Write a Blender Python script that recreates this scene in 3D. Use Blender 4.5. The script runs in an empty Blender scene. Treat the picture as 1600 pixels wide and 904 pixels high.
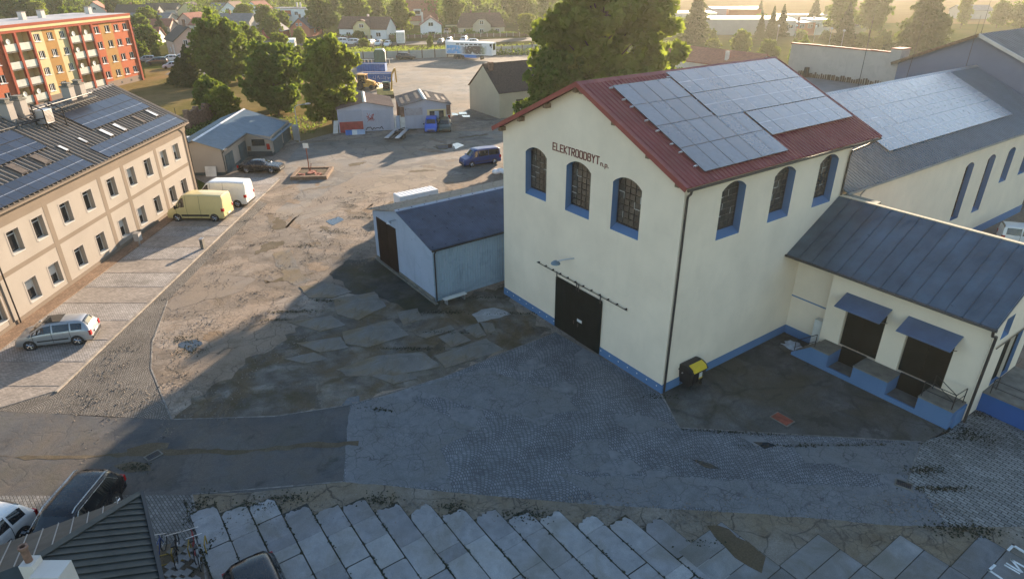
import bpy, math, random
import numpy as np
from mathutils import Matrix, Vector

SC = bpy.context.scene
COL = SC.collection
rnd = random.Random(7)
rad = math.radians

# ------------------------------------------------------------------ camera
CAM_H = 21.0
FPX, PITCH, ROLL = 1009.56, rad(26.4727), rad(-0.2692)
cp, sp = math.cos(PITCH), math.sin(PITCH)
cr, sr = math.cos(ROLL), math.sin(ROLL)
R0 = np.array([[1, 0, 0], [0, -sp, -cp], [0, cp, -sp]])
RC = np.array([[cr, -sr, 0], [sr, cr, 0], [0, 0, 1]]) @ R0      # rows: image right, image down, forward
cam = bpy.data.cameras.new('camera')
cam.sensor_width = 36.0
cam.lens = FPX / 1600 * 36
cam.clip_start, cam.clip_end = 0.5, 6000
cam_o = bpy.data.objects.new('camera', cam)
COL.objects.link(cam_o)
cam_o.matrix_world = Matrix(((RC[0][0], -RC[1][0], -RC[2][0], 0), (RC[0][1], -RC[1][1], -RC[2][1], 0),
                             (RC[0][2], -RC[1][2], -RC[2][2], CAM_H), (0, 0, 0, 1)))
SC.camera = cam_o

# ------------------------------------------------------------------ sky, sun, exposure
SUN_AZ, SUN_EL = rad(21.5), rad(13.5)
world = bpy.data.worlds.new('World')
SC.world = world
world.use_nodes = True
wn = world.node_tree.nodes
sky = wn.new('ShaderNodeTexSky')
sky.sky_type = 'NISHITA'
sky.sun_disc = False
sky.sun_elevation = SUN_EL
sky.sun_rotation = SUN_AZ
sky.air_density, sky.dust_density, sky.ozone_density = 1.1, 0.5, 1.6
world.node_tree.links.new(sky.outputs[0], wn['Background'].inputs[0])
wn['Background'].inputs[1].default_value = 0.088
sun = bpy.data.lights.new('sun', 'SUN')
sun.energy = 4.7
sun.angle = rad(0.5)
sun.color = (1.0, 0.78, 0.56)
sun_o = bpy.data.objects.new('sun', sun)
COL.objects.link(sun_o)
sv = Vector((math.sin(SUN_AZ) * math.cos(SUN_EL), math.cos(SUN_AZ) * math.cos(SUN_EL), math.sin(SUN_EL)))
sun_o.rotation_euler = sv.to_track_quat('Z', 'Y').to_euler()
SC.view_settings.view_transform = 'Standard'
SC.view_settings.look = 'None'
SC.view_settings.exposure = 1.87
SC.view_settings.gamma = 1.0
SC.render.engine = 'CYCLES'
SC.cycles.use_denoising = True
SC.cycles.max_bounces = 6
SC.cycles.volume_bounces = 0
SC.cycles.transparent_max_bounces = 6
SC.cycles.caustics_reflective = False
SC.cycles.caustics_refractive = False


# ------------------------------------------------------------------ helpers
def gp(px, py, z=0.0):
    """where the sight line through a point of the survey photo meets height z"""
    d = RC.T @ np.array([(px - 800) / FPX, (py - 452) / FPX, 1.0])
    t = (z - CAM_H) / d[2]
    return (d[0] * t, d[1] * t)


class MB:
    def __init__(s):
        s.v, s.f, s.m = [], [], []

    def add(s, vs, fs, m=0):
        b = len(s.v)
        s.v += [tuple(v) for v in vs]
        for f in fs:
            s.f.append([b + i for i in f])
            s.m.append(m)

    def quad(s, a, b, c, d, m=0):
        s.add([a, b, c, d], [(0, 1, 2, 3)], m)

    def poly(s, pts, m=0):
        s.add(pts, [tuple(range(len(pts)))], m)

    def box(s, x0, x1, y0, y1, z0, z1, m=0):
        if x0 > x1: x0, x1 = x1, x0
        if y0 > y1: y0, y1 = y1, y0
        if z0 > z1: z0, z1 = z1, z0
        s.add([(x0, y0, z0), (x1, y0, z0), (x1, y1, z0), (x0, y1, z0), (x0, y0, z1), (x1, y0, z1), (x1, y1, z1), (x0, y1, z1)],
              [(0, 3, 2, 1), (4, 5, 6, 7), (0, 1, 5, 4), (1, 2, 6, 5), (2, 3, 7, 6), (3, 0, 4, 7)], m)

    def hexa(s, b4, t4, m=0):
        """bottom four and top four corners"""
        s.add(list(b4) + list(t4), [(0, 3, 2, 1), (4, 5, 6, 7), (0, 1, 5, 4), (1, 2, 6, 5), (2, 3, 7, 6), (3, 0, 4, 7)], m)

    def prism(s, pts, z0, z1, m=0):
        n = len(pts)
        area = sum(pts[i][0] * pts[(i + 1) % n][1] - pts[(i + 1) % n][0] * pts[i][1] for i in range(n))
        if area < 0: pts = pts[::-1]
        s.add([(p[0], p[1], z0) for p in pts] + [(p[0], p[1], z1) for p in pts],
              [tuple(range(n))[::-1], tuple(range(n, 2 * n))] + [(i, (i + 1) % n, n + (i + 1) % n, n + i) for i in range(n)], m)

    def extr(s, prof, axis, a0, a1, m=0):
        """closed profile (p, z) extruded along y (axis 'y': p is x) or x (axis 'x': p is y)"""
        n = len(prof)
        f = (lambda p, a: (p[0], a, p[1])) if axis == 'y' else (lambda p, a: (a, p[0], p[1]))
        s.add([f(p, a0) for p in prof] + [f(p, a1) for p in prof],
              [tuple(range(n)), tuple(range(n, 2 * n))[::-1]] + [(i, n + i, n + (i + 1) % n, (i + 1) % n) for i in range(n)], m)

    def tube(s, a, b, r, n=8, r2=None, m=0, caps=True):
        a, b = Vector(a), Vector(b)
        r2 = r if r2 is None else r2
        q = (b - a).to_track_quat('Z', 'Y')
        vs = []
        for c, rr in ((a, r), (b, r2)):
            for i in range(n):
                t = 2 * math.pi * i / n
                vs.append(c + q @ Vector((rr * math.cos(t), rr * math.sin(t), 0)))
        fs = [(i, (i + 1) % n, n + (i + 1) % n, n + i) for i in range(n)]
        if caps: fs += [tuple(range(n))[::-1], tuple(range(n, 2 * n))]
        s.add(vs, fs, m)

    def path(s, pts, r, n=6, m=0):
        for a, b in zip(pts, pts[1:]):
            s.tube(a, b, r, n, m=m)

    def lathe(s, prof, c, axis, n=18, m=0):
        """profile (radius, offset) turned about the axis through c"""
        ax = {'x': (Vector((0, 1, 0)), Vector((0, 0, 1)), Vector((1, 0, 0))), 'y': (Vector((1, 0, 0)), Vector((0, 0, 1)), Vector((0, 1, 0))),
              'z': (Vector((1, 0, 0)), Vector((0, 1, 0)), Vector((0, 0, 1)))}[axis]
        vs, fs = [], []
        c = Vector(c)
        for r, o in prof:
            for i in range(n):
                t = 2 * math.pi * i / n
                vs.append(c + ax[0] * r * math.cos(t) + ax[1] * r * math.sin(t) + ax[2] * o)
        for k in range(len(prof) - 1):
            for i in range(n):
                fs.append((k * n + i, k * n + (i + 1) % n, (k + 1) * n + (i + 1) % n, (k + 1) * n + i))
        fs += [tuple(range(n))[::-1], tuple(range((len(prof) - 1) * n, len(prof) * n))]
        s.add(vs, fs, m)

    def mesh(s, name, mats, smooth=False):
        me = bpy.data.meshes.new(name)
        me.from_pydata(s.v, [], s.f)
        if not isinstance(mats, (list, tuple)): mats = [mats]
        for k in mats: me.materials.append(k)
        if len(mats) > 1: me.polygons.foreach_set('material_index', s.m)
        if smooth: me.polygons.foreach_set('use_smooth', [True] * len(s.f))
        me.update()
        return me

    def build(s, name, mats, parent=None, smooth=False, loc=None, rz=0.0, kind=None, label=None, cat=None, group=None):
        o = bpy.data.objects.new(name, s.mesh(name, mats, smooth))
        return put(o, parent, loc, rz, kind, label, cat, group)


def put(o, parent=None, loc=None, rz=0.0, kind=None, label=None, cat=None, group=None):
    COL.objects.link(o)
    if parent is not None: o.parent = parent
    if loc is not None: o.location = loc if len(loc) == 3 else (loc[0], loc[1], 0)
    if rz: o.rotation_euler = (0, 0, rz)
    tag(o, kind, label, cat, group)
    return o


def tag(o, kind=None, label=None, cat=None, group=None):
    for k, v in (('kind', kind), ('label', label), ('category', cat), ('group', group)):
        if v: o[k] = v
    return o


def thing(name, label, cat, loc=(0, 0, 0), rz=0.0, group=None):
    o = bpy.data.objects.new(name, None)
    o.empty_display_size = 0.3
    return put(o, None, loc, rz, None, label, cat, group)


def inst(name, mesh, parent=None, loc=None, rz=0.0, **k):
    return put(bpy.data.objects.new(name, mesh), parent, loc, rz, **k)


def copy_tree(o, parent=None):
    c = o.copy()
    COL.objects.link(c)
    if parent is not None:
        c.parent = parent
        c.matrix_parent_inverse = o.matrix_parent_inverse
    for ch in list(o.children):
        copy_tree(ch, c)
    return c


# ------------------------------------------------------------------ materials
def newmat(name):
    m = bpy.data.materials.new(name)
    m.use_nodes = True
    nt = m.node_tree
    return m, nt, nt.nodes['Principled BSDF'], nt.nodes['Material Output']


def nd(nt, kind, ins=None, **props):
    n = nt.nodes.new('ShaderNode' + kind)
    for k, v in props.items(): setattr(n, k, v)
    for k, v in (ins or {}).items():
        if hasattr(v, 'is_linked') or isinstance(v, bpy.types.NodeSocket): nt.links.new(v, n.inputs[k])
        else: n.inputs[k].default_value = v
    return n


def rgba(c): return (c[0], c[1], c[2], 1.0)


def mixc(nt, fac, a, b, blend='MIX'):
    n = nt.nodes.new('ShaderNodeMix')
    n.data_type, n.blend_type = 'RGBA', blend
    for i, v in ((0, fac), (6, a), (7, b)):
        if isinstance(v, bpy.types.NodeSocket): nt.links.new(v, n.inputs[i])
        else: n.inputs[i].default_value = v if i == 0 else (rgba(v) if len(v) == 3 else v)
    return n.outputs[2]


def ramp(nt, src, stops):
    n = nt.nodes.new('ShaderNodeValToRGB')
    nt.links.new(src, n.inputs[0])
    e = n.color_ramp.elements
    while len(e) < len(stops): e.new(0.5)
    for k, (p, c) in zip(e, stops):
        k.position = p
        k.color = rgba(c) if not isinstance(c, (int, float)) else (c, c, c, 1)
    return n.outputs[0]


def noise(nt, vec, scale, detail=4, rough=0.55, dist=0.0):
    return nd(nt, 'TexNoise', {'Vector': vec, 'Scale': scale, 'Detail': detail, 'Roughness': rough, 'Distortion': dist}).outputs[0]


def ocoord(nt): return nd(nt, 'TexCoord').outputs['Object']


def scaled(nt, vec, s, rot=(0, 0, 0), loc=(0, 0, 0)):
    return nd(nt, 'Mapping', {'Vector': vec, 'Scale': s, 'Rotation': rot, 'Location': loc}).outputs[0]


def bump(nt, bs, h, strength=0.3, dist=0.02):
    n = nd(nt, 'Bump', {'Height': h, 'Strength': strength, 'Distance': dist})
    nt.links.new(n.outputs[0], bs.inputs['Normal'])
    return n


def mul(nt, a, b): return nd(nt, 'Math', {0: a, 1: b}, operation='MULTIPLY').outputs[0]
def addm(nt, a, b): return nd(nt, 'Math', {0: a, 1: b}, operation='ADD').outputs[0]


def M_plain(name, col, rough=0.8, metal=0.0, var=0.12, scale=1.5, bs=0.15, bscale=30, spec=0.5, rand=0.0):
    m, nt, b, o = newmat(name)
    v = ocoord(nt)
    n1 = noise(nt, v, scale)
    lo = tuple(c * (1 - var) for c in col)
    hi = tuple(min(1, c * (1 + var)) for c in col)
    c = ramp(nt, n1, [(0.3, lo), (0.7, hi)])
    if rand:
        r = nd(nt, 'ObjectInfo').outputs['Random']
        c = mixc(nt, 1.0, c, ramp(nt, r, [(0, 1 - rand), (1, 1.0)]), 'MULTIPLY')
    nt.links.new(c, b.inputs['Base Color'])
    b.inputs['Roughness'].default_value = rough
    b.inputs['Metallic'].default_value = metal
    b.inputs['Specular IOR Level'].default_value = spec
    if bs: bump(nt, b, noise(nt, v, bscale, 5), bs, 0.01)
    return m


def M_plaster(name, col, stain=(0.25, 0.2, 0.14), amt=0.35, bs=0.12):
    """painted render with broad washed-out patches, fine grain and faint runs of dirt"""
    m, nt, b, o = newmat(name)
    v = ocoord(nt)
    c = ramp(nt, noise(nt, v, 0.45, 5), [(0.3, tuple(x * 0.92 for x in col)), (0.7, tuple(min(1, x * 1.05) for x in col))])
    runs = noise(nt, scaled(nt, v, (1.6, 1.6, 0.2)), 1.1, 7, 0.7, 0.5)
    c = mixc(nt, mul(nt, ramp(nt, runs, [(0.56, 0.0), (0.85, 1.0)]), amt), c, tuple(0.5 * (a + s) for a, s in zip(col, stain)))
    pat = ramp(nt, noise(nt, v, 0.8, 7, 0.68, 0.8), [(0.52, 0.0), (0.6, 1.0)])
    c = mixc(nt, mul(nt, pat, amt * 0.35), c, tuple(x * 0.78 for x in col))
    spots = noise(nt, v, 2.6, 6, 0.7)
    c = mixc(nt, mul(nt, ramp(nt, spots, [(0.62, 0.0), (0.75, 1.0)]), amt * 0.5), c, stain)
    nt.links.new(c, b.inputs['Base Color'])
    b.inputs['Roughness'].default_value = 0.9
    b.inputs['Specular IOR Level'].default_value = 0.2
    bump(nt, b, addm(nt, noise(nt, v, 60, 4), mul(nt, noise(nt, v, 1.2, 3), 3.0)), bs, 0.01)
    return m


def M_metal(name, col, rough=0.45, metal=0.55, var=0.15, rust=0.0, dent=0.05):
    m, nt, b, o = newmat(name)
    v = ocoord(nt)
    n1 = noise(nt, v, 0.7, 5, 0.6)
    c = ramp(nt, n1, [(0.3, tuple(x * (1 - var) for x in col)), (0.7, tuple(x * (1 + var) for x in col))])
    st = noise(nt, v, 2.2, 6, 0.7)
    if rust: c = mixc(nt, mul(nt, ramp(nt, st, [(0.55, 0.0), (0.7, 1.0)]), rust), c, (0.16, 0.09, 0.05))
    nt.links.new(c, b.inputs['Base Color'])
    nt.links.new(ramp(nt, st, [(0.3, max(0, rough - 0.1)), (0.7, min(1, rough + 0.15))]), b.inputs['Roughness'])
    b.inputs['Metallic'].default_value = metal
    bump(nt, b, noise(nt, v, 1.8, 3), dent, 0.05)
    return m


def M_ground(name, dark, light, brown, crack=0.6, big=0.12, mid=0.9, grain=26, moss=0.0, cscale=0.45, rough=0.92, bs=0.5, mossc=(0.035, 0.04, 0.015), wet=0.0, patchy=0.0, spec=0.25, rand=0.0):
    m, nt, b, o = newmat(name)
    v = ocoord(nt)
    c = ramp(nt, noise(nt, v, mid, 8, 0.62, 0.4), [(0.32, dark), (0.68, light)])
    c = mixc(nt, ramp(nt, noise(nt, v, big, 6, 0.6, 0.6), [(0.42, 0.0), (0.62, 1.0)]), c, brown)
    fine = noise(nt, v, grain, 3, 0.7)
    if patchy:
        wv = nd(nt, 'VectorMath', {0: v, 1: nd(nt, 'VectorMath', {0: nd(nt, 'TexNoise', {'Vector': v, 'Scale': 0.5, 'Detail': 7, 'Roughness': 0.65}).outputs[1], 'Scale': 3.2}, operation='SCALE').outputs[0]}, operation='ADD').outputs[0]
        pv_ = nd(nt, 'SeparateColor', {0: nd(nt, 'TexVoronoi', {'Vector': scaled(nt, wv, (0.55, 0.9, 1)), 'Scale': 0.3}).outputs[1]})
        c = mixc(nt, 1.0, c, ramp(nt, pv_.outputs[0], [(0.0, 1 - patchy), (1.0, 1 + patchy * 0.6)]), 'MULTIPLY')
        sand = ramp(nt, noise(nt, v, 0.35, 9, 0.7, 0.6), [(0.5, 0.0), (0.62, 1.0)])
        c = mixc(nt, mul(nt, sand, 0.75), c, brown)
        stain = ramp(nt, noise(nt, v, 0.28, 8, 0.72, 1.2), [(0.58, 0.0), (0.66, 1.0)])
        c = mixc(nt, mul(nt, stain, 0.6), c, tuple(x * 0.5 for x in dark))
    c = mixc(nt, 1.0, c, ramp(nt, fine, [(0.3, 0.72), (0.7, 1.25)]), 'MULTIPLY')
    h = mul(nt, fine, 0.25)
    warp = nd(nt, 'VectorMath', {0: v, 1: nd(nt, 'VectorMath', {0: nd(nt, 'TexNoise', {'Vector': v, 'Scale': 0.9, 'Detail': 5}).outputs[1], 'Scale': 0.9}, operation='SCALE').outputs[0]}, operation='ADD').outputs[0]
    if crack:
        vo = nd(nt, 'TexVoronoi', {'Vector': warp, 'Scale': cscale}, feature='DISTANCE_TO_EDGE').outputs[0]
        vo2 = nd(nt, 'TexVoronoi', {'Vector': warp, 'Scale': cscale * 3.3}, feature='DISTANCE_TO_EDGE').outputs[0]
        where = ramp(nt, noise(nt, v, 0.22, 4), [(0.45, 0.0), (0.6, 1.0)])
        k1 = ramp(nt, vo, [(0.0, 1.0), (0.03, 0.0)])
        k2 = mul(nt, ramp(nt, vo2, [(0.0, 1.0), (0.06, 0.0)]), where)
        k = nd(nt, 'Math', {0: k1, 1: k2}, operation='MAXIMUM').outputs[0]
        k = mul(nt, k, ramp(nt, noise(nt, v, 0.8, 4), [(0.35, 0.15), (0.6, 1.0)]))
        c = mixc(nt, mul(nt, k, crack), c, tuple(x * 0.35 for x in dark))
        h = nd(nt, 'Math', {0: h, 1: mul(nt, k, 0.35)}, operation='SUBTRACT').outputs[0]
    if moss:
        mo = ramp(nt, noise(nt, v, 0.5, 8, 0.68, 0.5), [(0.5, 0.0), (0.66, 1.0)])
        c = mixc(nt, mul(nt, mo, moss), c, mossc)
    if rand:
        c = mixc(nt, 1.0, c, ramp(nt, nd(nt, 'ObjectInfo').outputs['Random'], [(0.0, (1 - rand, 1 - rand, 1 - rand * 0.9)), (1.0, 1.08)]), 'MULTIPLY')
    nt.links.new(c, b.inputs['Base Color'])
    if wet:
        w = ramp(nt, noise(nt, v, 0.4, 6, 0.6), [(0.55, rough), (0.68, max(0.1, rough - wet))])
        nt.links.new(w, b.inputs['Roughness'])
    else:
        b.inputs['Roughness'].default_value = rough
    b.inputs['Specular IOR Level'].default_value = spec
    h = addm(nt, h, mul(nt, noise(nt, v, 5.0, 9, 0.72), 0.55))
    bump(nt, b, h, bs, 0.045)
    return m


def M_setts(name, stone, joint, bw=0.22, bh=0.11, rot=0.0, fan=0.0, fanw=1.5, moss=0.3, patch=0.0, patchc=(0.16, 0.16, 0.16), mortar=0.012, bs=0.6):
    """small stone setts in courses; fan > 0 bends the courses into arcs; patch covers parts with smooth filling"""
    m, nt, b, o = newmat(name)
    v0 = ocoord(nt)
    v = scaled(nt, v0, (1, 1, 1), (0, 0, rot))
    sep = nd(nt, 'SeparateXYZ', {0: v})
    x, y = sep.outputs[0], sep.outputs[1]
    if fan:
        xc = nd(nt, 'Math', {0: nd(nt, 'Math', {0: x, 1: fanw}, operation='FLOORED_MODULO').outputs[0], 1: fanw / 2}, operation='SUBTRACT').outputs[0]
        y = addm(nt, y, mul(nt, mul(nt, xc, xc), fan))
    jit = nd(nt, 'TexNoise', {'Vector': v0, 'Scale': 3.0, 'Detail': 2})
    js = nd(nt, 'SeparateXYZ', {0: jit.outputs[1]})
    x2 = addm(nt, x, mul(nt, js.outputs[0], 0.04))
    y2 = addm(nt, y, mul(nt, js.outputs[1], 0.04))
    vec = nd(nt, 'CombineXYZ', {0: x2, 1: y2}).outputs[0]
    br = nd(nt, 'TexBrick', {'Vector': vec, 'Color1': rgba(tuple(c * 0.75 for c in stone)), 'Color2': rgba(tuple(c * 1.2 for c in stone)), 'Mortar': rgba(joint),
                            'Scale': 1.0, 'Mortar Size': mortar, 'Mortar Smooth': 0.3, 'Bias': 0.0, 'Brick Width': bw, 'Row Height': bh})
    c = br.outputs[0]
    c = mixc(nt, 1.0, c, ramp(nt, noise(nt, v0, 0.5, 6), [(0.3, 0.75), (0.7, 1.2)]), 'MULTIPLY')
    h = nd(nt, 'Math', {0: 1.0, 1: br.outputs[1]}, operation='SUBTRACT').outputs[0]
    if moss:
        mo = ramp(nt, noise(nt, v0, 0.45, 8, 0.7, 0.4), [(0.55, 0.0), (0.7, 1.0)])
        c = mixc(nt, mul(nt, mo, moss), c, (0.04, 0.038, 0.02))
    if patch:
        p = nd(nt, 'TexVoronoi', {'Vector': nd(nt, 'VectorMath', {0: v0, 1: nd(nt, 'VectorMath', {0: nd(nt, 'TexNoise', {'Vector': v0, 'Scale': 1.2, 'Detail': 4}).outputs[1], 'Scale': 1.0}, operation='SCALE').outputs[0]}, operation='ADD').outputs[0], 'Scale': 0.55})
        pm = ramp(nt, nd(nt, 'SeparateColor', {0: p.outputs[1]}).outputs[0], [(1 - patch, 0.0), (1.01 - patch, 1.0)])
        pe = nd(nt, 'TexVoronoi', {'Vector': p.inputs['Vector'].links[0].from_socket, 'Scale': 0.55}, feature='DISTANCE_TO_EDGE').outputs[0]
        pm2 = mul(nt, pm, ramp(nt, noise(nt, v0, 1.1, 5), [(0.38, 0.25), (0.5, 1.0)]))
        pc = mixc(nt, ramp(nt, pe, [(0.0, 1.0), (0.03, 0.0)]), ramp(nt, noise(nt, v0, 2.2, 6), [(0.3, tuple(k * 0.8 for k in patchc)), (0.7, tuple(k * 1.2 for k in patchc))]), tuple(k * 0.4 for k in patchc))
        c = mixc(nt, pm2, c, pc)
        h = mul(nt, h, nd(nt, 'Math', {0: 1.0, 1: pm2}, operation='SUBTRACT').outputs[0])
    nt.links.new(c, b.inputs['Base Color'])
    b.inputs['Roughness'].default_value = 0.8
    b.inputs['Specular IOR Level'].default_value = 0.35
    bump(nt, b, addm(nt, h, mul(nt, noise(nt, v0, 14, 4), 0.5)), bs, 0.03)
    return m


def M_paint(name, col, rough=0.25, metal=0.0, coat=0.6):
    m, nt, b, o = newmat(name)
    v = ocoord(nt)
    dirt = ramp(nt, noise(nt, v, 3.0, 6, 0.7), [(0.45, 0.0), (0.8, 0.3 if max(col) > 0.3 else 0.08)])
    c = mixc(nt, dirt, col, tuple(0.6 * k + 0.4 * d for k, d in zip(col, (0.16, 0.13, 0.1))))
    nt.links.new(c, b.inputs['Base Color'])
    b.inputs['Metallic'].default_value = metal
    nt.links.new(ramp(nt, noise(nt, v, 5.0, 4), [(0.3, rough), (0.8, rough + 0.2)]), b.inputs['Roughness'])
    b.inputs['Coat Weight'].default_value = coat
    b.inputs['Coat Roughness'].default_value = 0.12
    return m


def M_glass(name, col=(0.012, 0.016, 0.02), rough=0.06):
    m, nt, b, o = newmat(name)
    v = ocoord(nt)
    nt.links.new(ramp(nt, noise(nt, v, 1.3, 3), [(0.35, col), (0.7, tuple(c * 2.2 for c in col))]), b.inputs['Base Color'])
    b.inputs['Roughness'].default_value = rough
    b.inputs['Specular IOR Level'].default_value = 0.7
    bump(nt, b, noise(nt, v, 1.1, 2), 0.04, 0.05)
    return m


def M_panel(name, col=(0.012, 0.02, 0.045), rough=0.2, line=(0.16, 0.19, 0.24), cell=0.18, coat=0.3):
    """solar glass over dark cells; the cell grid is printed flat under the glass"""
    m, nt, b, o = newmat(name)
    v = ocoord(nt)
    br = nd(nt, 'TexBrick', {'Vector': v, 'Color1': rgba(col), 'Color2': rgba(tuple(c * 1.25 for c in col)), 'Mortar': rgba(line), 'Scale': 1.0, 'Mortar Size': 0.006,
                            'Mortar Smooth': 0.1, 'Brick Width': cell, 'Row Height': cell}, offset=0.0)
    r = nd(nt, 'ObjectInfo').outputs['Random']
    c = mixc(nt, 1.0, br.outputs[0], ramp(nt, r, [(0, 0.75), (1, 1.25)]), 'MULTIPLY')
    nt.links.new(c, b.inputs['Base Color'])
    nt.links.new(addm(nt, rough - 0.05, mul(nt, noise(nt, v, 2.0, 4), 0.1)), b.inputs['Roughness'])
    b.inputs['Specular IOR Level'].default_value = 0.6
    b.inputs['Coat Weight'].default_value = coat
    b.inputs['Coat Roughness'].default_value = 0.25
    return m


def M_leaf(name, lo, hi, trans=0.45, yellow=0.0):
    m, nt, b, o = newmat(name)
    v = ocoord(nt)
    n1 = noise(nt, v, 0.55, 4, 0.6)
    c = ramp(nt, n1, [(0.3, lo), (0.7, hi)])
    at = nd(nt, 'Attribute', attribute_name='tint').outputs['Fac']
    c = mixc(nt, 1.0, c, ramp(nt, at, [(0.0, 0.6), (1.0, 1.35)]), 'MULTIPLY')
    r = nd(nt, 'ObjectInfo').outputs['Random']
    c = mixc(nt, 1.0, c, ramp(nt, r, [(0.0, (0.8, 0.86, 0.9)), (1.0, (1.2, 1.1, 0.85))]), 'MULTIPLY')
    nt.links.new(c, b.inputs['Base Color'])
    b.inputs['Roughness'].default_value = 0.7
    b.inputs['Specular IOR Level'].default_value = 0.25
    t = nd(nt, 'BsdfTranslucent', {'Color': mixc(nt, 0.5, c, (0.28, 0.36, 0.03))})
    mx = nd(nt, 'MixShader', {0: trans})
    nt.links.new(b.outputs[0], mx.inputs[1])
    nt.links.new(t.outputs[0], mx.inputs[2])
    nt.links.new(mx.outputs[0], o.inputs[0])
    return m


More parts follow.
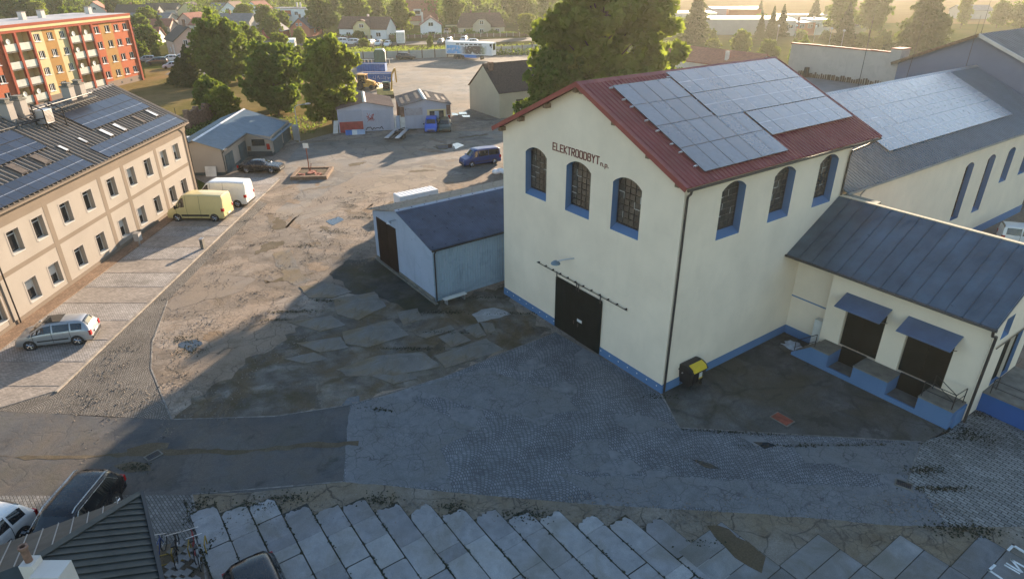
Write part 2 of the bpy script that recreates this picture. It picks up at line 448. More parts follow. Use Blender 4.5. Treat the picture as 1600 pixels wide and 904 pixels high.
MT = dict(
    cream=M_plaster('cream_render', (0.78, 0.665, 0.525), (0.25, 0.2, 0.14), 0.22),
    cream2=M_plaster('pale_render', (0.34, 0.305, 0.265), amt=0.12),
    taupe=M_plaster('taupe_render', (0.205, 0.165, 0.128), amt=0.1),
    surr=M_plaster('pale_surround', (0.34, 0.31, 0.28), amt=0.1),
    blue=M_plaster('blue_paint', (0.095, 0.185, 0.34), (0.05, 0.09, 0.2), 0.4),
    bluedeep=M_plaster('deep_blue_paint', (0.02, 0.09, 0.28), (0.03, 0.05, 0.14), 0.3),
    orange=M_plaster('orange_render', (0.47, 0.13, 0.06), amt=0.1),
    red=M_plaster('brick_red_render', (0.36, 0.085, 0.05), amt=0.1),
    ochre=M_plaster('ochre_render', (0.42, 0.23, 0.075), amt=0.1),
    paleyellow=M_plaster('pale_yellow_render', (0.66, 0.55, 0.30), amt=0.1),
    balc=M_plaster('balcony_board', (0.58, 0.57, 0.46), amt=0.1),
    greyplinth=M_plaster('brown_grey_plinth', (0.26, 0.20, 0.16), amt=0.2),
    whitewall=M_plaster('white_wall', (0.62, 0.57, 0.52), amt=0.45),
    greywall=M_plaster('grey_wall', (0.38, 0.36, 0.34), amt=0.4),
    beige=M_plaster('beige_render', (0.52, 0.45, 0.33), amt=0.2),
    pinkish=M_plaster('pink_render', (0.55, 0.40, 0.33), amt=0.2),
    coral=M_plaster('coral_render', (0.55, 0.20, 0.14), amt=0.2),
    slateblue=M_plaster('slate_blue_render', (0.17, 0.20, 0.28), (0.08, 0.08, 0.1), 0.3),
    redmetal=M_metal('red_roof_sheet', (0.21, 0.034, 0.034), 0.5, 0.1, 0.12),
    redtrim=M_metal('red_trim', (0.23, 0.04, 0.038), 0.5, 0.1),
    darkmetal=M_metal('dark_roof_sheet', (0.09, 0.125, 0.16), 0.36, 0.45, 0.3, 0.0, 0.35),
    navymetal=M_metal('navy_roof_sheet', (0.04, 0.06, 0.10), 0.4, 0.3, 0.35, 0.15),
    bluegrey=M_metal('blue_grey_sheet', (0.13, 0.19, 0.24), 0.45, 0.2, 0.12),
    greysheet=M_metal('grey_profiled_sheet', (0.10, 0.135, 0.17), 0.45, 0.4, 0.12),
    brownsheet=M_metal('taupe_roof_sheet', (0.20, 0.175, 0.15), 0.5, 0.3, 0.15),
    steel=M_metal('galvanised_steel', (0.42, 0.43, 0.45), 0.4, 0.8),
    alu=M_metal('aluminium_rail', (0.6, 0.6, 0.62), 0.3, 0.9),
    black=M_plain('black_paint', (0.016, 0.016, 0.018), 0.5, bs=0.05),
    pipe=M_plain('brown_black_pipe', (0.035, 0.03, 0.028), 0.45, bs=0.05),
    doorgreen=M_plain('dark_green_door', (0.010, 0.014, 0.013), 0.8, var=0.3, spec=0.15),
    doorbrown=M_plain('dark_brown_door', (0.018, 0.011, 0.010), 0.8, var=0.3, spec=0.15),
    teal=M_plain('teal_grey_door', (0.07, 0.10, 0.11), 0.6, var=0.2),
    wood=M_plain('weathered_wood', (0.17, 0.11, 0.07), 0.85, var=0.4, scale=4),
    white=M_plain('white_paint', (0.74, 0.74, 0.73), 0.5, var=0.05),
    offwhite=M_plain('off_white', (0.55, 0.55, 0.52), 0.7, var=0.15),
    rubber=M_plain('tyre_rubber', (0.02, 0.02, 0.02), 0.8),
    glass=M_glass('window_glass'),
    carglass=M_glass('car_glass', (0.01, 0.012, 0.014), 0.04),
    oldglass=M_glass('old_workshop_glass', (0.042, 0.038, 0.032), 0.22),
    pv=M_panel('solar_panel_glass', (0.055, 0.07, 0.092), 0.24, (0.068, 0.083, 0.108), coat=0.7),
    pvd=M_panel('solar_panel_dark', (0.010, 0.016, 0.032), 0.3, (0.03, 0.04, 0.06), coat=0.0),
    pvl=M_panel('solar_panel_glass_light', (0.085, 0.10, 0.125), 0.26, (0.10, 0.115, 0.14), coat=0.7),
    concrete=M_ground('concrete_slab', (0.22, 0.225, 0.23), (0.34, 0.345, 0.35), (0.30, 0.29, 0.275), 0.0, 0.5, 1.6, 40, 0.3, bs=0.25, rand=0.28),
    mortar=M_plain('worn_concrete', (0.15, 0.14, 0.12), 0.9, var=0.3, scale=2),
    edge=M_plain('edge_stone_grey', (0.20, 0.19, 0.175), 0.9, var=0.4, scale=3, rand=0.4),
    kerb=M_plain('kerb_stone', (0.34, 0.30, 0.25), 0.9, var=0.25, scale=3, rand=0.25),
    brick=M_plain('old_brick', (0.20, 0.115, 0.08), 0.9, var=0.45, scale=4),
    tile_red=M_plain('red_roof_tile', (0.26, 0.085, 0.055), 0.85, var=0.3, scale=2),
    tile_brown=M_plain('brown_roof_tile', (0.13, 0.07, 0.05), 0.85, var=0.3, scale=2),
    tile_dark=M_plain('dark_roof_tile', (0.055, 0.045, 0.042), 0.85, var=0.35, scale=3),
    tile_grey=M_plain('grey_roof', (0.14, 0.145, 0.155), 0.7, var=0.2, scale=1),
    bark=M_plain('bark', (0.09, 0.065, 0.045), 0.95, var=0.4, scale=5, bs=0.5),
    lampred=M_plain('red_lens', (0.35, 0.01, 0.01), 0.2, bs=0),
    lampclear=M_plain('clear_lens', (0.6, 0.6, 0.58), 0.15, bs=0),
    chrome=M_metal('bright_alloy', (0.55, 0.56, 0.58), 0.25, 0.9),
    yellow=M_plain('yellow_lid', (0.62, 0.43, 0.02), 0.5, var=0.1),
    digger=M_plain('digger_yellow', (0.55, 0.30, 0.05), 0.55, var=0.25),
    rusty=M_plain('rusty_red_plate', (0.23, 0.06, 0.035), 0.8, var=0.35, scale=4),
    letters=M_plain('dark_red_lettering', (0.15, 0.028, 0.022), 0.8, bs=0),
    lime=M_plain('road_paint', (0.62, 0.64, 0.64), 0.8, var=0.2, scale=8),
    redpaint=M_plain('dull_red_paint', (0.33, 0.05, 0.045), 0.7, var=0.25),
    bluepaint=M_plaster('washed_blue_paint', (0.33, 0.40, 0.51), (0.10, 0.11, 0.13), 0.95),
    containerblue=M_plain('container_blue', (0.02, 0.12, 0.36), 0.6, var=0.25),
    greenpaint=M_plain('dark_green_paint', (0.035, 0.10, 0.07), 0.6, var=0.25),
    water=M_glass('puddle_water', (0.02, 0.022, 0.024), 0.03),
    board=M_plain('balcony_glass_board', (0.55, 0.56, 0.5), 0.4, var=0.1),
    concrete2=M_ground('concrete_slab_grey', (0.16, 0.165, 0.165), (0.255, 0.26, 0.26), (0.2, 0.19, 0.17), 0.0, 0.5, 1.4, 40, 0.35, bs=0.25, mossc=(0.08, 0.08, 0.06), rand=0.25),
    lavender=M_plaster('pale_lavender_paint', (0.44, 0.44, 0.50), (0.2, 0.18, 0.17), 0.5),
    lavdoor=M_plaster('pale_door_paint', (0.38, 0.40, 0.47), (0.2, 0.16, 0.14), 0.6),
    barewall=M_plaster('bare_weathered_wall', (0.52, 0.455, 0.40), (0.2, 0.16, 0.13), 0.9),
    dirt=M_ground('bed_soil', (0.07, 0.05, 0.035), (0.16, 0.11, 0.07), (0.1, 0.08, 0.04), 0.0, moss=0.3),
)

# ================================================================== GROUND
def sheet(name, pts, z, mat, parent=None, kind='structure'):
    mb = MB()
    mb.poly([(p[0], p[1], z) for p in pts])
    me = mb.mesh(name, mat)
    if me.polygons[0].normal.z < 0: me.flip_normals()
    return put(bpy.data.objects.new(name, me), parent, kind=None if parent else kind)


def ragged(pts, amp, step=0.45, seed=3):
    """worn, uneven outline: the edges wander a little"""
    r = random.Random(seed + int(abs(pts[0][0]) * 10))
    out = []
    off = 0.0
    for a, b in zip(pts, pts[1:] + pts[:1]):
        L = math.dist(a, b)
        n = max(1, int(L / step))
        nx, ny = -(b[1] - a[1]) / (L or 1), (b[0] - a[0]) / (L or 1)
        for i in range(n):
            off = off * 0.55 + r.uniform(-amp, amp)
            t = i / n
            out.append((a[0] + (b[0] - a[0]) * t + nx * off, a[1] + (b[1] - a[1]) * t + ny * off))
    return out


def psheet(name, px, z, mat, parent=None, rag=0.0):
    pts = [gp(*p, z) for p in px]
    return sheet(name, ragged(pts, rag) if rag else pts, z, mat, parent)


G_grass = M_ground('dry_grass', (0.025, 0.042, 0.010), (0.06, 0.07, 0.02), (0.085, 0.08, 0.03), 0.0, 0.03, 0.35, 8, 0.3, mossc=(0.03, 0.045, 0.012), spec=0.0)
G_lawn = M_ground('summer_lawn', (0.11, 0.10, 0.035), (0.19, 0.155, 0.065), (0.23, 0.165, 0.08), 0.0, 0.07, 0.4, 9, 0.25, mossc=(0.06, 0.065, 0.02), spec=0.0)
G_field = M_ground('stubble_field', (0.12, 0.088, 0.045), (0.17, 0.125, 0.065), (0.145, 0.105, 0.055), 0.0, 0.01, 0.08, 3, 0.0, spec=0.0)
G_yard = M_ground('worn_asphalt', (0.14, 0.121, 0.103), (0.305, 0.266, 0.226), (0.255, 0.20, 0.15), 0.85, 0.1, 0.7, 18, 0.35, 0.85, bs=0.75, mossc=(0.09, 0.065, 0.035), patchy=0.32)
G_yard2 = M_ground('grey_asphalt', (0.15, 0.143, 0.133), (0.255, 0.242, 0.222), (0.225, 0.187, 0.145), 0.6, 0.06, 0.35, 12, 0.2, 0.25, bs=0.4, wet=0.3, mossc=(0.08, 0.07, 0.05), patchy=0.25)
G_road = M_ground('road_asphalt', (0.065, 0.068, 0.072), (0.12, 0.12, 0.122), (0.12, 0.105, 0.09), 0.2, 0.2, 0.5, 30, 0.25, bs=0.35, patchy=0.15)
G_strip = M_ground('gritty_asphalt', (0.13, 0.115, 0.095), (0.25, 0.225, 0.19), (0.2, 0.16, 0.11), 0.9, 0.3, 0.9, 24, 0.4, 0.6, bs=0.7, mossc=(0.05, 0.035, 0.02))
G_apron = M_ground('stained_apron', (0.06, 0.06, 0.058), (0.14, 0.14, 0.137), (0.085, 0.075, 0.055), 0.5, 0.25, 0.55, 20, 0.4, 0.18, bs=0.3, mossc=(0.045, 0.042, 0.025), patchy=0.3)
G_tan = M_ground('sandy_patch', (0.16, 0.12, 0.085), (0.27, 0.21, 0.155), (0.22, 0.155, 0.10), 0.4, 0.3, 1.0, 20, 0.3, 0.8, bs=0.8, mossc=(0.09, 0.06, 0.03))
G_wet2 = M_ground('grey_mend', (0.12, 0.105, 0.09), (0.21, 0.185, 0.16), (0.17, 0.13, 0.09), 0.6, 0.3, 0.8, 20, 0.3, 1.2, bs=0.7)
G_soil = M_ground('brown_soil', (0.07, 0.055, 0.038), (0.14, 0.115, 0.08), (0.10, 0.075, 0.045), 0.0, 0.4, 1.2, 14, 0.4)
G_wet = M_ground('damp_earth', (0.075, 0.068, 0.058), (0.195, 0.18, 0.16), (0.12, 0.09, 0.055), 0.3, 0.35, 0.8, 16, 0.7, 0.4, bs=0.8, wet=0.45, mossc=(0.055, 0.045, 0.018), patchy=0.35)
G_mossy = M_ground('mossy_tar', (0.03, 0.032, 0.03), (0.07, 0.072, 0.065), (0.05, 0.045, 0.028), 0.2, 0.3, 0.8, 22, 0.6, bs=0.6, wet=0.3, mossc=(0.03, 0.034, 0.01))
G_patch = M_ground('smooth_patch', (0.165, 0.142, 0.122), (0.25, 0.218, 0.187), (0.22, 0.18, 0.14), 0.5, 0.2, 0.5, 30, 0.1, bs=0.2)
G_slabpatch = M_ground('old_concrete_patch', (0.13, 0.125, 0.115), (0.215, 0.205, 0.19), (0.19, 0.15, 0.10), 0.35, 0.3, 0.6, 24, 0.4, 0.5, bs=0.4, mossc=(0.09, 0.07, 0.03), patchy=0.2)
S_fan = M_setts('fan_setts', (0.18, 0.19, 0.205), (0.085, 0.09, 0.098), 0.17, 0.15, 0.6, 0.8, 1.6, 0.15, 0.16, (0.16, 0.165, 0.172), 0.026, 0.8)
S_cobble = M_setts('cobble_strip', (0.20, 0.185, 0.165), (0.06, 0.052, 0.042), 0.13, 0.11, 0.3, 0.5, 1.2, 0.35, 0.0, mortar=0.02, bs=0.9)
S_block = M_setts('stone_block_paving', (0.22, 0.22, 0.212), (0.045, 0.045, 0.038), 0.36, 0.17, 0.951, 0.0, 1, 0.55, mortar=0.02, bs=0.5)
G_mend = M_ground('crackled_tar_mend', (0.135, 0.14, 0.148), (0.195, 0.20, 0.208), (0.165, 0.165, 0.165), 0.8, 0.4, 1.4, 30, 0.15, 1.3, bs=0.3)
S_herring = M_setts('block_paving', (0.17, 0.168, 0.162), (0.05, 0.048, 0.042), 0.22, 0.12, 0.8, 0.0, 1, 0.15, mortar=0.014, bs=0.5)
S_bayA = M_setts('bay_paving_light', (0.36, 0.34, 0.32), (0.13, 0.11, 0.09), 0.16, 0.1, 0.0, 0.0, 1, 0.5, mortar=0.014, bs=0.4)
S_bayB = M_setts('bay_paving_tan', (0.30, 0.265, 0.23), (0.2, 0.17, 0.14), 0.2, 0.1, 0.0, 0.0, 1, 0.2, mortar=0.01, bs=0.3)
S_walk = M_setts('brown_walk_paving', (0.24, 0.16, 0.105), (0.14, 0.095, 0.065), 0.2, 0.1, 1.57, 0.0, 1, 0.2, mortar=0.01, bs=0.3)

sheet('ground', [(-1500, -60), (1500, -60), (1500, 1800), (-1500, 1800)], 0.0, G_grass)
sheet('field', [(70, 318), (130, 290), (240, 265), (1400, 240), (1400, 1750), (-60, 1750), (40, 420)], 0.02, G_field)
yard = sheet('yard', [(-33, 17), (-33, 68), (-37, 72), (-37, 91), (-26, 93), (-24.5, 102), (-36, 125), (-42, 172), (-26, 176), (0, 186), (45, 205), (75, 130), (75, 40), (45, 8), (-20, 8)], 0.004, G_yard)
sheet('far_yard', [(-20, 98), (-8, 98), (-7, 112), (20, 150), (45, 203), (0, 184.5), (-26, 174.5), (-40, 171), (-35, 126)], 0.008, G_yard2)
psheet('middle_yard', [(470, 225), (700, 205), (785, 205), (785, 262), (700, 290), (600, 300), (520, 330), (450, 350), (430, 330), (470, 300), (440, 262)], 0.008, G_yard2)
sheet('far_road', [(-160, 232), (-46, 205.5), (0.4, 217), (60, 243), (58, 252), (-2, 227), (-46, 215.5), (-160, 244)], 0.03, G_road)
psheet('lawn', [(228, 122), (150, 142), (200, 152), (300, 200), (345, 172), (465, 222), (530, 205), (500, 150), (480, 118), (330, 104), (225, 108)], 0.006, G_lawn)
sheet('car_park', [(-77, 150), (-60, 144), (-57, 156), (-80, 166)], 0.01, G_road)

# near road and cobbles
psheet('asphalt_road', [(-60, 640), (75, 645), (265, 655), (430, 650), (547, 632), (536, 752), (400, 768), (300, 772), (-60, 774)], 0.012, G_road)
psheet('cobbled_lane', [(547, 632), (600, 618), (690, 590), (770, 556), (868, 519), (960, 570), (1034, 617), (1062, 668), (1250, 680), (1440, 690), (1416, 755), (1445, 770), (1482, 823), (1350, 815), (1200, 803), (920, 787), (700, 768), (600, 757), (536, 752)], 0.012, S_fan)
mend_z = 0.016
for px in ([(549, 633), (600, 620), (650, 625), (700, 650), (745, 668), (690, 700), (705, 766), (640, 760), (600, 756), (540, 751)], [(640, 606), (700, 592), (760, 575), (800, 590), (870, 610), (905, 640), (830, 655), (760, 640), (700, 625)],
           [(862, 738), (940, 745), (1040, 741), (1200, 752), (1400, 762), (1443, 772), (1478, 822), (1350, 814), (1200, 802), (1010, 790), (935, 775)], [(1235, 688), (1330, 690), (1436, 692), (1420, 742), (1350, 738), (1300, 722), (1262, 722)],
           [(905, 690), (945, 684), (952, 716), (925, 735), (880, 725)], [(960, 648), (1010, 650), (1056, 668), (1000, 670), (965, 664)]):
    mend_z += 0.0004
    psheet('tar_mend', px, mend_z, G_mend, None, 0.1)
psheet('road_stain', [(-20, 711), (120, 709), (250, 704), (400, 699), (560, 688), (560, 694), (400, 706), (250, 711), (120, 715), (-20, 716)], 0.0194, G_soil, None, 0.13)
psheet('road_stain', [(176, 728), (205, 722), (232, 727), (236, 735), (200, 738)], 0.0199, G_soil, None, 0.1)
psheet('road_stain', [(198, 702), (228, 694), (262, 692), (262, 700), (228, 712), (200, 712)], 0.0204, G_soil, None, 0.1)
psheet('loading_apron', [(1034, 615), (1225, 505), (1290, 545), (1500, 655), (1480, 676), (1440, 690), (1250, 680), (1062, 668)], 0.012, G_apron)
psheet('stone_paving', [(1440, 690), (1482, 672), (1520, 640), (1680, 690), (1680, 835), (1600, 822), (1482, 823), (1445, 770), (1416, 755)], 0.012, S_block)
psheet('gritty_strip', [(300, 772), (400, 768), (536, 752), (600, 757), (700, 768), (920, 787), (1200, 803), (1350, 815), (1482, 823), (1600, 822), (1720, 840), (1800, 980), (700, 980), (340, 920)], 0.012, G_strip)
psheet('block_paving', [(-80, 774), (300, 772), (313, 838), (322, 920), (200, 960), (-120, 960)], 0.012, S_herring)
psheet('cobbled_strip', [(75, 645), (95, 608), (288, 425), (405, 314), (418, 318), (330, 400), (262, 470), (235, 535), (236, 575), (268, 655), (150, 650)], 0.012, S_cobble)
psheet('cobbled_wedge', [(-40, 640), (0, 637), (95, 609), (75, 645)], 0.012, S_cobble)
psheet('damp_ground', [(268, 655), (430, 650), (547, 632), (690, 590), (770, 556), (868, 518), (800, 475), (786, 445), (690, 470), (600, 462), (520, 470), (430, 540), (330, 600)], 0.008, G_wet, None, 0.45)
psheet('tar_patch', [(515, 428), (545, 405), (590, 402), (640, 440), (690, 470), (690, 488), (640, 492), (600, 470), (550, 455)], 0.014, G_mossy, None, 0.25)
psheet('smooth_patch', [(252, 478), (300, 448), (323, 426), (400, 436), (380, 453), (320, 468), (270, 484)], 0.014, G_patch, None, 0.2)
psheet('smooth_patch', [(428, 394), (455, 388), (468, 425), (486, 436), (462, 446), (444, 436)], 0.014, G_slabpatch, None, 0.2)
psheet('smooth_patch', [(505, 300), (560, 272), (600, 262), (585, 290), (540, 310), (470, 335), (440, 360), (470, 330)], 0.014, G_patch, None, 0.2)
psheet('oil_patch', [(1105, 822), (1140, 825), (1200, 870), (1190, 895), (1150, 870)], 0.058, G_soil, None, 0.12)
for px in ([(279, 536), (290, 533), (304, 531), (316, 533), (317, 537), (309, 543), (305, 549), (298, 549), (290, 543), (281, 541)],
           [(536, 633), (545, 621), (560, 618), (562, 628), (548, 633)], [(706, 225), (715, 223), (724, 227), (712, 233)], [(680, 227), (706, 225), (709, 231), (684, 232)],
           [(705, 176), (714, 177), (716, 180), (706, 180)], [(716, 175), (728, 175), (730, 178), (718, 179)], [(722, 180), (734, 180), (734, 183), (724, 183)],
           [(508, 345), (530, 338), (537, 343), (520, 352)], [(1176, 688), (1200, 690), (1214, 696), (1196, 700)], [(1080, 716), (1096, 718), (1125, 731), (1104, 730)]):
    psheet('puddle', px, 0.02, MT['water'], None, 0.1)

# worn patches, mends and soil scattered over the yard
for i in range(40):
    r_ = random.Random(i)
    if i < 24: cx, cy = r_.uniform(-24, -9), r_.uniform(30, 68)
    else: cx, cy = r_.uniform(-24, 2), r_.uniform(64, 95)
    if cx > -14 + (cy - 36) * 0.16 and cy < 60: continue
    a0, sx_, sy_ = r_.uniform(0, 3.1), r_.uniform(0.5, 2.6), r_.uniform(0.3, 1.1)
    P = []
    for k in range(10):
        t = 2 * math.pi * k / 10
        q = r_.uniform(0.6, 1.15)
        x, y = sx_ * q * math.cos(t), sy_ * q * math.sin(t)
        P.append((cx + x * math.cos(a0) - y * math.sin(a0), cy + x * math.sin(a0) + y * math.cos(a0)))
    sheet('worn_patch', ragged(P, 0.2, 0.16, i), 0.0125 + i * 0.00004, (G_soil, G_tan, G_wet2)[i % 3])

psheet('pale_patch', [(735, 490), (752, 482), (772, 480), (790, 484), (800, 492), (770, 499), (748, 503)], 0.0235, MT['concrete'], None, 0.12)  # puddle's sky reflection painted as a flat pale sheet in concrete colour

# slabs of the broken concrete path, each tilted a little on its own
zz = lambda L: [(400 + x / 4, 426 + y / 4) for x, y in L]
for L in ([(270, 90), (460, 60), (600, 120), (480, 160), (330, 160)], [(480, 168), (740, 122), (815, 212), (640, 300), (510, 262)],
          [(540, 372), (850, 292), (955, 388), (700, 468), (560, 448)], [(250, 442), (530, 402), (580, 470), (400, 500)],
          [(500, 605), (760, 520), (1040, 497), (1150, 590), (840, 650), (560, 645)], [(1112, 522), (1440, 412), (1548, 478), (1182, 598)],
          [(1140, 402), (1250, 360), (1345, 425), (1222, 470)], [(1000, 395), (1215, 330), (1240, 356), (1062, 412)], [(1290, 345), (1390, 315), (1440, 395), (1380, 410)],
          [(1400, 310), (1480, 320), (1505, 372), (1440, 380)], [(200, 310), (470, 270), (560, 330), (400, 370)], [(700, 640), (900, 610), (1010, 660), (860, 700)],
          [(180, 540), (360, 500), (450, 540), (300, 570)], [(880, 250), (1010, 225), (1040, 290), (920, 330)]):
    pts = [gp(x, y) for x, y in zz(L)]
    cx, cy = sum(p[0] for p in pts) / len(pts), sum(p[1] for p in pts) / len(pts)
    mb = MB()
    q = []
    for i, p in enumerate(pts):
        n = pts[(i + 1) % len(pts)]
        for k in range(4):
            t = k / 4
            w = 0.0 if k == 0 else rnd.uniform(-0.10, 0.08)
            x, y = p[0] + (n[0] - p[0]) * t - cx, p[1] + (n[1] - p[1]) * t - cy
            q.append((x * (1 + w * 0.5), y * (1 + w * 0.5)))
    mb.prism(q, -0.08, 0.045)
    o = mb.build('broken_slab', G_slabpatch, yard, loc=(cx, cy, 0.0))
    o.rotation_euler = (rnd.uniform(-0.012, 0.012), rnd.uniform(-0.012, 0.012), 0)
    if 'puddle' not in o.name: pass

# kerbs: the long one along the parking bays and the thin edge of the cobbles
kerb = thing('kerb', None, None)
kerb['kind'] = 'structure'
mb = MB(); mb.box(-0.075, 0.075, 0.006, 0.974, 0, 0.09)
kst = mb.mesh('kerb_stone', MT['kerb'])
for k in range(41):
    inst('kerb_stone', kst, kerb, (-25.32 - k * 0.012, 29.6 + k * 0.98, 0.0))
for a, b, n in (((95, 608), (0, 637), 8), ((236, 575), (268, 655), 5), ((236, 575), (238, 535), 3), ((238, 535), (262, 470), 6)):
    A, B = gp(*a), gp(*b)
    L = math.dist(A, B)
    for i in range(n):
        t = (i + 0.5) / n
        mb = MB(); mb.box(-0.04, 0.04, -L / n / 2 + 0.01, L / n / 2 - 0.01, 0, 0.03)
        mb.build('edge_stone', MT['edge'], kerb, loc=(A[0] + (B[0] - A[0]) * t, A[1] + (B[1] - A[1]) * t, 0), rz=-math.atan2(B[0] - A[0], B[1] - A[1]))
for px in ([(268, 655), (430, 650), (547, 632)], [(547, 632), (690, 590), (868, 519)], [(1034, 617), (1062, 668)], [(1062, 668), (1440, 690)], [(1440, 690), (1416, 755)], [(300, 773), (313, 838), (325, 925)], [(300, 772), (536, 752)]):
    P = [gp(*p) for p in px]
    for A, B in zip(P, P[1:]):
        L = math.dist(A, B); n = max(1, int(L / 1.0))
        for i in range(n):
            t = (i + 0.5) / n
            mb = MB(); mb.box(-0.035, 0.035, -L / n / 2 + 0.008, L / n / 2 - 0.008, 0, 0.024)
            o = mb.build('edge_stone', MT['edge'], kerb, loc=(A[0] + (B[0] - A[0]) * t, A[1] + (B[1] - A[1]) * t, 0), rz=-math.atan2(B[0] - A[0], B[1] - A[1]))

# parking bays in front of the office block
bays = sheet('parking_pavement', [(-32.95, 26.5), (-25.4, 29.0), (-25.8, 69.6), (-31.2, 69.6), (-32.9, 66)], 0.010, S_bayB)
yb = [30.2 + 2.52 * k for k in range(16)]
for k, y in enumerate(yb):
    x0 = -31.55
    mb = MB()
    mb.box(x0, -25.55 - k * 0.03, y + 0.04, y + 2.44, -0.05, 0.022 + rnd.uniform(0, 0.006))
    mb.build('paving_bay', S_bayA if k % 2 else S_bayB, bays)
mb = MB(); mb.box(-32.9, -31.62, 26.0, 66.0, -0.05, 0.05)
mb.build('footway', S_walk, kind='structure')

# concrete slabs of the car park at the front, in the grid of the workshop
MY = rad(54.5)
PM = (8.1825, 29.2791)
park = thing('slab_car_park', None, None, (PM[0], PM[1], 0), -MY)
park['kind'] = 'structure'
joints = MB()
for k in range(-2, 13):
    y0 = -20.85 + 1.085 * k
    x = (-5.7, -5.0, -4.8, -3.4, -2.6, -2.25, -1.2, -0.2, 0.7, 1.7, 2.5, 3.4, 4.4, 5.3, 6.3)[k + 2] + rnd.uniform(-0.1, 0.1)
    x_end = 13.5 if k < 13 else x + 1
    if k >= 12.5: break
    x_end = 9.4 if k > 9 else 12.5
    first = True
    while x < x_end:
        ln = rnd.choice((0.62, 1.25, 1.5, 1.9, 2.4))
        w = 1.085 - rnd.uniform(0.04, 0.065)
        mb = MB()
        if first:
            n = 9
            sl_ = rnd.uniform(-0.25, 0.25)
            pts = [(x + rnd.uniform(-0.06, 0.1) + sl_ * i / n, y0 + w * i / n) for i in range(n + 1)] + [(x + ln - 0.010, y0 + w), (x + ln - 0.010, y0)]
            pts[0] = (x + rnd.uniform(0.08, 0.3), y0); pts[n] = (x + sl_ + rnd.uniform(0.05, 0.25), y0 + w)
            mb.prism(pts, -0.1, 0.05)
        else:
            c, c2, c3, c4 = [rnd.choice((0.01, 0.015, 0.03, 0.09)) for _ in range(4)]
            mb.prism([(x + c, y0), (x + ln - 0.010 - c2, y0), (x + ln - 0.010, y0 + c2), (x + ln - 0.010, y0 + w - c3), (x + ln - 0.010 - c3, y0 + w), (x + c4, y0 + w), (x, y0 + w - c4), (x, y0 + c)], -0.1, 0.045 + rnd.uniform(0, 0.012))
        mb.build('concrete_slab', MT['concrete'], park)
        first = False
        joints.box(x - 0.02, x + ln + 0.01, y0 - 0.02, y0 + w + 0.03, -0.05, 0.03)
        x += ln + (0.0 if rnd.random() < 0.75 else 0.045)
for col in range(5):
    ya = -7.55 + 2.69 * col
    for r in range(9):
        xa = (7.9, 10.66, 12.65, 14.58, 16.4)[col] + 0.955 * r 
        if xa > 19.5: continue
        mb = MB(); c = rnd.choice((0.02, 0.03, 0.05))
        xb, yb2 = xa + 0.925, ya + 2.65
        mb.prism([(xa + c, ya), (xb - c, ya), (xb, ya + c), (xb, yb2 - c), (xb - c, yb2), (xa + c, yb2), (xa, yb2 - c), (xa, ya + c)], -0.1, 0.042 + rnd.uniform(0, 0.014))
        mb.build('concrete_slab', MT['concrete2'], park)
        joints.box(xa - 0.03, xb + 0.03, ya - 0.03, yb2 + 0.04, -0.05, 0.0295)
joints.build('joint_soil', G_mossy, park)['kind'] = 'stuff'

# dark lifting-eye recesses and weeds in the slab joints
for k in range(11):
    y0 = -20.85 + 1.085 * k
    for xx in (0.6 + 0.93 * k, 3.0 + 0.9 * k):
        mb = MB()
        for dy in (0.22, 0.8):
            for j in range(7):
                a = rnd.uniform(0, 6.28); r = rnd.uniform(0, 0.08)
                mb.prism([(xx + r * math.cos(a) + 0.045 * math.cos(t), y0 + dy + r * math.sin(a) + 0.045 * math.sin(t)) for t in (0, 1.3, 2.5, 3.7, 5)], 0.03, 0.066)
        mb.box(xx - 0.02, xx + 0.02, y0 + 0.2, y0 + 0.82, 0.03, 0.064)
        mb.build('joint_weeds', G_mossy, park)['kind'] = 'stuff'

# painted figures on the last slab
def strokes(mb, pts, w, z0, z1):
    for (a, b) in zip(pts, pts[1:]):
        dx, dy = b[0] - a[0], b[1] - a[1]
        L = math.hypot(dx, dy) or 1
        nx, ny = -dy / L * w / 2, dx / L * w / 2
        ex, ey = dx / L * w / 2, dy / L * w / 2
        mb.prism([(a[0] - ex + nx, a[1] - ey + ny), (a[0] - ex - nx, a[1] - ey - ny), (b[0] + ex - nx, b[1] + ey - ny), (b[0] + ex + nx, b[1] + ey + ny)], z0, z1)
zm = lambda x, y: gp(1500 + x / 8.69, 800 + y / 8.69, 0.06)
mb = MB()
for L, w in (([(660, 505), (725, 440), (900, 545)], 0.09), ([(470, 715), (395, 780), (560, 890)], 0.09), ([(615, 715), (800, 820)], 0.07), ([(640, 690), (820, 800)], 0.07), ([(835, 800), (700, 640), (870, 735)], 0.08), ([(900, 860), (920, 760), (1000, 900)], 0.08)):
    strokes(mb, [zm(*p) for p in L], w, 0.0, 0.064)
mb.build('parking_marking', MT['lime'], kind='structure')

# grates, cover
def grate(px, py, rz, lab):
    t = thing('drain_grate', lab, 'drain grate', (*gp(px, py), 0), rz)
    mb = MB()
    mb.box(-0.36, 0.36, -0.26, -0.2, 0, 0.05); mb.box(-0.36, 0.36, 0.2, 0.26, 0, 0.05); mb.box(-0.36, -0.3, -0.2, 0.2, 0, 0.05); mb.box(0.3, 0.36, -0.2, 0.2, 0, 0.05)
    mb.build('frame', MT['mortar'], t)
    mb = MB(); mb.box(-0.3, 0.3, -0.2, 0.2, 0, 0.015)
    mb.build('shaft', MT['black'], t)
    for i in range(7):
        mb = MB(); x = -0.25 + i * 0.083; mb.box(x - 0.018, x + 0.018, -0.2, 0.2, 0.02, 0.042)
        mb.build('bar', MT['pipe'], t)
grate(240, 712, 0.9, 'rusty drain grate in the shaded asphalt road near the black estate car')
grate(1412, 757, -0.6, 'drain grate at the corner of the stone block paving')
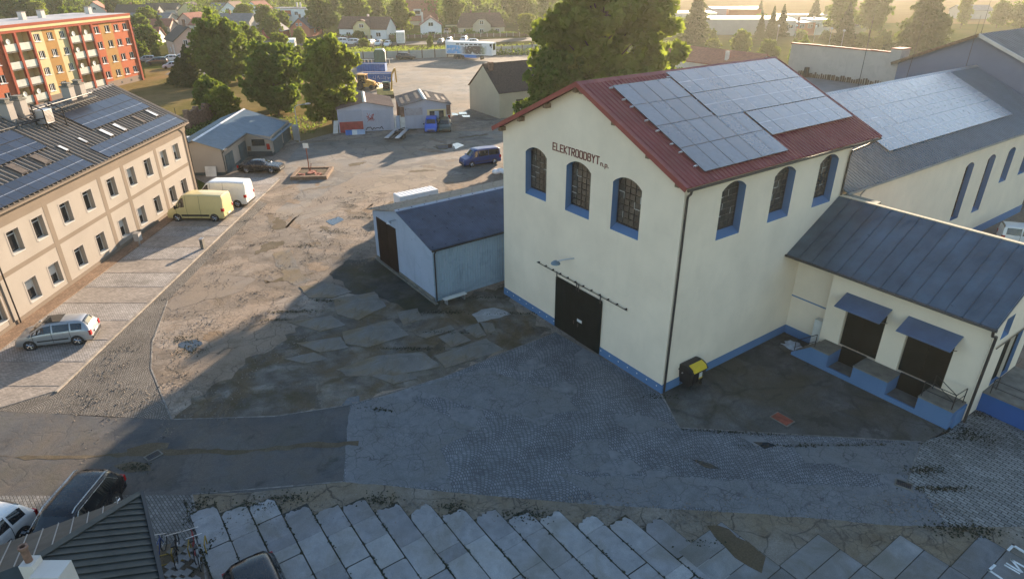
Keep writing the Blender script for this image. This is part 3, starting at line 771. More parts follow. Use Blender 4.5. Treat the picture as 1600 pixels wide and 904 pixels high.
t = thing('access_cover', 'rusty red metal cover plate lying in the dark loading apron', 'manhole cover', (*gp(1222, 655), 0), -MY)
mb = MB(); mb.box(-0.52, 0.52, -0.36, 0.36, 0, 0.04); mb.build('rim', MT['mortar'], t)
mb = MB(); mb.box(-0.46, 0.46, -0.31, 0.31, 0.02, 0.055)
for i in range(5): mb.box(-0.4, 0.4, -0.26 + i * 0.12, -0.22 + i * 0.12, 0.05, 0.063)
mb.build('plate', MT['rusty'], t)

# ================================================================== WORKSHOP (main building), its frame: x to the right along the front, y into the depth
def facade(mb, P, s0, s1, zb, zt, ops, mw=0, mr=1, nseg=10):
    """wall sheet with arched or square openings and their reveals; P(s, z, d): d is the depth into the wall"""
    ztf = zt if callable(zt) else (lambda s: zt)
    cuts = {s0, s1}
    for o in ops:
        for i in range(nseg + 1 if o.get('arch') else 2):
            n = nseg if o.get('arch') else 1
            cuts.add(round(o['s0'] + (o['s1'] - o['s0']) * i / n, 5))
    for s in getattr(ztf, 'cuts', ()): cuts.add(s)
    cuts = sorted(cuts)

    def top(o, s):
        a = o.get('arch', 0)
        if not a: return o['z1']
        t = (s - o['s0']) / (o['s1'] - o['s0']) * 2 - 1
        w = (o['s1'] - o['s0']) / 2
        Rr = (w * w + a * a) / (2 * a)
        return o['z1'] + math.sqrt(max(0, Rr * Rr - (t * w) ** 2)) - (Rr - a)
    for a, b in zip(cuts, cuts[1:]):
        m = (a + b) / 2
        here = sorted([o for o in ops if o['s0'] < m < o['s1']], key=lambda o: o['z0'])
        lo_a = lo_b = zb
        for o in here:
            if o['z0'] > zb + 1e-4: mb.quad(P(a, lo_a, 0), P(b, lo_b, 0), P(b, o['z0'], 0), P(a, o['z0'], 0), mw)
            lo_a, lo_b = top(o, a), top(o, b)
            d = o['d']
            mb.quad(P(a, lo_a, 0), P(b, lo_b, 0), P(b, lo_b, d), P(a, lo_a, d), mr)
        mb.quad(P(a, lo_a, 0), P(b, lo_b, 0), P(b, ztf(b), 0), P(a, ztf(a), 0), mw)
    for o in ops:
        d = o['d']; sl = o.get('slope', 0.0)
        for s in (o['s0'], o['s1']):
            mb.quad(P(s, o['z0'], 0), P(s, o['z1'], 0), P(s, o['z1'], d), P(s, o['z0'], d), mr)
        mb.quad(P(o['s0'], o['z0'], 0), P(o['s1'], o['z0'], 0), P(o['s1'], o['z0'] + sl, d), P(o['s0'], o['z0'] + sl, d), mr)
    return top


def bar(mb, P, s0, s1, z0, z1, d0, d1, m=0):
    """straight bar lying along a wall between two depths"""
    mb.hexa([P(s0, z0, d0), P(s1, z0, d0), P(s1, z0, d1), P(s0, z0, d1)], [P(s0, z1, d0), P(s1, z1, d0), P(s1, z1, d1), P(s0, z1, d1)], m)


def slope_panel(mb, O, U, V, N, u0, u1, v0, v1, h0, h1, m=0):
    """box lying on a sloping plane: O origin, U and V unit vectors in the plane, N its normal"""
    c = lambda u, v, h: O + U * u + V * v + N * h
    mb.hexa([c(u0, v0, h0), c(u1, v0, h0), c(u1, v1, h0), c(u0, v1, h0)], [c(u0, v0, h1), c(u1, v0, h1), c(u1, v1, h1), c(u0, v1, h1)], m)


PV_CACHE = {}
def solar(parent, O, U, V, N, u0, v0, w, h, mat, h0=0.1, half=None):
    """one framed solar panel on a roof; w along U, h along V; alike panels share their mesh"""
    key = (round(w, 3), round(h, 3), mat, half)
    if key not in PV_CACHE:
        mb = MB()
        mb.box(0.008, w - 0.008, 0.008, h - 0.008, 0, 0.035, 1)
        mb.add([(0.025, 0.025, 0.037), (w - 0.025, 0.025, 0.037), (w - 0.025, h - 0.025, 0.037), (0.025, h - 0.025, 0.037)], [(0, 1, 2, 3)], 0)
        if half == 'v':
            mb.add([(0.025, h / 2 - 0.02, 0.039), (w - 0.025, h / 2 - 0.02, 0.039), (w - 0.025, h / 2 + 0.02, 0.039), (0.025, h / 2 + 0.02, 0.039)], [(0, 1, 2, 3)], 2)
        if half == 'u':
            mb.add([(w / 2 - 0.02, 0.025, 0.039), (w / 2 + 0.02, 0.025, 0.039), (w / 2 + 0.02, h - 0.025, 0.039), (w / 2 - 0.02, h - 0.025, 0.039)], [(0, 1, 2, 3)], 2)
        PV_CACHE[key] = mb.mesh('solar_panel', [MT[mat], MT['steel'] if mat == 'pvl' else MT['black'], MT['steel']])
    o = bpy.data.objects.new('solar_panel', PV_CACHE[key])
    COL.objects.link(o)
    o.parent = parent
    p = O + U * u0 + V * v0 + N * h0
    if U.cross(V).dot(N) < 0:
        p, U = p + U * w, -U
    tl = rnd.uniform(-0.004, 0.004)
    M3 = Matrix((U, V, N)).transposed()
    o.matrix_local = Matrix.Translation(p) @ (M3 @ Matrix.Rotation(tl, 3, 'X')).to_4x4()
    return o


def profiled(mb, O, U, V, N, u0, u1, v0, v1, pitch, rw, rh, m=0, base=0.03):
    """profiled roof sheet: ribs run along V, spaced along U"""
    slope_panel(mb, O, U, V, N, u0, u1, v0, v1, 0, base, m)
    n = int((u1 - u0) / pitch)
    for i in range(n + 1):
        u = u0 + 0.03 + i * pitch
        if u + rw > u1: break
        c = lambda uu, v, h: O + U * uu + V * v + N * h
        a = rw * 0.22
        mb.add([c(u, v0, base), c(u + a, v0, base + rh), c(u + rw - a, v0, base + rh), c(u + rw, v0, base), c(u, v1, base), c(u + a, v1, base + rh), c(u + rw - a, v1, base + rh), c(u + rw, v1, base)],
               [(0, 1, 5, 4), (1, 2, 6, 5), (2, 3, 7, 6), (0, 3, 2, 1), (4, 5, 6, 7)], m)


wk = thing('workshop_building', 'tall cream workshop with red metal roof, solar panels and arched blue-framed windows', 'building', (PM[0], PM[1], 0), -MY)
W, D, EH, RH = 15.0, 14.7, 11.95, 15.45
# walls
mb = MB()
zt = lambda s: EH + (RH - EH) * (1 - abs(s + 7.5) / 7.5)
zt.cuts = (-7.5,)
front_ops = [dict(s0=-c - 1.05, s1=-c + 1.05, z0=8.15, z1=10.84, arch=0.42, d=0.5, slope=0.32) for c in (11.52, 7.6, 3.76)]
front_ops.append(dict(s0=-9.2, s1=-5.0, z0=0.0, z1=3.5, d=0.18))
Pf = lambda s, z, d: (s, d, z)
ftop = facade(mb, Pf, -W, 0, 0, zt, front_ops)
side_ops = [dict(s0=c - 0.96, s1=c + 0.96, z0=8.34, z1=10.95, arch=0.40, d=0.5, slope=0.32) for c in (3.8, 8.17, 12.45)]
Ps = lambda s, z, d: (-d, s, z)
facade(mb, Ps, 0, D, 0, EH, side_ops)
mb.quad((-W, 0, 0), (-W, D, 0), (-W, D, EH), (-W, 0, EH))
mb.poly([(-W, D, 0), (0, D, 0), (0, D, EH), (-7.5, D, RH), (-W, D, EH)])
mb.build('wall', [MT['cream'], MT['blue']], wk)
# plinth
mb = MB()
mb.box(-W - 0.04, -9.22, -0.04, 0.02, 0, 0.52); mb.box(-4.98, 0.04, -0.04, 0.02, 0, 0.52); mb.box(0.003, 0.04, 0.023, 11.36, 0, 0.56); mb.box(-W - 0.04, -W - 0.003, 0.023, D, 0, 0.52)
mb.build('plinth', MT['blue'], wk)
mb = MB()
for i in range(20):
    x = -14.6 + i * 0.75
    if -9.3 < x < -4.9: continue
    mb.box(x - 0.03, x + 0.03, -0.05, -0.038, 0.30, 0.36)
mb.build('plinth_fixing', MT['white'], wk)['kind'] = 'stuff'


def old_window(o, P, cols, rows, seed):
    """arched iron-framed workshop window: frame, many small panes, bars"""
    r = random.Random(seed)
    zb = o['z0'] + 0.30
    d = o['d'] - 0.04
    top = lambda s: ftop(o, s)
    fr = MB()
    n = 10
    S = [o['s0'] + (o['s1'] - o['s0']) * i / n for i in range(n + 1)]
    for a, b in zip(S, S[1:]):
        fr.hexa([P(a, top(a) - 0.07, d - 0.03), P(b, top(b) - 0.07, d - 0.03), P(b, top(b) - 0.07, d + 0.05), P(a, top(a) - 0.07, d + 0.05)], [P(a, top(a), d - 0.03), P(b, top(b), d - 0.03), P(b, top(b), d + 0.05), P(a, top(a), d + 0.05)])
    bar(fr, P, o['s0'], o['s0'] + 0.05, zb, o['z1'] - 0.05, d - 0.03, d + 0.05)
    bar(fr, P, o['s1'] - 0.05, o['s1'], zb, o['z1'] - 0.05, d - 0.03, d + 0.05)
    bar(fr, P, o['s0'] + 0.05, o['s1'] - 0.05, zb, zb + 0.06, d - 0.031, d + 0.05)
    f = fr.build('window', MT['black'], wk)
    cw = (o['s1'] - o['s0'] - 0.1) / cols
    rh = (o['z1'] + 0.1 - zb) / rows
    for i in range(cols):
        a = o['s0'] + 0.05 + cw * i
        for j in range(rows):
            z0 = zb + 0.05 + rh * j
            z1 = z0 + rh if j < rows - 1 else None
            t0 = top(a + 0.01) - 0.05 if z1 is None else z1
            t1 = top(a + cw - 0.01) - 0.05 if z1 is None else z1
            if z1 is None and min(t0, t1) < z0 + 0.05: continue
            p = MB(); k = r.uniform(0, 0.02); g = 0.022
            p.hexa([P(a + g, z0 + g, d + 0.01 + k), P(a + cw - g, z0 + g, d + 0.01), P(a + cw - g, z0 + g, d + 0.05), P(a + g, z0 + g, d + 0.05)],
                   [P(a + g, t0 - g, d + 0.01), P(a + cw - g, t1 - g, d + 0.01 + k), P(a + cw - g, t1 - g, d + 0.05), P(a + g, t0 - g, d + 0.05)])
            p.build('pane', MT['oldglass'], f)
    b = MB()
    for i in range(1, cols):
        a = o['s0'] + 0.05 + cw * i
        bar(b, P, a - 0.013, a + 0.013, zb + 0.06, top(a) - 0.06, d - 0.012, d + 0.03)
    for j in range(1, rows):
        z = zb + 0.05 + rh * j
        bar(b, P, o['s0'] + 0.05, o['s1'] - 0.05, z - 0.012, z + 0.012, d - 0.009, d + 0.028)
    b.build('glazing_bar', MT['pipe'], f)['kind'] = 'stuff'
    w = MB()
    for q in range(r.randint(5, 9)):
        i, j = r.randint(1, cols - 1), r.randint(1, rows - 2)
        a, z = o['s0'] + 0.05 + cw * i, zb + 0.05 + rh * j
        if r.random() < 0.5: bar(w, P, a - cw, a, z - 0.016, z + 0.016, d - 0.018, d - 0.012)
        else: bar(w, P, a - 0.016, a + 0.016, z, z + rh, d - 0.018, d - 0.012)
    w.build('pale_putty', MT['offwhite'], f)['kind'] = 'stuff'
for i, o in enumerate(front_ops[:3]): old_window(o, Pf, 5, 7, 10 + i)
for i, o in enumerate(side_ops): old_window(o, Ps, 5, 7, 20 + i)

# sliding doors with their rail
for k, (a, b) in enumerate(((-9.22, -7.13), (-7.09, -4.98))):
    mb = MB(); y = -0.1 if k else -0.06
    mb.box(a, b, y, y + 0.05, 0.03, 3.62)
    for i in range(5):
        x = a + 0.02 + (b - a - 0.04) * i / 4
        mb.box(x - 0.03, x + 0.03, y - 0.02, y, 0.06, 3.58)
    dr = mb.build('door', MT['doorgreen'], wk)
    h = MB(); h.box(b - 0.25 if k == 0 else a + 0.15, b - 0.2 if k == 0 else a + 0.2, y - 0.06, y - 0.02, 1.05, 1.3); h.build('handle', MT['pipe'], dr)
    for x in (a + 0.1, b - 0.1):
        hg = MB(); hg.box(x - 0.04, x + 0.04, y - 0.04, y - 0.021, 3.45, 3.98); hg.build('hanger', MT['pipe'], dr)
    if k:
        lb = MB(); lb.box(a + 0.08, a + 0.52, y - 0.03, y - 0.021, 1.42, 1.6); lb.build('notice', MT['white'], dr)
mb = MB()
mb.tube((-11.1, -0.14, 3.93), (-2.92, -0.14, 3.93), 0.024, 6)
for i in range(12): mb.box(-11.0 + i * 0.72, -10.95 + i * 0.72, -0.16, 0, 3.9, 3.99)
mb.build('door_rail', MT['pipe'], wk)
# lettering, letter by letter, 0.44 m tall
GL = {'E': [[(1, 0), (0, 0), (0, 1), (1, 1)], [(0, .5), (.85, .5)]], 'L': [[(0, 1), (0, 0), (1, 0)]], 'K': [[(0, 0), (0, 1)], [(1, 1), (.1, .5), (1, 0)]], 'T': [[(0, 1), (1, 1)], [(.5, 1), (.5, 0)]],
      'R': [[(0, 0), (0, 1), (.8, 1), (1, .88), (1, .62), (.8, .5), (0, .5)], [(.45, .5), (1, 0)]], 'O': [[(0, .12), (0, .88), (.15, 1), (.85, 1), (1, .88), (1, .12), (.85, 0), (.15, 0), (0, .12)]],
      'D': [[(0, 0), (0, 1), (.75, 1), (1, .82), (1, .18), (.75, 0), (0, 0)]], 'B': [[(0, 0), (0, 1), (.75, 1), (.95, .88), (.95, .64), (.75, .53), (0, .53)], [(.75, .53), (1, .4), (1, .12), (.8, 0), (0, 0)]],
      'Y': [[(0, 1), (.5, .5), (1, 1)], [(.5, .5), (.5, 0)]], 'n': [[(0, 0), (0, 1)], [(0, .7), (.4, 1), (.8, .95), (1, .7), (1, 0)]], 'p': [[(0, -.6), (0, 1)], [(0, .9), (.6, 1), (1, .8), (1, .2), (.6, 0), (0, .1)]], '.': [[(0, 0), (0.12, 0)]]}
def letters(text, x0, z0, w, gap, h, th, parent, yb=-0.03):
    x = x0
    for ch in text:
        ww = w * (0.25 if ch == '.' else 1)
        mb = MB()
        for L in GL[ch]:
            q = [(x + a * w, z0 + b * h) for a, b in L]
            for (ax, az), (bx, bz) in zip(q, q[1:]):
                dx, dz = bx - ax, bz - az
                l = math.hypot(dx, dz) or 1
                ex, ez, nx, nz = dx / l * th / 2, dz / l * th / 2, -dz / l * th / 2, dx / l * th / 2
                c = [(ax - ex + nx, az - ez + nz), (ax - ex - nx, az - ez - nz), (bx + ex - nx, bz + ez - nz), (bx + ex + nx, bz + ez + nz)]
                mb.hexa([(p[0], yb, p[1]) for p in c], [(p[0], -0.001, p[1]) for p in c])
        mb.build('letter', MT['letters'], parent)
        x += ww + gap
letters('ELEKTROODBYT', -9.9, 11.50, 0.225, 0.112, 0.40, 0.058, wk)
letters('n.p.', -5.83, 11.46, 0.15, 0.08, 0.15, 0.035, wk)
# roof: two slopes of profiled sheet, fascia boards, ridge cap, gutter
k = (RH - EH) / 7.5
ang = math.atan(k)
ca, sa = math.cos(ang), math.sin(ang)
V_ = Vector((0, 1, 0))
rf = MB()
ext = 0.46
Lr = (7.5 + ext) / ca
ROF = []
for sgn in (1, -1):
    U_ = Vector((sgn * ca, 0, -sa)); N_ = Vector((sgn * sa, 0, ca)); O_ = Vector((-7.5, 0, RH + 0.1))
    # ribs run down the slope: spaced along y
    profiled(rf, O_, Vector((0, 1, 0)), U_, N_, -0.5, D + 2.1 if sgn > 0 else D + 0.6, 0.0, Lr, 0.30, 0.14, 0.05)
    ROF.append((O_, U_, N_))
roof = rf.build('roof', MT['redmetal'], wk)
for sgn in (1, -1):
    mb = MB()
    O_, U_, N_ = ROF[0 if sgn > 0 else 1]
    slope_panel(mb, O_, Vector((0, 1, 0)), U_, N_, -0.56, -0.503, 0.0, Lr + 0.02, -0.16, 0.09)
    slope_panel(mb, O_, Vector((0, 1, 0)), U_, N_, -0.503, -0.36, 0.0, Lr + 0.02, 0.075, 0.095)
    e = (D + 2.1 if sgn > 0 else D + 0.6)
    mb.build('verge_trim', MT['redtrim'], roof)
    mb = MB(); slope_panel(mb, O_, Vector((0, 1, 0)), U_, N_, e + 0.003, e + 0.06, 0.0, Lr + 0.02, -0.12, 0.09); mb.build('verge_trim', MT['redtrim'], roof)
mb = MB(); mb.extr([(-7.75, RH + 0.06), (-7.5, RH + 0.2), (-7.25, RH + 0.06), (-7.25, RH + 0.02), (-7.75, RH + 0.02)], 'y', -0.55, D + 2.1)
mb.build('ridge_cap', MT['redtrim'], roof)
# purlin ends under the verge
for d_ in (0.25, 2.8, 5.3, 7.3):
    for sgn in (1, -1):
        x = -7.5 + sgn * d_
        z = RH - d_ * k
        mb = MB(); mb.box(x - 0.12, x + 0.12, -0.42, 0.02, z - 0.3, z - 0.05)
        mb.build('purlin', MT['wood'], wk)
mb = MB()
xe = 0.0 + ext
ze = RH + 0.1 - (7.5 + ext) * k
mb.extr([(xe, ze - 0.02), (xe + 0.12, ze - 0.02), (xe + 0.13, ze - 0.1), (xe + 0.07, ze - 0.15), (xe, ze - 0.12)], 'y', -0.45, D + 2.0)
mb.build('gutter', MT['pipe'], wk)
for pts in ([(xe + 0.05, -0.15, ze - 0.14), (xe + 0.0, -0.15, ze - 0.3), (0.12, 0.1, ze - 0.55), (0.09, 0.12, ze - 0.75), (0.09, 0.12, 0.05)], [(xe + 0.05, D + 1.4, ze - 0.14), (xe - 0.1, D + 0.9, ze - 0.35), (0.12, D - 0.25, ze - 0.6), (0.09, D - 0.28, ze - 0.9), (0.09, D - 0.28, 8.5)]):
    mb = MB(); mb.path(pts, 0.06, 8); mb.build('downpipe', MT['pipe'], wk)
# solar panels on the right slope
O_, U_, N_ = ROF[0]
tou = lambda u: (7.5 - u) / ca     # distance down the slope from a plan offset u measured from the right wall
UU = Vector((0, 1, 0)); VV = U_
pw = 1.13
for r_, (ut, ub, cols) in enumerate(((6.78, 5.11, 4), (5.11, 3.44, 4), (3.44, 1.77, 6), (1.77, 0.10, 6))):
    a, b = tou(ut), tou(ub)
    for c in range(cols):
        solar(wk, O_, UU, VV, N_, 1.3 + c * pw, a, pw, b - a, 'pv', 0.14)
for r_, (ut, ub, y0, cols) in enumerate(((7.24, 5.27, 5.92, 9), (5.24, 3.27, 5.92, 9), (3.22, 1.30, 8.2, 7))):
    a, b = tou(ut), tou(ub)
    for c in range(cols):
        solar(wk, O_, UU, VV, N_, y0 + c * 1.155, a, 1.155, b - a, 'pvl', 0.17, 'v')
mb = MB()
for u in (6.7, 5.7, 5.1, 4.0, 3.2, 2.2, 1.6, 0.6):
    slope_panel(mb, O_, UU, VV, N_, 1.05, 1.3, tou(u), tou(u) + 0.06, 0.08, 0.16)
for u in (6.9, 5.8, 4.8, 3.7): slope_panel(mb, O_, UU, VV, N_, 5.6, 5.95, tou(u), tou(u) + 0.05, 0.09, 0.17)
mb.build('mounting_rail', MT['alu'], roof)['kind'] = 'stuff'
# wall lamp over the door
mb = MB(); mb.path([(-7.65, 0, 5.38), (-7.9, -0.5, 5.35), (-8.25, -0.85, 5.2)], 0.035, 6)
lm = thing('wall_lamp', 'grey swan-neck lamp on the workshop front above the sliding doors', 'lamp', (PM[0], PM[1], 0), -MY)
mb.build('arm', MT['steel'], lm)
mb = MB(); mb.lathe([(0.05, 0.12), (0.12, 0.1), (0.27, -0.02), (0.29, -0.1)], (-8.3, -0.9, 5.12), 'z', 14); mb.build('shade', MT['bluegrey'], lm)
mb = MB(); mb.lathe([(0.02, 0.0), (0.2, 0.02), (0.2, -0.03), (0.08, -0.09)], (-8.3, -0.9, 5.05), 'z', 12); mb.build('bulb_glass', MT['lampclear'], lm)

# ================================================================== LOADING ANNEX beside the workshop
an = thing('loading_annex', 'low cream loading annex with dark seamed metal roof and blue loading dock', 'building', (PM[0], PM[1], 0), -MY)
mb = MB()
Pa = lambda s, z, d: (s, 10.7 + d, z)
adoors = [dict(s0=3.75, s1=5.95, z0=1.15, z1=4.0, d=0.3), dict(s0=7.1, s1=9.4, z0=1.15, z1=4.0, d=0.3)]
facade(mb, Pa, 2.6, 10.75, 0, 5.62, adoors, 0, 0)
Pr = lambda s, z, d: (10.75 - d, s, z)
rt = lambda s: 5.55 + (s - 10.7) * 0.62 if s < 14.4 else 5.55 + 3.7 * 0.62
rt.cuts = (14.4,)
facade(mb, Pr, 10.7, 16.5, 0, rt, [dict(s0=13.0, s1=15.4, z0=1.2, z1=3.9, d=0.25), dict(s0=11.9, s1=12.9, z0=4.4, z1=5.6, d=0.25, slope=0.2)], 0, 1)
mb.box(0.003, 2.6, 11.4, 11.6, 0, 6.0)                   # recessed niche
mb.box(2.6, 2.75, 10.72, 11.39, 0, 5.7)
mb.box(0.003, 2.597, 11.385, 11.399, 2.62, 2.7, 1)
mb.quad((0.01, 14.4, 0), (10.74, 14.4, 0), (10.74, 14.4, 8.0), (0.01, 14.4, 8.0))
mb.build('wall', [MT['cream'], MT['blue']], an)
mb = MB(); mb.box(0.045, 2.55, 11.34, 11.384, 0, 0.56); mb.box(2.55, 2.597, 10.75, 11.384, 0, 0.56); mb.build('plinth', MT['blue'], an)
mb = MB(); mb.box(2.02, 2.5, 10.9, 11.3, 0.0, 2.0); mb.build('meter_box', MT['offwhite'], an)
# dock in three blocks with two sunken bays
mb = MB()
Y0, Y1 = 9.3, 10.7
for a, b in ((3.0, 4.05), (5.5, 7.4), (8.98, 10.62)): mb.box(a, b, Y0, Y1 - 0.003, 0, 1.06)
for a, b in ((4.053, 5.497), (7.403, 8.977)): mb.box(a, b, Y0, Y0 + 0.12, 0, 0.3)
mb.box(10.623, 10.74, Y0 + 0.3, Y1 - 0.003, 0, 1.05)
dk = mb.build('loading_dock', MT['blue'], an)
for a, b in ((4.056, 5.494), (7.406, 8.974)):
    mb = MB(); mb.box(a, b, 10.6, 10.697, 0.203, 1.2); mb.build('bay_back', MT['doorgreen'], dk)
mb = MB()
for a, b in ((2.98, 4.07), (5.48, 7.42), (8.96, 10.66)): mb.box(a, b, Y0 - 0.03, Y1 - 0.003, 1.063, 1.15)
mb.build('dock_top', MT['mortar'], dk)
mb = MB()
for a, b in ((4.053, 5.497), (7.403, 8.977)): mb.box(a, b, Y0 + 0.123, Y1 - 0.003, 0, 0.2)
mb.build('bay_floor', MT['mortar'], dk)
for i in range(6):
    mb = MB(); x = 1.86 + i * 0.19; mb.box(x, x + 0.187, Y0 + 0.05, Y1 - 0.25, 0, 0.17 * (i + 1)); mb.build('step', MT['mortar'], dk)
mb = MB(); mb.prism([(1.84, 0), (3.0, 0), (3.0, 1.06), (2.9, 1.06)], 0, 0.045)
st = MB()
st.extr([(1.84, 0.0), (2.995, 0.0), (2.995, 1.1), (1.84, 0.2)], 'y', Y0, Y0 + 0.045)
st.build('stair_cheek', MT['blue'], dk)
for o_ in adoors:
    m2 = (o_['s0'] + o_['s1']) / 2
    for a, b in ((o_['s0'] + 0.03, m2 - 0.01), (m2 + 0.01, o_['s1'] - 0.03)):
        mb = MB(); mb.box(a, b, 10.9, 10.96, 1.16, 3.97)
        for i in range(3): mb.box(a + 0.05, b - 0.05, 10.88, 10.9, 1.4 + i * 1.1, 1.5 + i * 1.1)
        mb.build('door', MT['doorgreen'], an)
mb = MB(); mb.box(10.56, 10.6, 13.0, 15.4, 1.21, 3.88); mb.build('door', MT['doorgreen'], an)
mb = MB(); mb.tube((10.82, 11.6, 4.05), (10.82, 15.5, 4.05), 0.03, 6); mb.build('door_rail', MT['pipe'], an)
for a, b in ((3.55, 6.1), (6.95, 9.6)):
    mb = MB(); mb.hexa([(a, 9.55, 3.95), (b, 9.55, 3.95), (b, 10.69, 4.45), (a, 10.69, 4.45)], [(a, 9.55, 3.99), (b, 9.55, 3.99), (b, 10.69, 4.49), (a, 10.69, 4.49)])
    aw = mb.build('awning', MT['bluegrey'] if False else M_metal('awning_sheet', (0.09, 0.14, 0.24), 0.55, 0.1, 0.2, 0.1), an)
    b2 = MB()
    for x in (a + 0.08, b - 0.08): b2.tube((x, 10.69, 3.6), (x, 9.7, 3.98), 0.025, 5)
    b2.build('bracket', MT['pipe'], aw)
def railing(pts, h, parent, n=1, z=1.15):
    mb = MB()
    for p in pts: mb.tube((p[0], p[1], z), (p[0], p[1], z + h), 0.025, 6)
    for f in ([1.0, 0.5] if n > 1 else [1.0]):
        for a, b in zip(pts, pts[1:]): mb.tube((a[0], a[1], z + h * f), (b[0], b[1], z + h * f), 0.022, 6)
    return mb.build('railing', MT['black'], parent)
railing([(9.1, 10.5), (10.5, 9.4), (10.56, 10.5)], 0.85, dk, 2)
railing([(9.05, 9.4), (10.5, 9.4)], 0.85, dk, 2)
mb = MB(); mb.path([(1.95, 9.4, 0.2), (1.95, 9.4, 1.0), (3.1, 9.4, 1.95), (3.1, 9.4, 1.15)], 0.025, 6); mb.path([(1.95, 9.4, 0.55), (3.1, 9.4, 1.5)], 0.02, 6); mb.build('railing', MT['black'], dk)
# roof of seamed sheets, one by one
O_ = Vector((0, 9.85, 5.86)); k = 2.64 / 4.5
ang = math.atan(k); ca, sa = math.cos(ang), math.sin(ang)
U_ = Vector((1, 0, 0)); V_ = Vector((0, ca, sa)); N_ = Vector((0, -sa, ca))
LV = 4.5 / ca
mb = MB(); slope_panel(mb, O_, U_, V_, N_, 0.02, 11.0, 0.0, LV, -0.12, -0.005)
ar = mb.build('roof', MT['darkmetal'], an)
for i in range(14):
    a, b = 0.03 + i * 0.79, 0.03 + (i + 1) * 0.79
    b = min(b, 11.0)
    mb = MB()
    NX, NY = 3, 8
    vs = []
    for j in range(NY + 1):
        for q in range(NX + 1):
            h = 0.012 + rnd.uniform(0, 0.022) * (1 if 0 < q < NX and 0 < j < NY else 0)
            vs.append(O_ + U_ * (a + 0.012 + (b - a - 0.03) * q / NX) + V_ * (-0.05 + (LV + 0.05) * j / NY) + N_ * h)
    mb.add(vs, [(j * (NX + 1) + q, j * (NX + 1) + q + 1, (j + 1) * (NX + 1) + q + 1, (j + 1) * (NX + 1) + q) for j in range(NY) for q in range(NX)])
    slope_panel(mb, O_, U_, V_, N_, b - 0.018, b + 0.012, -0.05, LV, 0.0, 0.06)
    mb.build('roof_sheet', MT['darkmetal'], ar, smooth=False)
mb = MB(); mb.box(0.02, 11.0, 14.36, 14.62, 8.3, 8.56); mb.build('ridge_wall', MT['beige'], an)
mb = MB(); mb.box(0.02, 2.1, 14.63, 15.3, 8.2, 8.5); mb.build('flashing', M_plain('green_grey_felt', (0.10, 0.13, 0.11), 0.8), an)
mb = MB(); mb.extr([(9.78, 5.84), (9.65, 5.84), (9.63, 5.76), (9.7, 5.7), (9.79, 5.73)], 'x', 0.02, 11.05); mb.build('gutter', MT['pipe'], an)
mb = MB(); mb.path([(10.9, 9.75, 5.75), (10.9, 9.9, 5.4), (10.88, 10.62, 5.1), (10.88, 10.62, 0.05)], 0.07, 8); mb.build('downpipe', MT['pipe'], an)
mb = MB(); mb.path([(10.97, 9.9, 5.9), (10.97, 14.3, 8.5)], 0.02, 5); mb.build('lightning_wire', MT['steel'], an)
# second dock round the corner
sd = thing('side_loading_dock', 'deep blue side dock with concrete top beyond the annex corner', 'loading dock', (PM[0], PM[1], 0), -MY)
mb = MB(); mb.box(10.76, 17.5, 12.35, 16.4, 0, 1.1); mb.build('dock_body', MT['bluedeep'], sd)
mb = MB(); mb.box(10.76, 17.5, 12.32, 16.4, 1.103, 1.18); mb.build('dock_top', MT['mortar'], sd)
railing([(11.1, 13.0), (11.05, 12.45), (13.5, 12.45), (16.5, 12.45)], 0.8, sd, 2, 1.18)
t = thing('tarpaulin', 'crumpled blue-white tarpaulin lying beside the dock steps', 'tarpaulin', (PM[0], PM[1], 0), -MY)
mb = MB()
vs, n = [], 9
for j in range(n):
    for i in range(n):
        x, y = i / (n - 1) * 2 - 1, j / (n - 1) * 2 - 1
        e = max(0, 1 - (x * x + y * y) ** 0.5)
        vs.append((1.45 + 0.62 * x * (1 + 0.2 * math.sin(5 * y)), 10.25 + 0.42 * y * (1 + 0.2 * math.cos(4 * x)), 0.02 + (e > 0) * (0.1 + rnd.uniform(0, 0.22)) * min(1, e * 3)))
mb.add(vs, [(j * n + i, j * n + i + 1, (j + 1) * n + i + 1, (j + 1) * n + i) for j in range(n - 1) for i in range(n - 1)])
mb.build('sheet', M_plain('tarpaulin_cloth', (0.33, 0.38, 0.46), 0.5, var=0.25, scale=4), t, smooth=True)

# ================================================================== LONG HALL behind the annex (right)
lh = thing('long_hall', 'long cream hall with grey profiled roof and pale solar panels at right', 'building', (PM[0], PM[1], 0), -MY)
hops = [dict(s0=33.3, s1=34.75, z0=2.6, z1=7.0, arch=0.3, d=0.45, slope=0.0), dict(s0=37.3, s1=38.75, z0=2.45, z1=7.0, arch=0.3, d=0.45, slope=0.2), dict(s0=41.3, s1=42.75, z0=4.3, z1=7.0, arch=0.3, d=0.45, slope=0.2), dict(s0=45.3, s1=46.75, z0=4.3, z1=7.0, arch=0.3, d=0.45, slope=0.2)]
mb = MB()
Pl = lambda s, z, d: (-0.25 - d, s, z)
htop = facade(mb, Pl, 15.0, 49.4, 0, 8.75, hops, 0, 1)
HR = 12.35
mb.poly([(-0.25, 15.0, 0), (-15.2, 15.0, 0), (-15.2, 15.0, 8.75), (-7.6, 15.0, HR), (-0.25, 15.0, 8.75)])
mb.poly([(-0.25, 49.4, 0), (-15.2, 49.4, 0), (-15.2, 49.4, 8.75), (-7.6, 49.4, HR), (-0.25, 49.4, 8.75)])
mb.quad((-15.2, 15, 0), (-15.2, 49.4, 0), (-15.2, 49.4, 8.75), (-15.2, 15, 8.75))
mb.build('wall', [MT['cream'], MT['blue']], lh)
mb = MB(); mb.box(-0.247, -0.2, 15.0, 49.44, 0, 0.75); mb.build('plinth', MT['blue'], lh)
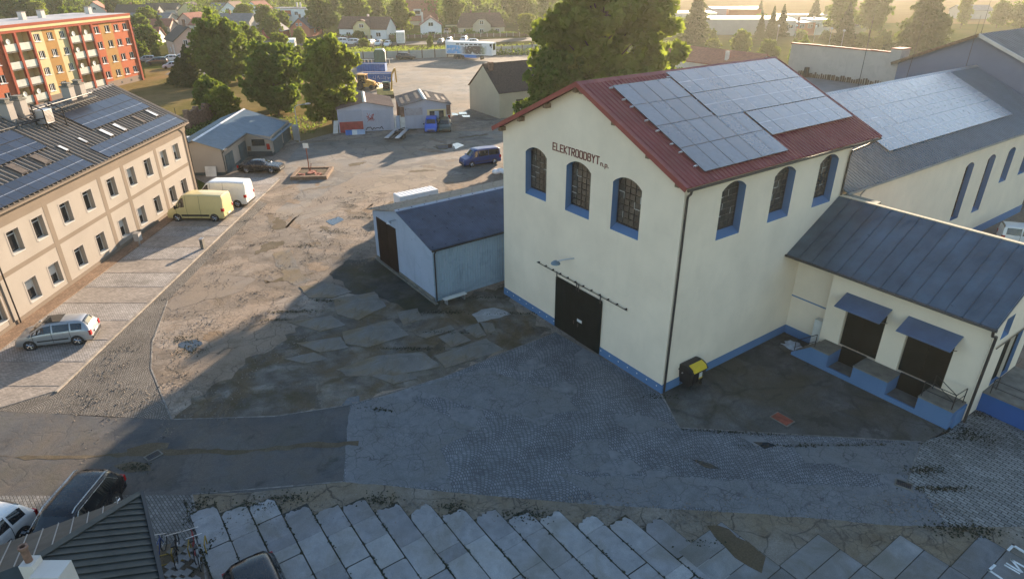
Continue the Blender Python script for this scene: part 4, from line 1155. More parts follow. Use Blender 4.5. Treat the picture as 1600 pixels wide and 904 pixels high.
for o_ in hops:
    a, b = o_['s0'], o_['s1']; d = o_['d'] - 0.04
    mb = MB()
    bar(mb, Pl, a, a + 0.06, o_['z0'] + o_['slope'], o_['z1'] + 0.05, d - 0.03, d + 0.04); bar(mb, Pl, b - 0.06, b, o_['z0'] + o_['slope'], o_['z1'] + 0.05, d - 0.03, d + 0.04)
    bar(mb, Pl, (a + b) / 2 - 0.03, (a + b) / 2 + 0.03, o_['z0'] + o_['slope'], o_['z1'] + 0.25, d - 0.025, d + 0.04)
    for i in range(1, 6):
        z = o_['z0'] + o_['slope'] + (o_['z1'] - o_['z0'] - o_['slope']) * i / 6
        bar(mb, Pl, a, b, z - 0.02, z + 0.02, d - 0.02, d + 0.03)
    w_ = mb.build('window', MT['black'], lh)
    p = MB(); p.quad(Pl(a, o_['z0'] + o_['slope'], d + 0.02), Pl(b, o_['z0'] + o_['slope'], d + 0.02), Pl(b, o_['z1'] + 0.4, d + 0.02), Pl(a, o_['z1'] + 0.4, d + 0.02)); p.build('pane', MT['oldglass'], w_)
k = (HR - 8.75) / 7.4; ang = math.atan(k); ca, sa = math.cos(ang), math.sin(ang)
O_ = Vector((-7.6, 0, HR + 0.08)); U_ = Vector((ca, 0, -sa)); N_ = Vector((sa, 0, ca)); Y_ = Vector((0, 1, 0))
mb = MB()
LS = 7.85 / ca
profiled(mb, O_, Y_, U_, N_, 14.85, 49.6, 0.0, LS, 0.33, 0.13, 0.07)
profiled(mb, O_, Y_, Vector((-ca, 0, -sa)), Vector((-sa, 0, ca)), 14.85, 49.6, 0.0, LS, 0.25, 0.12, 0.045)
hr = mb.build('roof', MT['greysheet'], lh)
mb = MB(); mb.extr([(-7.85, HR + 0.05), (-7.6, HR + 0.2), (-7.35, HR + 0.05)], 'y', 14.8, 49.65); mb.build('ridge_cap', MT['steel'], hr)
mb = MB(); mb.extr([(0.22, 8.62), (0.34, 8.62), (0.34, 8.5), (0.22, 8.5)], 'y', 14.9, 49.6); mb.build('gutter', MT['steel'], lh)
mb = MB(); mb.path([(0.28, 16.9, 8.5), (-0.1, 17.3, 8.0), (-0.1, 17.3, 6.9)], 0.05, 6); mb.build('downpipe', MT['steel'], lh)
tou = lambda u: (7.6 - u) / ca
for ut, ub in ((7.35, 5.42), (5.42, 3.49), (3.49, 1.56)):
    for c in range(18):
        solar(lh, O_, Y_, U_, N_, 22.75 + c * 1.145, tou(ut), 1.145, tou(ub) - tou(ut), 'pvl', 0.16, 'v')
for y, zt_ in ((28.6, 3.4), (47.4, 2.6)):
    t = MB(); t.tube((-7.6, y, HR), (-7.6, y, HR + zt_ + 2), 0.03, 5, 0.012); t.build('lightning_rod', MT['pipe'], lh)

# slate-blue gabled hall closing the long hall
bh = thing('blue_hall', 'tall slate-blue gabled hall behind the long cream hall', 'building', (PM[0], PM[1], 0), -MY)
mb = MB()
prof = [(-14.9, 0), (1.5, 0), (1.5, 12.3), (-8.1, 15.15), (-14.9, 11.95)]
prof = [(-14.9, 0), (-1.3, 0), (-1.3, 12.15), (-8.1, 15.15), (-14.9, 11.95)]
mb.extr(prof, 'y', 50.0, 95.0); mb.build('wall', MT['slateblue'], bh)
for sgn in (1, -1):
    mb = MB(); k = 0.445; ang = math.atan(k); ca, sa = math.cos(ang), math.sin(ang)
    profiled(mb, Vector((-8.1, 0, 15.2)), Y_, Vector((sgn * ca, 0, -sa)), Vector((sgn * sa, 0, ca)), 49.6, 95.3, 0.0, 7.3 / ca, 0.6, 0.2, 0.05)
    mb.build('roof', MT['tile_grey'] if sgn > 0 else MT['brownsheet'], bh)
    mb = MB(); slope_panel(mb, Vector((-8.1, 0, 15.2)), Y_, Vector((sgn * ca, 0, -sa)), Vector((sgn * sa, 0, ca)), 49.5, 49.6, 0, 7.35 / ca, -0.2, 0.08); mb.build('verge_trim', MT['steel'] if sgn > 0 else MT['wood'], bh)
mb = MB(); mb.tube((-8.1, 49.9, 15.2), (-8.1, 49.9, 18.2), 0.03, 5, 0.012); mb.build('lightning_rod', MT['pipe'], bh)
# white walled block and the flat roof before it
wb = thing('bare_wall', 'tall bare weathered white wall behind the red-roofed workshop', 'wall', (PM[0], PM[1], 0), -MY)
mb = MB(); mb.box(-27.6, -16.0, 50.3, 50.75, 0, 12.8); mb.build('wall', MT['barewall'], wb)
n = 22
for i in range(n):
    mb = MB(); x0 = -27.7 + 11.7 * i / n; mb.box(x0, x0 + 11.7 / n - 0.02, 50.22, 50.83, 12.803 , 12.9 + rnd.uniform(0, 0.06)); mb.build('coping_tile', MT['tile_red'], wb)
mb = MB(); mb.box(-15.997, -14.95, 50.15, 52, 0, 13.2); mb.build('pier', MT['barewall'], wb)
mb = MB(); mb.box(-16.05, -14.9, 50.1, 52.05, 13.203, 13.3); mb.build('pier_cap', MT['tile_red'], wb)
fl = thing('flat_roof_shed', 'low flat-roofed grey extension between the hall and the white block', 'building', (PM[0], PM[1], 0), -MY)
mb = MB(); mb.box(-27.6, -15.4, 38, 50.1, 0, 9.2); mb.build('wall', MT['greywall'], fl)
mb = MB(); mb.box(-27.8, -15.35, 37.8, 50.15, 9.203, 9.4); mb.build('roof', MT['tile_grey'], fl)
mb = MB()
for i in range(46): mb.box(-27.5 + i * 0.26, -27.5 + i * 0.26 + rnd.uniform(0.08, 0.2), 50.0, 50.12, 9.4, 9.75 + rnd.uniform(0, 0.3))
mb.build('broken_render_edge', MT['wood'], fl)['kind'] = 'stuff'
mb = MB(); mb.box(-25.0, -24.6, 49.6, 49.99, 9.4, 10.5); mb.build('vent_pipe', MT['pipe'], fl)
mb = MB(); mb.tube((-13.6, 49.5, 8.8), (-13.2, 49.5, 17.2), 0.035, 5, 0.012)
mp = mb.build('mast', MT['pipe']); mp.location = (PM[0], PM[1], 0); mp.rotation_euler = (0, 0, -MY); tag(mp, None, 'thin dark lightning mast before the white block', 'mast')

# ================================================================== CORRUGATED SHED
sh = thing('corrugated_shed', 'pale blue corrugated shed with navy sheet roof and dark brown doors', 'shed', (PM[0], PM[1], 0), -MY)
XL, XR, YF, YB = -26.3, -16.85, -4.66, 11.5
E1, RX, RZ = 4.05, -21.7, 5.3
mb = MB()
Psf = lambda s, z, d: (s, YF + d, z)
zt = lambda s: E1 + (RZ - E1) * ((s - XL) / (RX - XL) if s < RX else (XR - s) / (XR - RX))
zt.cuts = (RX,)
facade(mb, Psf, XL, XR, 0, zt, [dict(s0=-25.7, s1=-22.35, z0=0, z1=3.75, d=0.12)], 0, 0)
mb.quad((XL, YF, 0), (XL, YB, 0), (XL, YB, E1), (XL, YF, E1))
mb.poly([(XL, YB, 0), (XR, YB, 0), (XR, YB, E1), (RX, YB, RZ), (XL, YB, E1)])
mb.build('wall', MT['bluepaint'], sh)
# corrugated side
mb = MB()
n = 150
M_corr = M_plaster('corrugated_side_sheet', (0.26, 0.34, 0.42), (0.03, 0.07, 0.09), 1.5)
vs = []
for i in range(n + 1):
    y = YF + 0.0 + (YB - YF) * i / n
    x = XR + (0.03 if i % 2 else -0.02)
    vs += [(x, y, 0.25), (x, y, E1 + 0.02)]
mb.add(vs, [(2 * i, 2 * i + 2, 2 * i + 3, 2 * i + 1) for i in range(n)])
mb.box(XR - 0.1, XR + 0.04, YF + 0.05, YB, 0.0, 0.24)
mb.build('corrugated_side', M_corr, sh)
for a, b in ((-25.68, -24.04), (-24.0, -22.37)):
    mb = MB(); mb.box(a, b, YF - 0.02, YF + 0.05, 0.04, 3.72)
    mb.box(a + 0.02, a + 0.12, YF - 0.04, YF - 0.02, 0.06, 3.7); mb.box(a + 0.1, b, YF - 0.04, YF - 0.02, 1.8, 1.9)
    mb.build('door', MT['doorbrown'], sh)
mb = MB(); mb.box(XL - 0.02, -25.72, YF - 0.05, YF - 0.003, 0, 0.3); mb.box(-22.33, XR + 0.02, YF - 0.05, YF - 0.003, 0, 0.3); mb.box(XL, XR + 0.5, YF - 0.25, YF - 0.053, 0, 0.12); mb.build('plinth', MT['mortar'], sh)
k = (RZ - E1) / (XR - RX); ang = math.atan(k); ca, sa = math.cos(ang), math.sin(ang)
for sgn, mt in ((1, 'navymetal'), (-1, 'brownsheet')):
    mb = MB()
    profiled(mb, Vector((RX, 0, RZ + 0.06)), Y_, Vector((sgn * ca, 0, -sa)), Vector((sgn * sa, 0, ca)), YF - 0.25, YB, 0.0, 5.15 / ca, 0.11, 0.06, 0.025)
    for f in (0.02, 1.7, 3.4, 5.0):
        for i in range(15): slope_panel(mb, Vector((RX, 0, RZ + 0.06)), Y_, Vector((sgn * ca, 0, -sa)), Vector((sgn * sa, 0, ca)), YF + i * 1.05, YF + i * 1.05 + 0.07, f, f + 0.07, 0.04, 0.11)
    r_ = mb.build('roof', MT[mt], sh)
mb = MB(); mb.extr([(RX - 0.2, RZ + 0.05), (RX, RZ + 0.17), (RX + 0.2, RZ + 0.05)], 'y', YF - 0.27, YB); mb.build('ridge_cap', MT['steel'], sh)
mb = MB(); xe, ze = RX + 5.15, RZ + 0.06 - 5.15 * k
mb.extr([(xe, ze), (xe + 0.1, ze), (xe + 0.1, ze - 0.1), (xe, ze - 0.1)], 'y', YF - 0.2, YB); mb.path([(xe + 0.05, YF + 0.1, ze - 0.1), (XR + 0.1, YF + 0.1, ze - 0.4), (XR + 0.1, YF + 0.1, 0.1)], 0.05, 6); mb.build('gutter', MT['black'], sh)
mb = MB(); mb.lathe([(0.03, 0.1), (0.14, 0.06), (0.2, -0.05)], (-22.2, YF - 0.55, 4.4), 'z', 12); mb.path([(-22.2, YF, 4.5), (-22.2, YF - 0.55, 4.5)], 0.03, 5); mb.build('lamp', MT['steel'], sh)
t = thing('white_container', 'low white ribbed container standing behind the corrugated shed', 'container', (-10.7, 59.2, 0), rad(35))
mb = MB(); mb.box(0, 4.2, 0, 1.4, 0.1, 1.4)
for i in range(10): mb.box(0.1 + i * 0.42, 0.26 + i * 0.42, -0.03, 1.43, 0.2, 1.43)
mb.build('box_body', MT['white'], t)
t = thing('bench', 'pale plank bench lying along the corrugated side of the shed', 'bench', (PM[0], PM[1], 0), -MY)
mb = MB(); mb.box(-16.3, -15.9, -4.4, -2.6, 0.38, 0.43); mb.build('plank', MT['offwhite'], t)
for y in (-4.2, -2.8):
    mb = MB(); mb.box(-16.27, -15.93, y - 0.04, y + 0.04, 0, 0.377); mb.build('leg', MT['steel'], t)

# ================================================================== OFFICE BLOCK (left); frame: x towards the yard, y into the picture
ob = thing('office_block', 'long cream office block with taupe bands and a roof of dark solar panels', 'building', (-32.75, 64.6, 0), 0)
wy = [-34.5, -31.9, -28.9, -25.5, -23.05, -20.0, -17.2, -13.9, -10.85, -8.0, -5.0, -2.55]
pil = [-38.5, -27.6, -21.4, -14.8, -11.4, -5.8, 0.0]
Po = lambda s, z, d: (-d, s, z)
ops = []
for y in wy:
    for z0, z1 in ((4.18, 5.75), (0.66, 2.25)): ops.append(dict(s0=y, s1=y + 1.12, z0=z0, z1=z1, d=0.42))
mb = MB()
facade(mb, Po, -38.5, 0.6, 0, 7.3, ops, 0, 2)
mb.poly([(0, 0.6, 0), (-12.4, 0.6, 0), (-12.4, 0.6, 7.3), (-6.2, 0.6, 10.7), (0, 0.6, 7.3)])
mb.poly([(0, -38.5, 0), (-12.4, -38.5, 0), (-12.4, -38.5, 7.3), (-6.2, -38.5, 10.7), (0, -38.5, 7.3)])
mb.quad((-12.4, -38.5, 0), (-12.4, 0.6, 0), (-12.4, 0.6, 7.3), (-12.4, -38.5, 7.3))
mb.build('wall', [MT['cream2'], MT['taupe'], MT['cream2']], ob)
mb = MB()
for i, y in enumerate(pil): mb.box(0.003, 0.011, y - 0.24 if i else y, y + 0.24 if i < 6 else 0.6, 0.3, 6.5)
for (a, b) in zip(pil, pil[1:]):
    b_ = b - 0.243; a_ = a + 0.243
    mb.box(0.003, 0.010, a_, b_, 3.18, 3.5); mb.box(0.003, 0.010, a_, b_, 6.2, 6.497)
mb.box(0.003, 0.03, -38.5, 0.62, 6.503, 7.0); mb.box(0.003, 0.26, -38.5, 0.62, 7.003, 7.28)
mb.box(0.003, 0.05, -38.5, 0.6, 0.05, 0.297)
mb.build('facade_bands', MT['taupe'], ob)
wf = None
for o_ in ops:
    y0, y1, z0, z1 = o_['s0'], o_['s1'], o_['z0'], o_['z1']
    if wf is None:
        mb = MB()   # frame in its own coordinates, origin at the lower corner
        w_, h_ = y1 - y0, 1.57
        mb.box(-0.36, -0.3, 0, 0.07, 0, h_); mb.box(-0.36, -0.3, w_ - 0.07, w_, 0, h_); mb.box(-0.36, -0.3, 0.07, w_ - 0.07, 0, 0.07); mb.box(-0.36, -0.3, 0.07, w_ - 0.07, h_ - 0.07, h_)
        mb.box(-0.355, -0.295, 0.07, w_ - 0.07, h_ * 0.74, h_ * 0.74 + 0.07); mb.box(-0.355, -0.295, w_ * 0.2 - 0.03, w_ * 0.2 + 0.03, 0.07, h_ * 0.74)
        wf = mb.mesh('window', MT['offwhite'])
        mb = MB(); mb.box(-0.345, -0.33, 0.05, w_ - 0.05, 0.05, h_ - 0.05); wp = mb.mesh('pane', MT['glass'])
        mb = MB(); mb.box(-0.38, 0.06, 0.003, w_ - 0.003, -0.0, 0.03); wsl = mb.mesh('sill', MT['offwhite'])
        mb = MB(); mb.box(0.003, 0.012, -0.12, -0.003, 0, h_ + 0.1); mb.box(0.003, 0.012, -0.003, w_ + 0.12, h_ + 0.003, h_ + 0.1); mb.box(0.003, 0.012, w_ + 0.003, w_ + 0.12, 0, h_ + 0.003); wsr = mb.mesh('surround', MT['surr'])
        mb = MB(); mb.box(-0.328, -0.32, 0.06, w_ - 0.06, 0, 0.7); wbl = mb.mesh('blind', MT['offwhite'])
    f = inst('window', wf, ob, (-0.02, y0, z0))
    inst('pane', wp, f); inst('sill', wsl, f); inst('surround', wsr, f, (0.02, 0, 0))
    if rnd.random() < 0.35: inst('blind', wbl, f, (0, 0, rnd.uniform(0.7, 0.84)))
k = (10.85 - 7.32) / 6.55; ang = math.atan(k); ca, sa = math.cos(ang), math.sin(ang)
O_ = Vector((-6.2, 0, 10.9)); U_ = Vector((ca, 0, -sa)); N_ = Vector((sa, 0, ca))
LS = 6.62 / ca
mb = MB()
profiled(mb, O_, Y_, U_, N_, -38.6, 0.75, 0, LS, 0.5, 0.12, 0.11)
profiled(mb, O_, Y_, Vector((-ca, 0, -sa)), Vector((-sa, 0, ca)), -38.6, 0.75, 0, LS, 0.36, 0.1, 0.075)
orf = mb.build('roof', MT['brownsheet'], ob)
mb = MB(); mb.extr([(-6.45, 10.88), (-6.2, 11.02), (-5.95, 10.88)], 'y', -38.6, 0.8); slope_panel(mb, O_, Y_, U_, N_, 0.753, 0.82, 0, LS, -0.15, 0.12)
mb.build('ridge_cap', MT['brownsheet'], orf)
mb = MB(); mb.extr([(0.42, 7.32), (0.55, 7.32), (0.55, 7.2), (0.42, 7.2)], 'y', -38.5, 0.75); mb.build('gutter', MT['taupe'], ob)
for y in (0.3, -27.1):
    mb = MB(); mb.path([(0.48, y, 7.2), (0.3, y, 6.8), (0.14, y, 6.4), (0.14, y, 0.05)], 0.05, 6); mb.build('downpipe', MT['pipe'], ob)
sd_ = lambda u: (6.2 - u) / ca       # distance down the slope for a plan offset u from the wall
def row(y0, y1, ut, ub, n, half, mat='pvd'):
    w_ = (y1 - y0) / n
    for i in range(n): solar(ob, O_, Y_, U_, N_, y0 + i * w_, sd_(ut), w_, sd_(ub) - sd_(ut), mat, 0.16, half)
row(-10.2, -0.4, 4.75, 3.83, 6, None); row(-10.2, -0.4, 3.81, 2.4, 9, 'v')
row(-13.4, 0.05, 1.02, -0.38, 12, 'v')
row(-25.8, -16.0, 4.75, 3.83, 6, None); row(-25.8, -16.0, 3.81, 2.4, 9, 'v')
row(-33.0, -15.5, 1.02, -0.38, 16, 'v')
for y, u, l, w_, op in ((-1.9, 2.28, 1.2, 0.55, 1), (-4.5, 2.2, 1.2, 0.55, 0), (-7.8, 2.2, 1.2, 0.55, 1), (-9.9, 2.2, 1.2, 0.55, 1), (-12.85, 2.2, 0.85, 0.4, 1), (-15.4, 2.2, 0.85, 0.4, 1), (-18.5, 2.25, 1.25, 0.75, 0), (-21.0, 2.25, 1.25, 0.75, 0)):
    mb = MB(); slope_panel(mb, O_, Y_, U_, N_, y, y + w_, sd_(u), sd_(u) + l, 0.02, 0.2); s_ = mb.build('skylight', MT['pipe'], ob)
    mb = MB(); slope_panel(mb, O_, Y_, U_, N_, y + 0.06, y + w_ - 0.06, sd_(u) + 0.08, sd_(u) + l - 0.08, 0.2, 0.225); mb.build('pane', M_glass('skylight_glass', (0.35, 0.36, 0.36), 0.12) if op else MT['tile_dark'], s_)
for y, x in ((-5.1, -5.7), (-6.6, -5.75), (-12.8, -5.75), (-14.2, -5.8), (-20.5, -5.8)):
    mb = MB(); mb.box(x - 0.36, x + 0.36, y - 0.36, y + 0.36, 10.2, 11.9); c_ = mb.build('chimney', MT['surr'], ob)
    mb = MB(); mb.box(x - 0.42, x + 0.42, y - 0.42, y + 0.42, 11.903, 12.0); mb.box(x - 0.25, x + 0.25, y - 0.25, y + 0.25, 12.003, 12.2); mb.box(x - 0.32, x + 0.32, y - 0.32, y + 0.32, 12.203, 12.25); mb.build('cap', MT['mortar'], c_)
mb = MB()
for a, b in (((-4.6, -13.2, 9.9), (-4.6, -13.2, 11.6)), ((-3.8, -13.2, 9.5), (-3.8, -13.2, 11.2)), ((-4.6, -11.2, 9.9), (-4.6, -11.2, 11.4)), ((-3.6, -11.2, 9.3), (-3.6, -11.2, 10.9)), ((-4.6, -13.2, 11.2), (-4.6, -5.2, 11.2)), ((-4.6, -15.2, 10.6), (-3.8, -13.2, 10.6)), ((-3.8, -13.2, 10.2), (-3.1, -12.6, 9.2)), ((-4.9, -17, 10.4), (-4.2, -12, 10.4)), ((-4.6, -13.2, 11.6), (-3.8, -13.2, 11.2)), ((-4.6, -11.2, 11.4), (-3.6, -11.2, 10.9))):
    mb.tube(a, b, 0.05, 6)
for i in range(18): mb.box(-4.95, -4.3, -11.0 + i * 0.33, -10.78 + i * 0.33, 10.86, 10.9)
mb.box(-4.98, -4.9, -11.1, -5.1, 10.78, 10.855); mb.box(-4.35, -4.27, -11.1, -5.1, 10.78, 10.855)
mb.build('roof_walkway', MT['black'], ob)
mb = MB(); mb.box(-4.55, -3.85, -13.1, -12.1, 10.1, 11.15); ac = mb.build('cooling_unit', MT['steel'], ob)
mb = MB()
for i in range(9): mb.box(-3.848, -3.83, -13.05, -12.15, 10.2 + i * 0.1, 10.24 + i * 0.1)
mb.build('grille', MT['wood'], ac)
for (px, py) in ((318, 388),):
    t = thing('bollard_post', 'short grey post standing on the kerb of the parking bays', 'post', gp(px, py), 0)
    mb = MB(); mb.box(-0.12, 0.12, -0.2, 0.2, 0, 0.85); mb.build('body', MT['mortar'], t)
    mb = MB(); mb.box(-0.15, 0.15, -0.23, 0.23, 0.853, 0.92); mb.build('cap', MT['steel'], t)
t = thing('waste_bin', 'grey bin on a post at the foot of the office block', 'bin', gp(219, 384), 0)
mb = MB(); mb.box(-0.05, 0.05, -0.05, 0.05, 0, 0.5); mb.build('post', MT['steel'], t)
mb = MB(); mb.box(-0.22, 0.22, -0.25, 0.25, 0.5, 1.15); mb.build('body', MT['greywall'], t)
mb = MB(); mb.box(-0.25, 0.25, -0.28, 0.28, 1.153, 1.2); mb.build('lid', MT['steel'], t)

# ================================================================== PAVILION with blue roof
PV_P = gp(353, 273.6)
pz = rad(3.0)
pa = thing('garage_pavilion', 'small cream garage building with blue-grey sheet roof and dark green doors', 'building', (*PV_P, 0), pz)
mb = MB()
Ppf = lambda s, z, d: (s, d, z)
zt = lambda s: 3.9 - abs(s + 2.75) * 0.36
zt.cuts = (-2.75,)
facade(mb, Ppf, -5.6, 0, 0, zt, [], 0, 0)
mb.quad((0, 0, 0), (0, 8.2, 0), (0, 8.2, 2.9), (0, 0, 2.9)); mb.quad((0.0, 8.2, 0), (3.05, 8.2, 0), (3.05, 8.2, 2.4), (0, 8.2, 2.95))
mb.quad((3.05, 8.2, 0), (3.05, 17.4, 0), (3.05, 17.4, 2.4), (3.05, 8.2, 2.4)); mb.poly([(3.05, 17.4, 0), (-5.6, 17.4, 0), (-5.6, 17.4, 2.87), (-2.75, 17.4, 3.9), (3.05, 17.4, 2.4)])
mb.quad((-5.6, 0, 0), (-5.6, 17.4, 0), (-5.6, 17.4, 2.87), (-5.6, 0, 2.87))
mb.build('wall', MT['cream2'], pa)
mb = MB(); mb.box(-5.62, 0.02, -0.03, -0.003, 0, 0.35); mb.box(0.003, 0.03, 0, 8.165, 0, 0.35); mb.box(0.033, 3.08, 8.165, 8.197, 0, 0.6); mb.box(3.053, 3.085, 8.2, 17.4, 0, 0.35); mb.build('plinth', M_plain('dark_teal_plinth', (0.04, 0.06, 0.07), 0.8), pa)
def leaf_door(y0, y1, x, z1, n):
    w = (y1 - y0) / n
    for i in range(n):
        mb = MB(); mb.box(x + 0.031, x + 0.08, y0 + i * w + 0.01, y0 + (i + 1) * w - 0.01, 0.02, z1)
        for zz_ in (0.3, z1 * 0.55, z1 - 0.2): mb.box(x + 0.081, x + 0.1, y0 + i * w + 0.05, y0 + (i + 1) * w - 0.05, zz_, zz_ + 0.08)
        mb.build('door', MT['teal'], pa)
leaf_door(0.7, 3.2, 0, 2.05, 2); leaf_door(5.4, 7.9, 0, 2.05, 2); leaf_door(9.0, 12.9, 3.055, 2.2, 3); leaf_door(13.5, 17.0, 3.055, 2.2, 3)
mb = MB(); mb.box(0.75, 2.3, 8.13, 8.19, 1.3, 2.1); w_ = mb.build('window', MT['black'], pa)
mb = MB(); mb.box(0.8, 1.5, 8.12, 8.128, 1.35, 2.05); mb.box(1.55, 2.25, 8.12, 8.128, 1.35, 2.05); mb.build('pane', MT['glass'], w_)
mb = MB(); mb.box(2.5, 2.85, 8.06, 8.19, 0.85, 1.55); mb.build('post_box', MT['lampred'], pa)
mb = MB(); mb.box(0.15, 0.5, 8.06, 8.19, 0.7, 1.25); mb.build('meter_box', MT['wood'], pa)
mb = MB()
O_ = Vector((-2.75, 0, 4.0)); ang = math.atan(0.345); ca, sa = math.cos(ang), math.sin(ang)
U_ = Vector((ca, 0, -sa)); N_ = Vector((sa, 0, ca))
profiled(mb, O_, Y_, U_, N_, -0.35, 8.0, 0, 3.1 / ca, 0.3, 0.05, 0.03); profiled(mb, O_, Y_, U_, N_, 8.003, 17.7, 0, 6.15 / ca, 0.3, 0.05, 0.03)
profiled(mb, O_, Y_, Vector((-ca, 0, -sa)), Vector((-sa, 0, ca)), -0.35, 17.7, 0, 3.2 / ca, 0.3, 0.05, 0.03)
r_ = mb.build('roof', MT['bluegrey'], pa)
mb = MB(); mb.extr([(-2.95, 4.0), (-2.75, 4.12), (-2.55, 4.0)], 'y', -0.38, 17.75); mb.build('ridge_cap', MT['steel'], r_)
mb = MB(); mb.path([(0.4, -0.2, 2.85), (0.1, -0.05, 2.5), (0.08, 0.1, 0.1)], 0.05, 6); mb.extr([(0.36, 2.9), (0.47, 2.9), (0.47, 2.8), (0.36, 2.8)], 'y', -0.3, 8.0); mb.build('gutter', MT['pipe'], pa)
t = thing('white_board', 'white panel leaning on the front wall of the garage pavilion', 'board', gp(332, 274.5), pz)
mb = MB(); mb.hexa([(-0.6, -0.35, 0), (0.6, -0.35, 0), (0.6, -0.3, 0), (-0.6, -0.3, 0)], [(-0.6, -0.1, 1.1), (0.6, -0.1, 1.1), (0.6, -0.05, 1.1), (-0.6, -0.05, 1.1)]); mb.build('sheet', MT['offwhite'], t)
# old brick wall and white tarp roof behind
bw = thing('brick_wall', 'ruined old brick wall with piers behind the blue-roofed garages', 'wall', gp(296, 200), 0)
ax, ay = gp(296, 200); bx, by = gp(350, 178)
L = math.dist((ax, ay), (bx, by)); bw.rotation_euler = (0, 0, math.atan2(by - ay, bx - ax))
mb = MB()
n = 14
for i in range(n): mb.box(L * i / n, L * (i + 1) / n - 0.003, -0.2, 0.2, 0, 2.0 + rnd.uniform(-0.2, 0.35))
mb.build('masonry', MT['brick'], bw)
for i in range(5):
    mb = MB(); x = L * i / 4; mb.box(x - 0.3, x + 0.3, -0.32, 0.32, 0, 2.6); mb.build('pier', MT['brick'], bw)
t = thing('lean_to_roof', 'low white lean-to roof behind the corner of the office block', 'shed', (-38.2, 76.6, 0), 0.05)
mb = MB(); mb.box(-2.5, 2.6, -2.4, 2.4, 0, 2.3); mb.build('wall', MT['whitewall'], t)
mb = MB(); mb.hexa([(-2.7, -2.6, 2.31), (2.8, -2.6, 2.31), (2.8, 2.6, 2.6), (-2.7, 2.6, 2.6)], [(-2.7, -2.6, 2.4), (2.8, -2.6, 2.4), (2.8, 2.6, 2.72), (-2.7, 2.6, 2.72)]); mb.build('roof', MT['white'], t)

# ================================================================== PANEL APARTMENT BLOCK
pb = thing('apartment_block', 'four-storey orange, cream and ochre apartment block with white balconies', 'building', (-77.88, 142.44, 0), rad(-7.3))
Pb = lambda s, z, d: (-d, s, z)
mb = MB()
wins = []
rows_z = (9.98, 7.25, 4.52, 1.8)
for z in rows_z:
    for y in (-10.5, -7.55, -4.9, -2.3): wins.append((y, z, 1.35, 1.25))
    for y in (-25.1, -22.2, -19.3): wins.append((y, z, 1.3, 1.2))
    for y in (-34.6, -37.6, -40.6, -43.4): wins.append((y, z, 1.35, 1.25))
cols = [(-46, -32.0, 0), (-25.9, -23.1, 3), (-23.1, -20.2, 2), (-20.2, -17.5, 3), (-11.2, -8.75, 0), (-8.75, -5.4, 2), (-5.4, 0.0, 0)]
for a, b, m_ in cols:
    ops = [dict(s0=y, s1=y + w, z0=z, z1=z + h, d=0.2) for (y, z, w, h) in wins if a < y + w / 2 < b]
    facade(mb, Pb, a, b, 1.15, 11.75, ops, m_, m_)
for a, b in ((-46, 0),): mb.quad((0, a, 0), (0, b, 0), (0, b, 1.15), (0, a, 1.15), 4)
for a, b in ((-32.0, -25.9), (-17.5, -11.2)): mb.quad((-1.3, a, 1.15), (-1.3, b, 1.15), (-1.3, b, 11.75), (-1.3, a, 11.75), 3)
mb.poly([(0, 0, 0), (-12, 0, 0), (-12, 0, 12.2), (0, 0, 12.2)], 0); mb.poly([(0, -46, 0), (-12, -46, 0), (-12, -46, 12.2), (0, -46, 12.2)], 0)
mb.quad((-12, -46, 0), (-12, 0, 0), (-12, 0, 12.2), (-12, -46, 12.2), 0)
mb.build('wall', [MT['orange'], MT['red'], MT['ochre'], MT['paleyellow'], MT['greyplinth']], pb)
mb = MB(); mb.box(-12.2, 0.28, -46.1, 0.25, 11.75, 12.15); mb.box(-12.25, 0.40, -46.1, 0.32, 12.6, 13.0); mb.build('cornice', MT['red'], pb)
mb = MB(); mb.box(-12.2, 0.34, -46.1, 0.28, 12.153, 12.597); mb.build('cream_band', MT['paleyellow'], pb)
mb = MB(); mb.box(-11.9, 0.1, -45.8, 0.0, 12.9, 13.04); mb.build('roof', MT['tile_grey'] if False else M_plain('pale_roof_felt', (0.36, 0.36, 0.38), 0.8, var=0.2, scale=0.5), pb)
for y, x in ((-3, -6), (-14, -7), (-19, -6.5), (-25.0, -7.5), (-31, -8), (-27.5, -4.2)):
    mb = MB(); mb.box(x - 0.45, x + 0.45, y - 0.45, y + 0.45, 13.0, 14.3); c_ = mb.build('chimney', MT['whitewall'], pb)
    mb = MB(); mb.box(x - 0.55, x + 0.55, y - 0.55, y + 0.55, 14.303, 14.4); mb.build('cap', MT['mortar'], c_)
mb = MB()
for a, b in ((-32.2, -31.75), (-29.25, -28.8), (-26.1, -25.7), (-17.65, -17.2), (-14.5, -14.05), (-11.4, -11.0)):
    mb = MB(); mb.box(-0.12, 0.3, a, b, 0.3, 11.747); mb.build('red_pillar', MT['red'], pb)
    mb = MB(); mb.box(-1.297, -0.123, a + 0.1, b - 0.1, 0.3, 11.747); mb.build('partition', MT['paleyellow'], pb)
mb = MB(); mb.box(-0.3, 0.22, -0.35, 0.16, 0, 11.747); mb.build('red_pillar', MT['red'], pb)
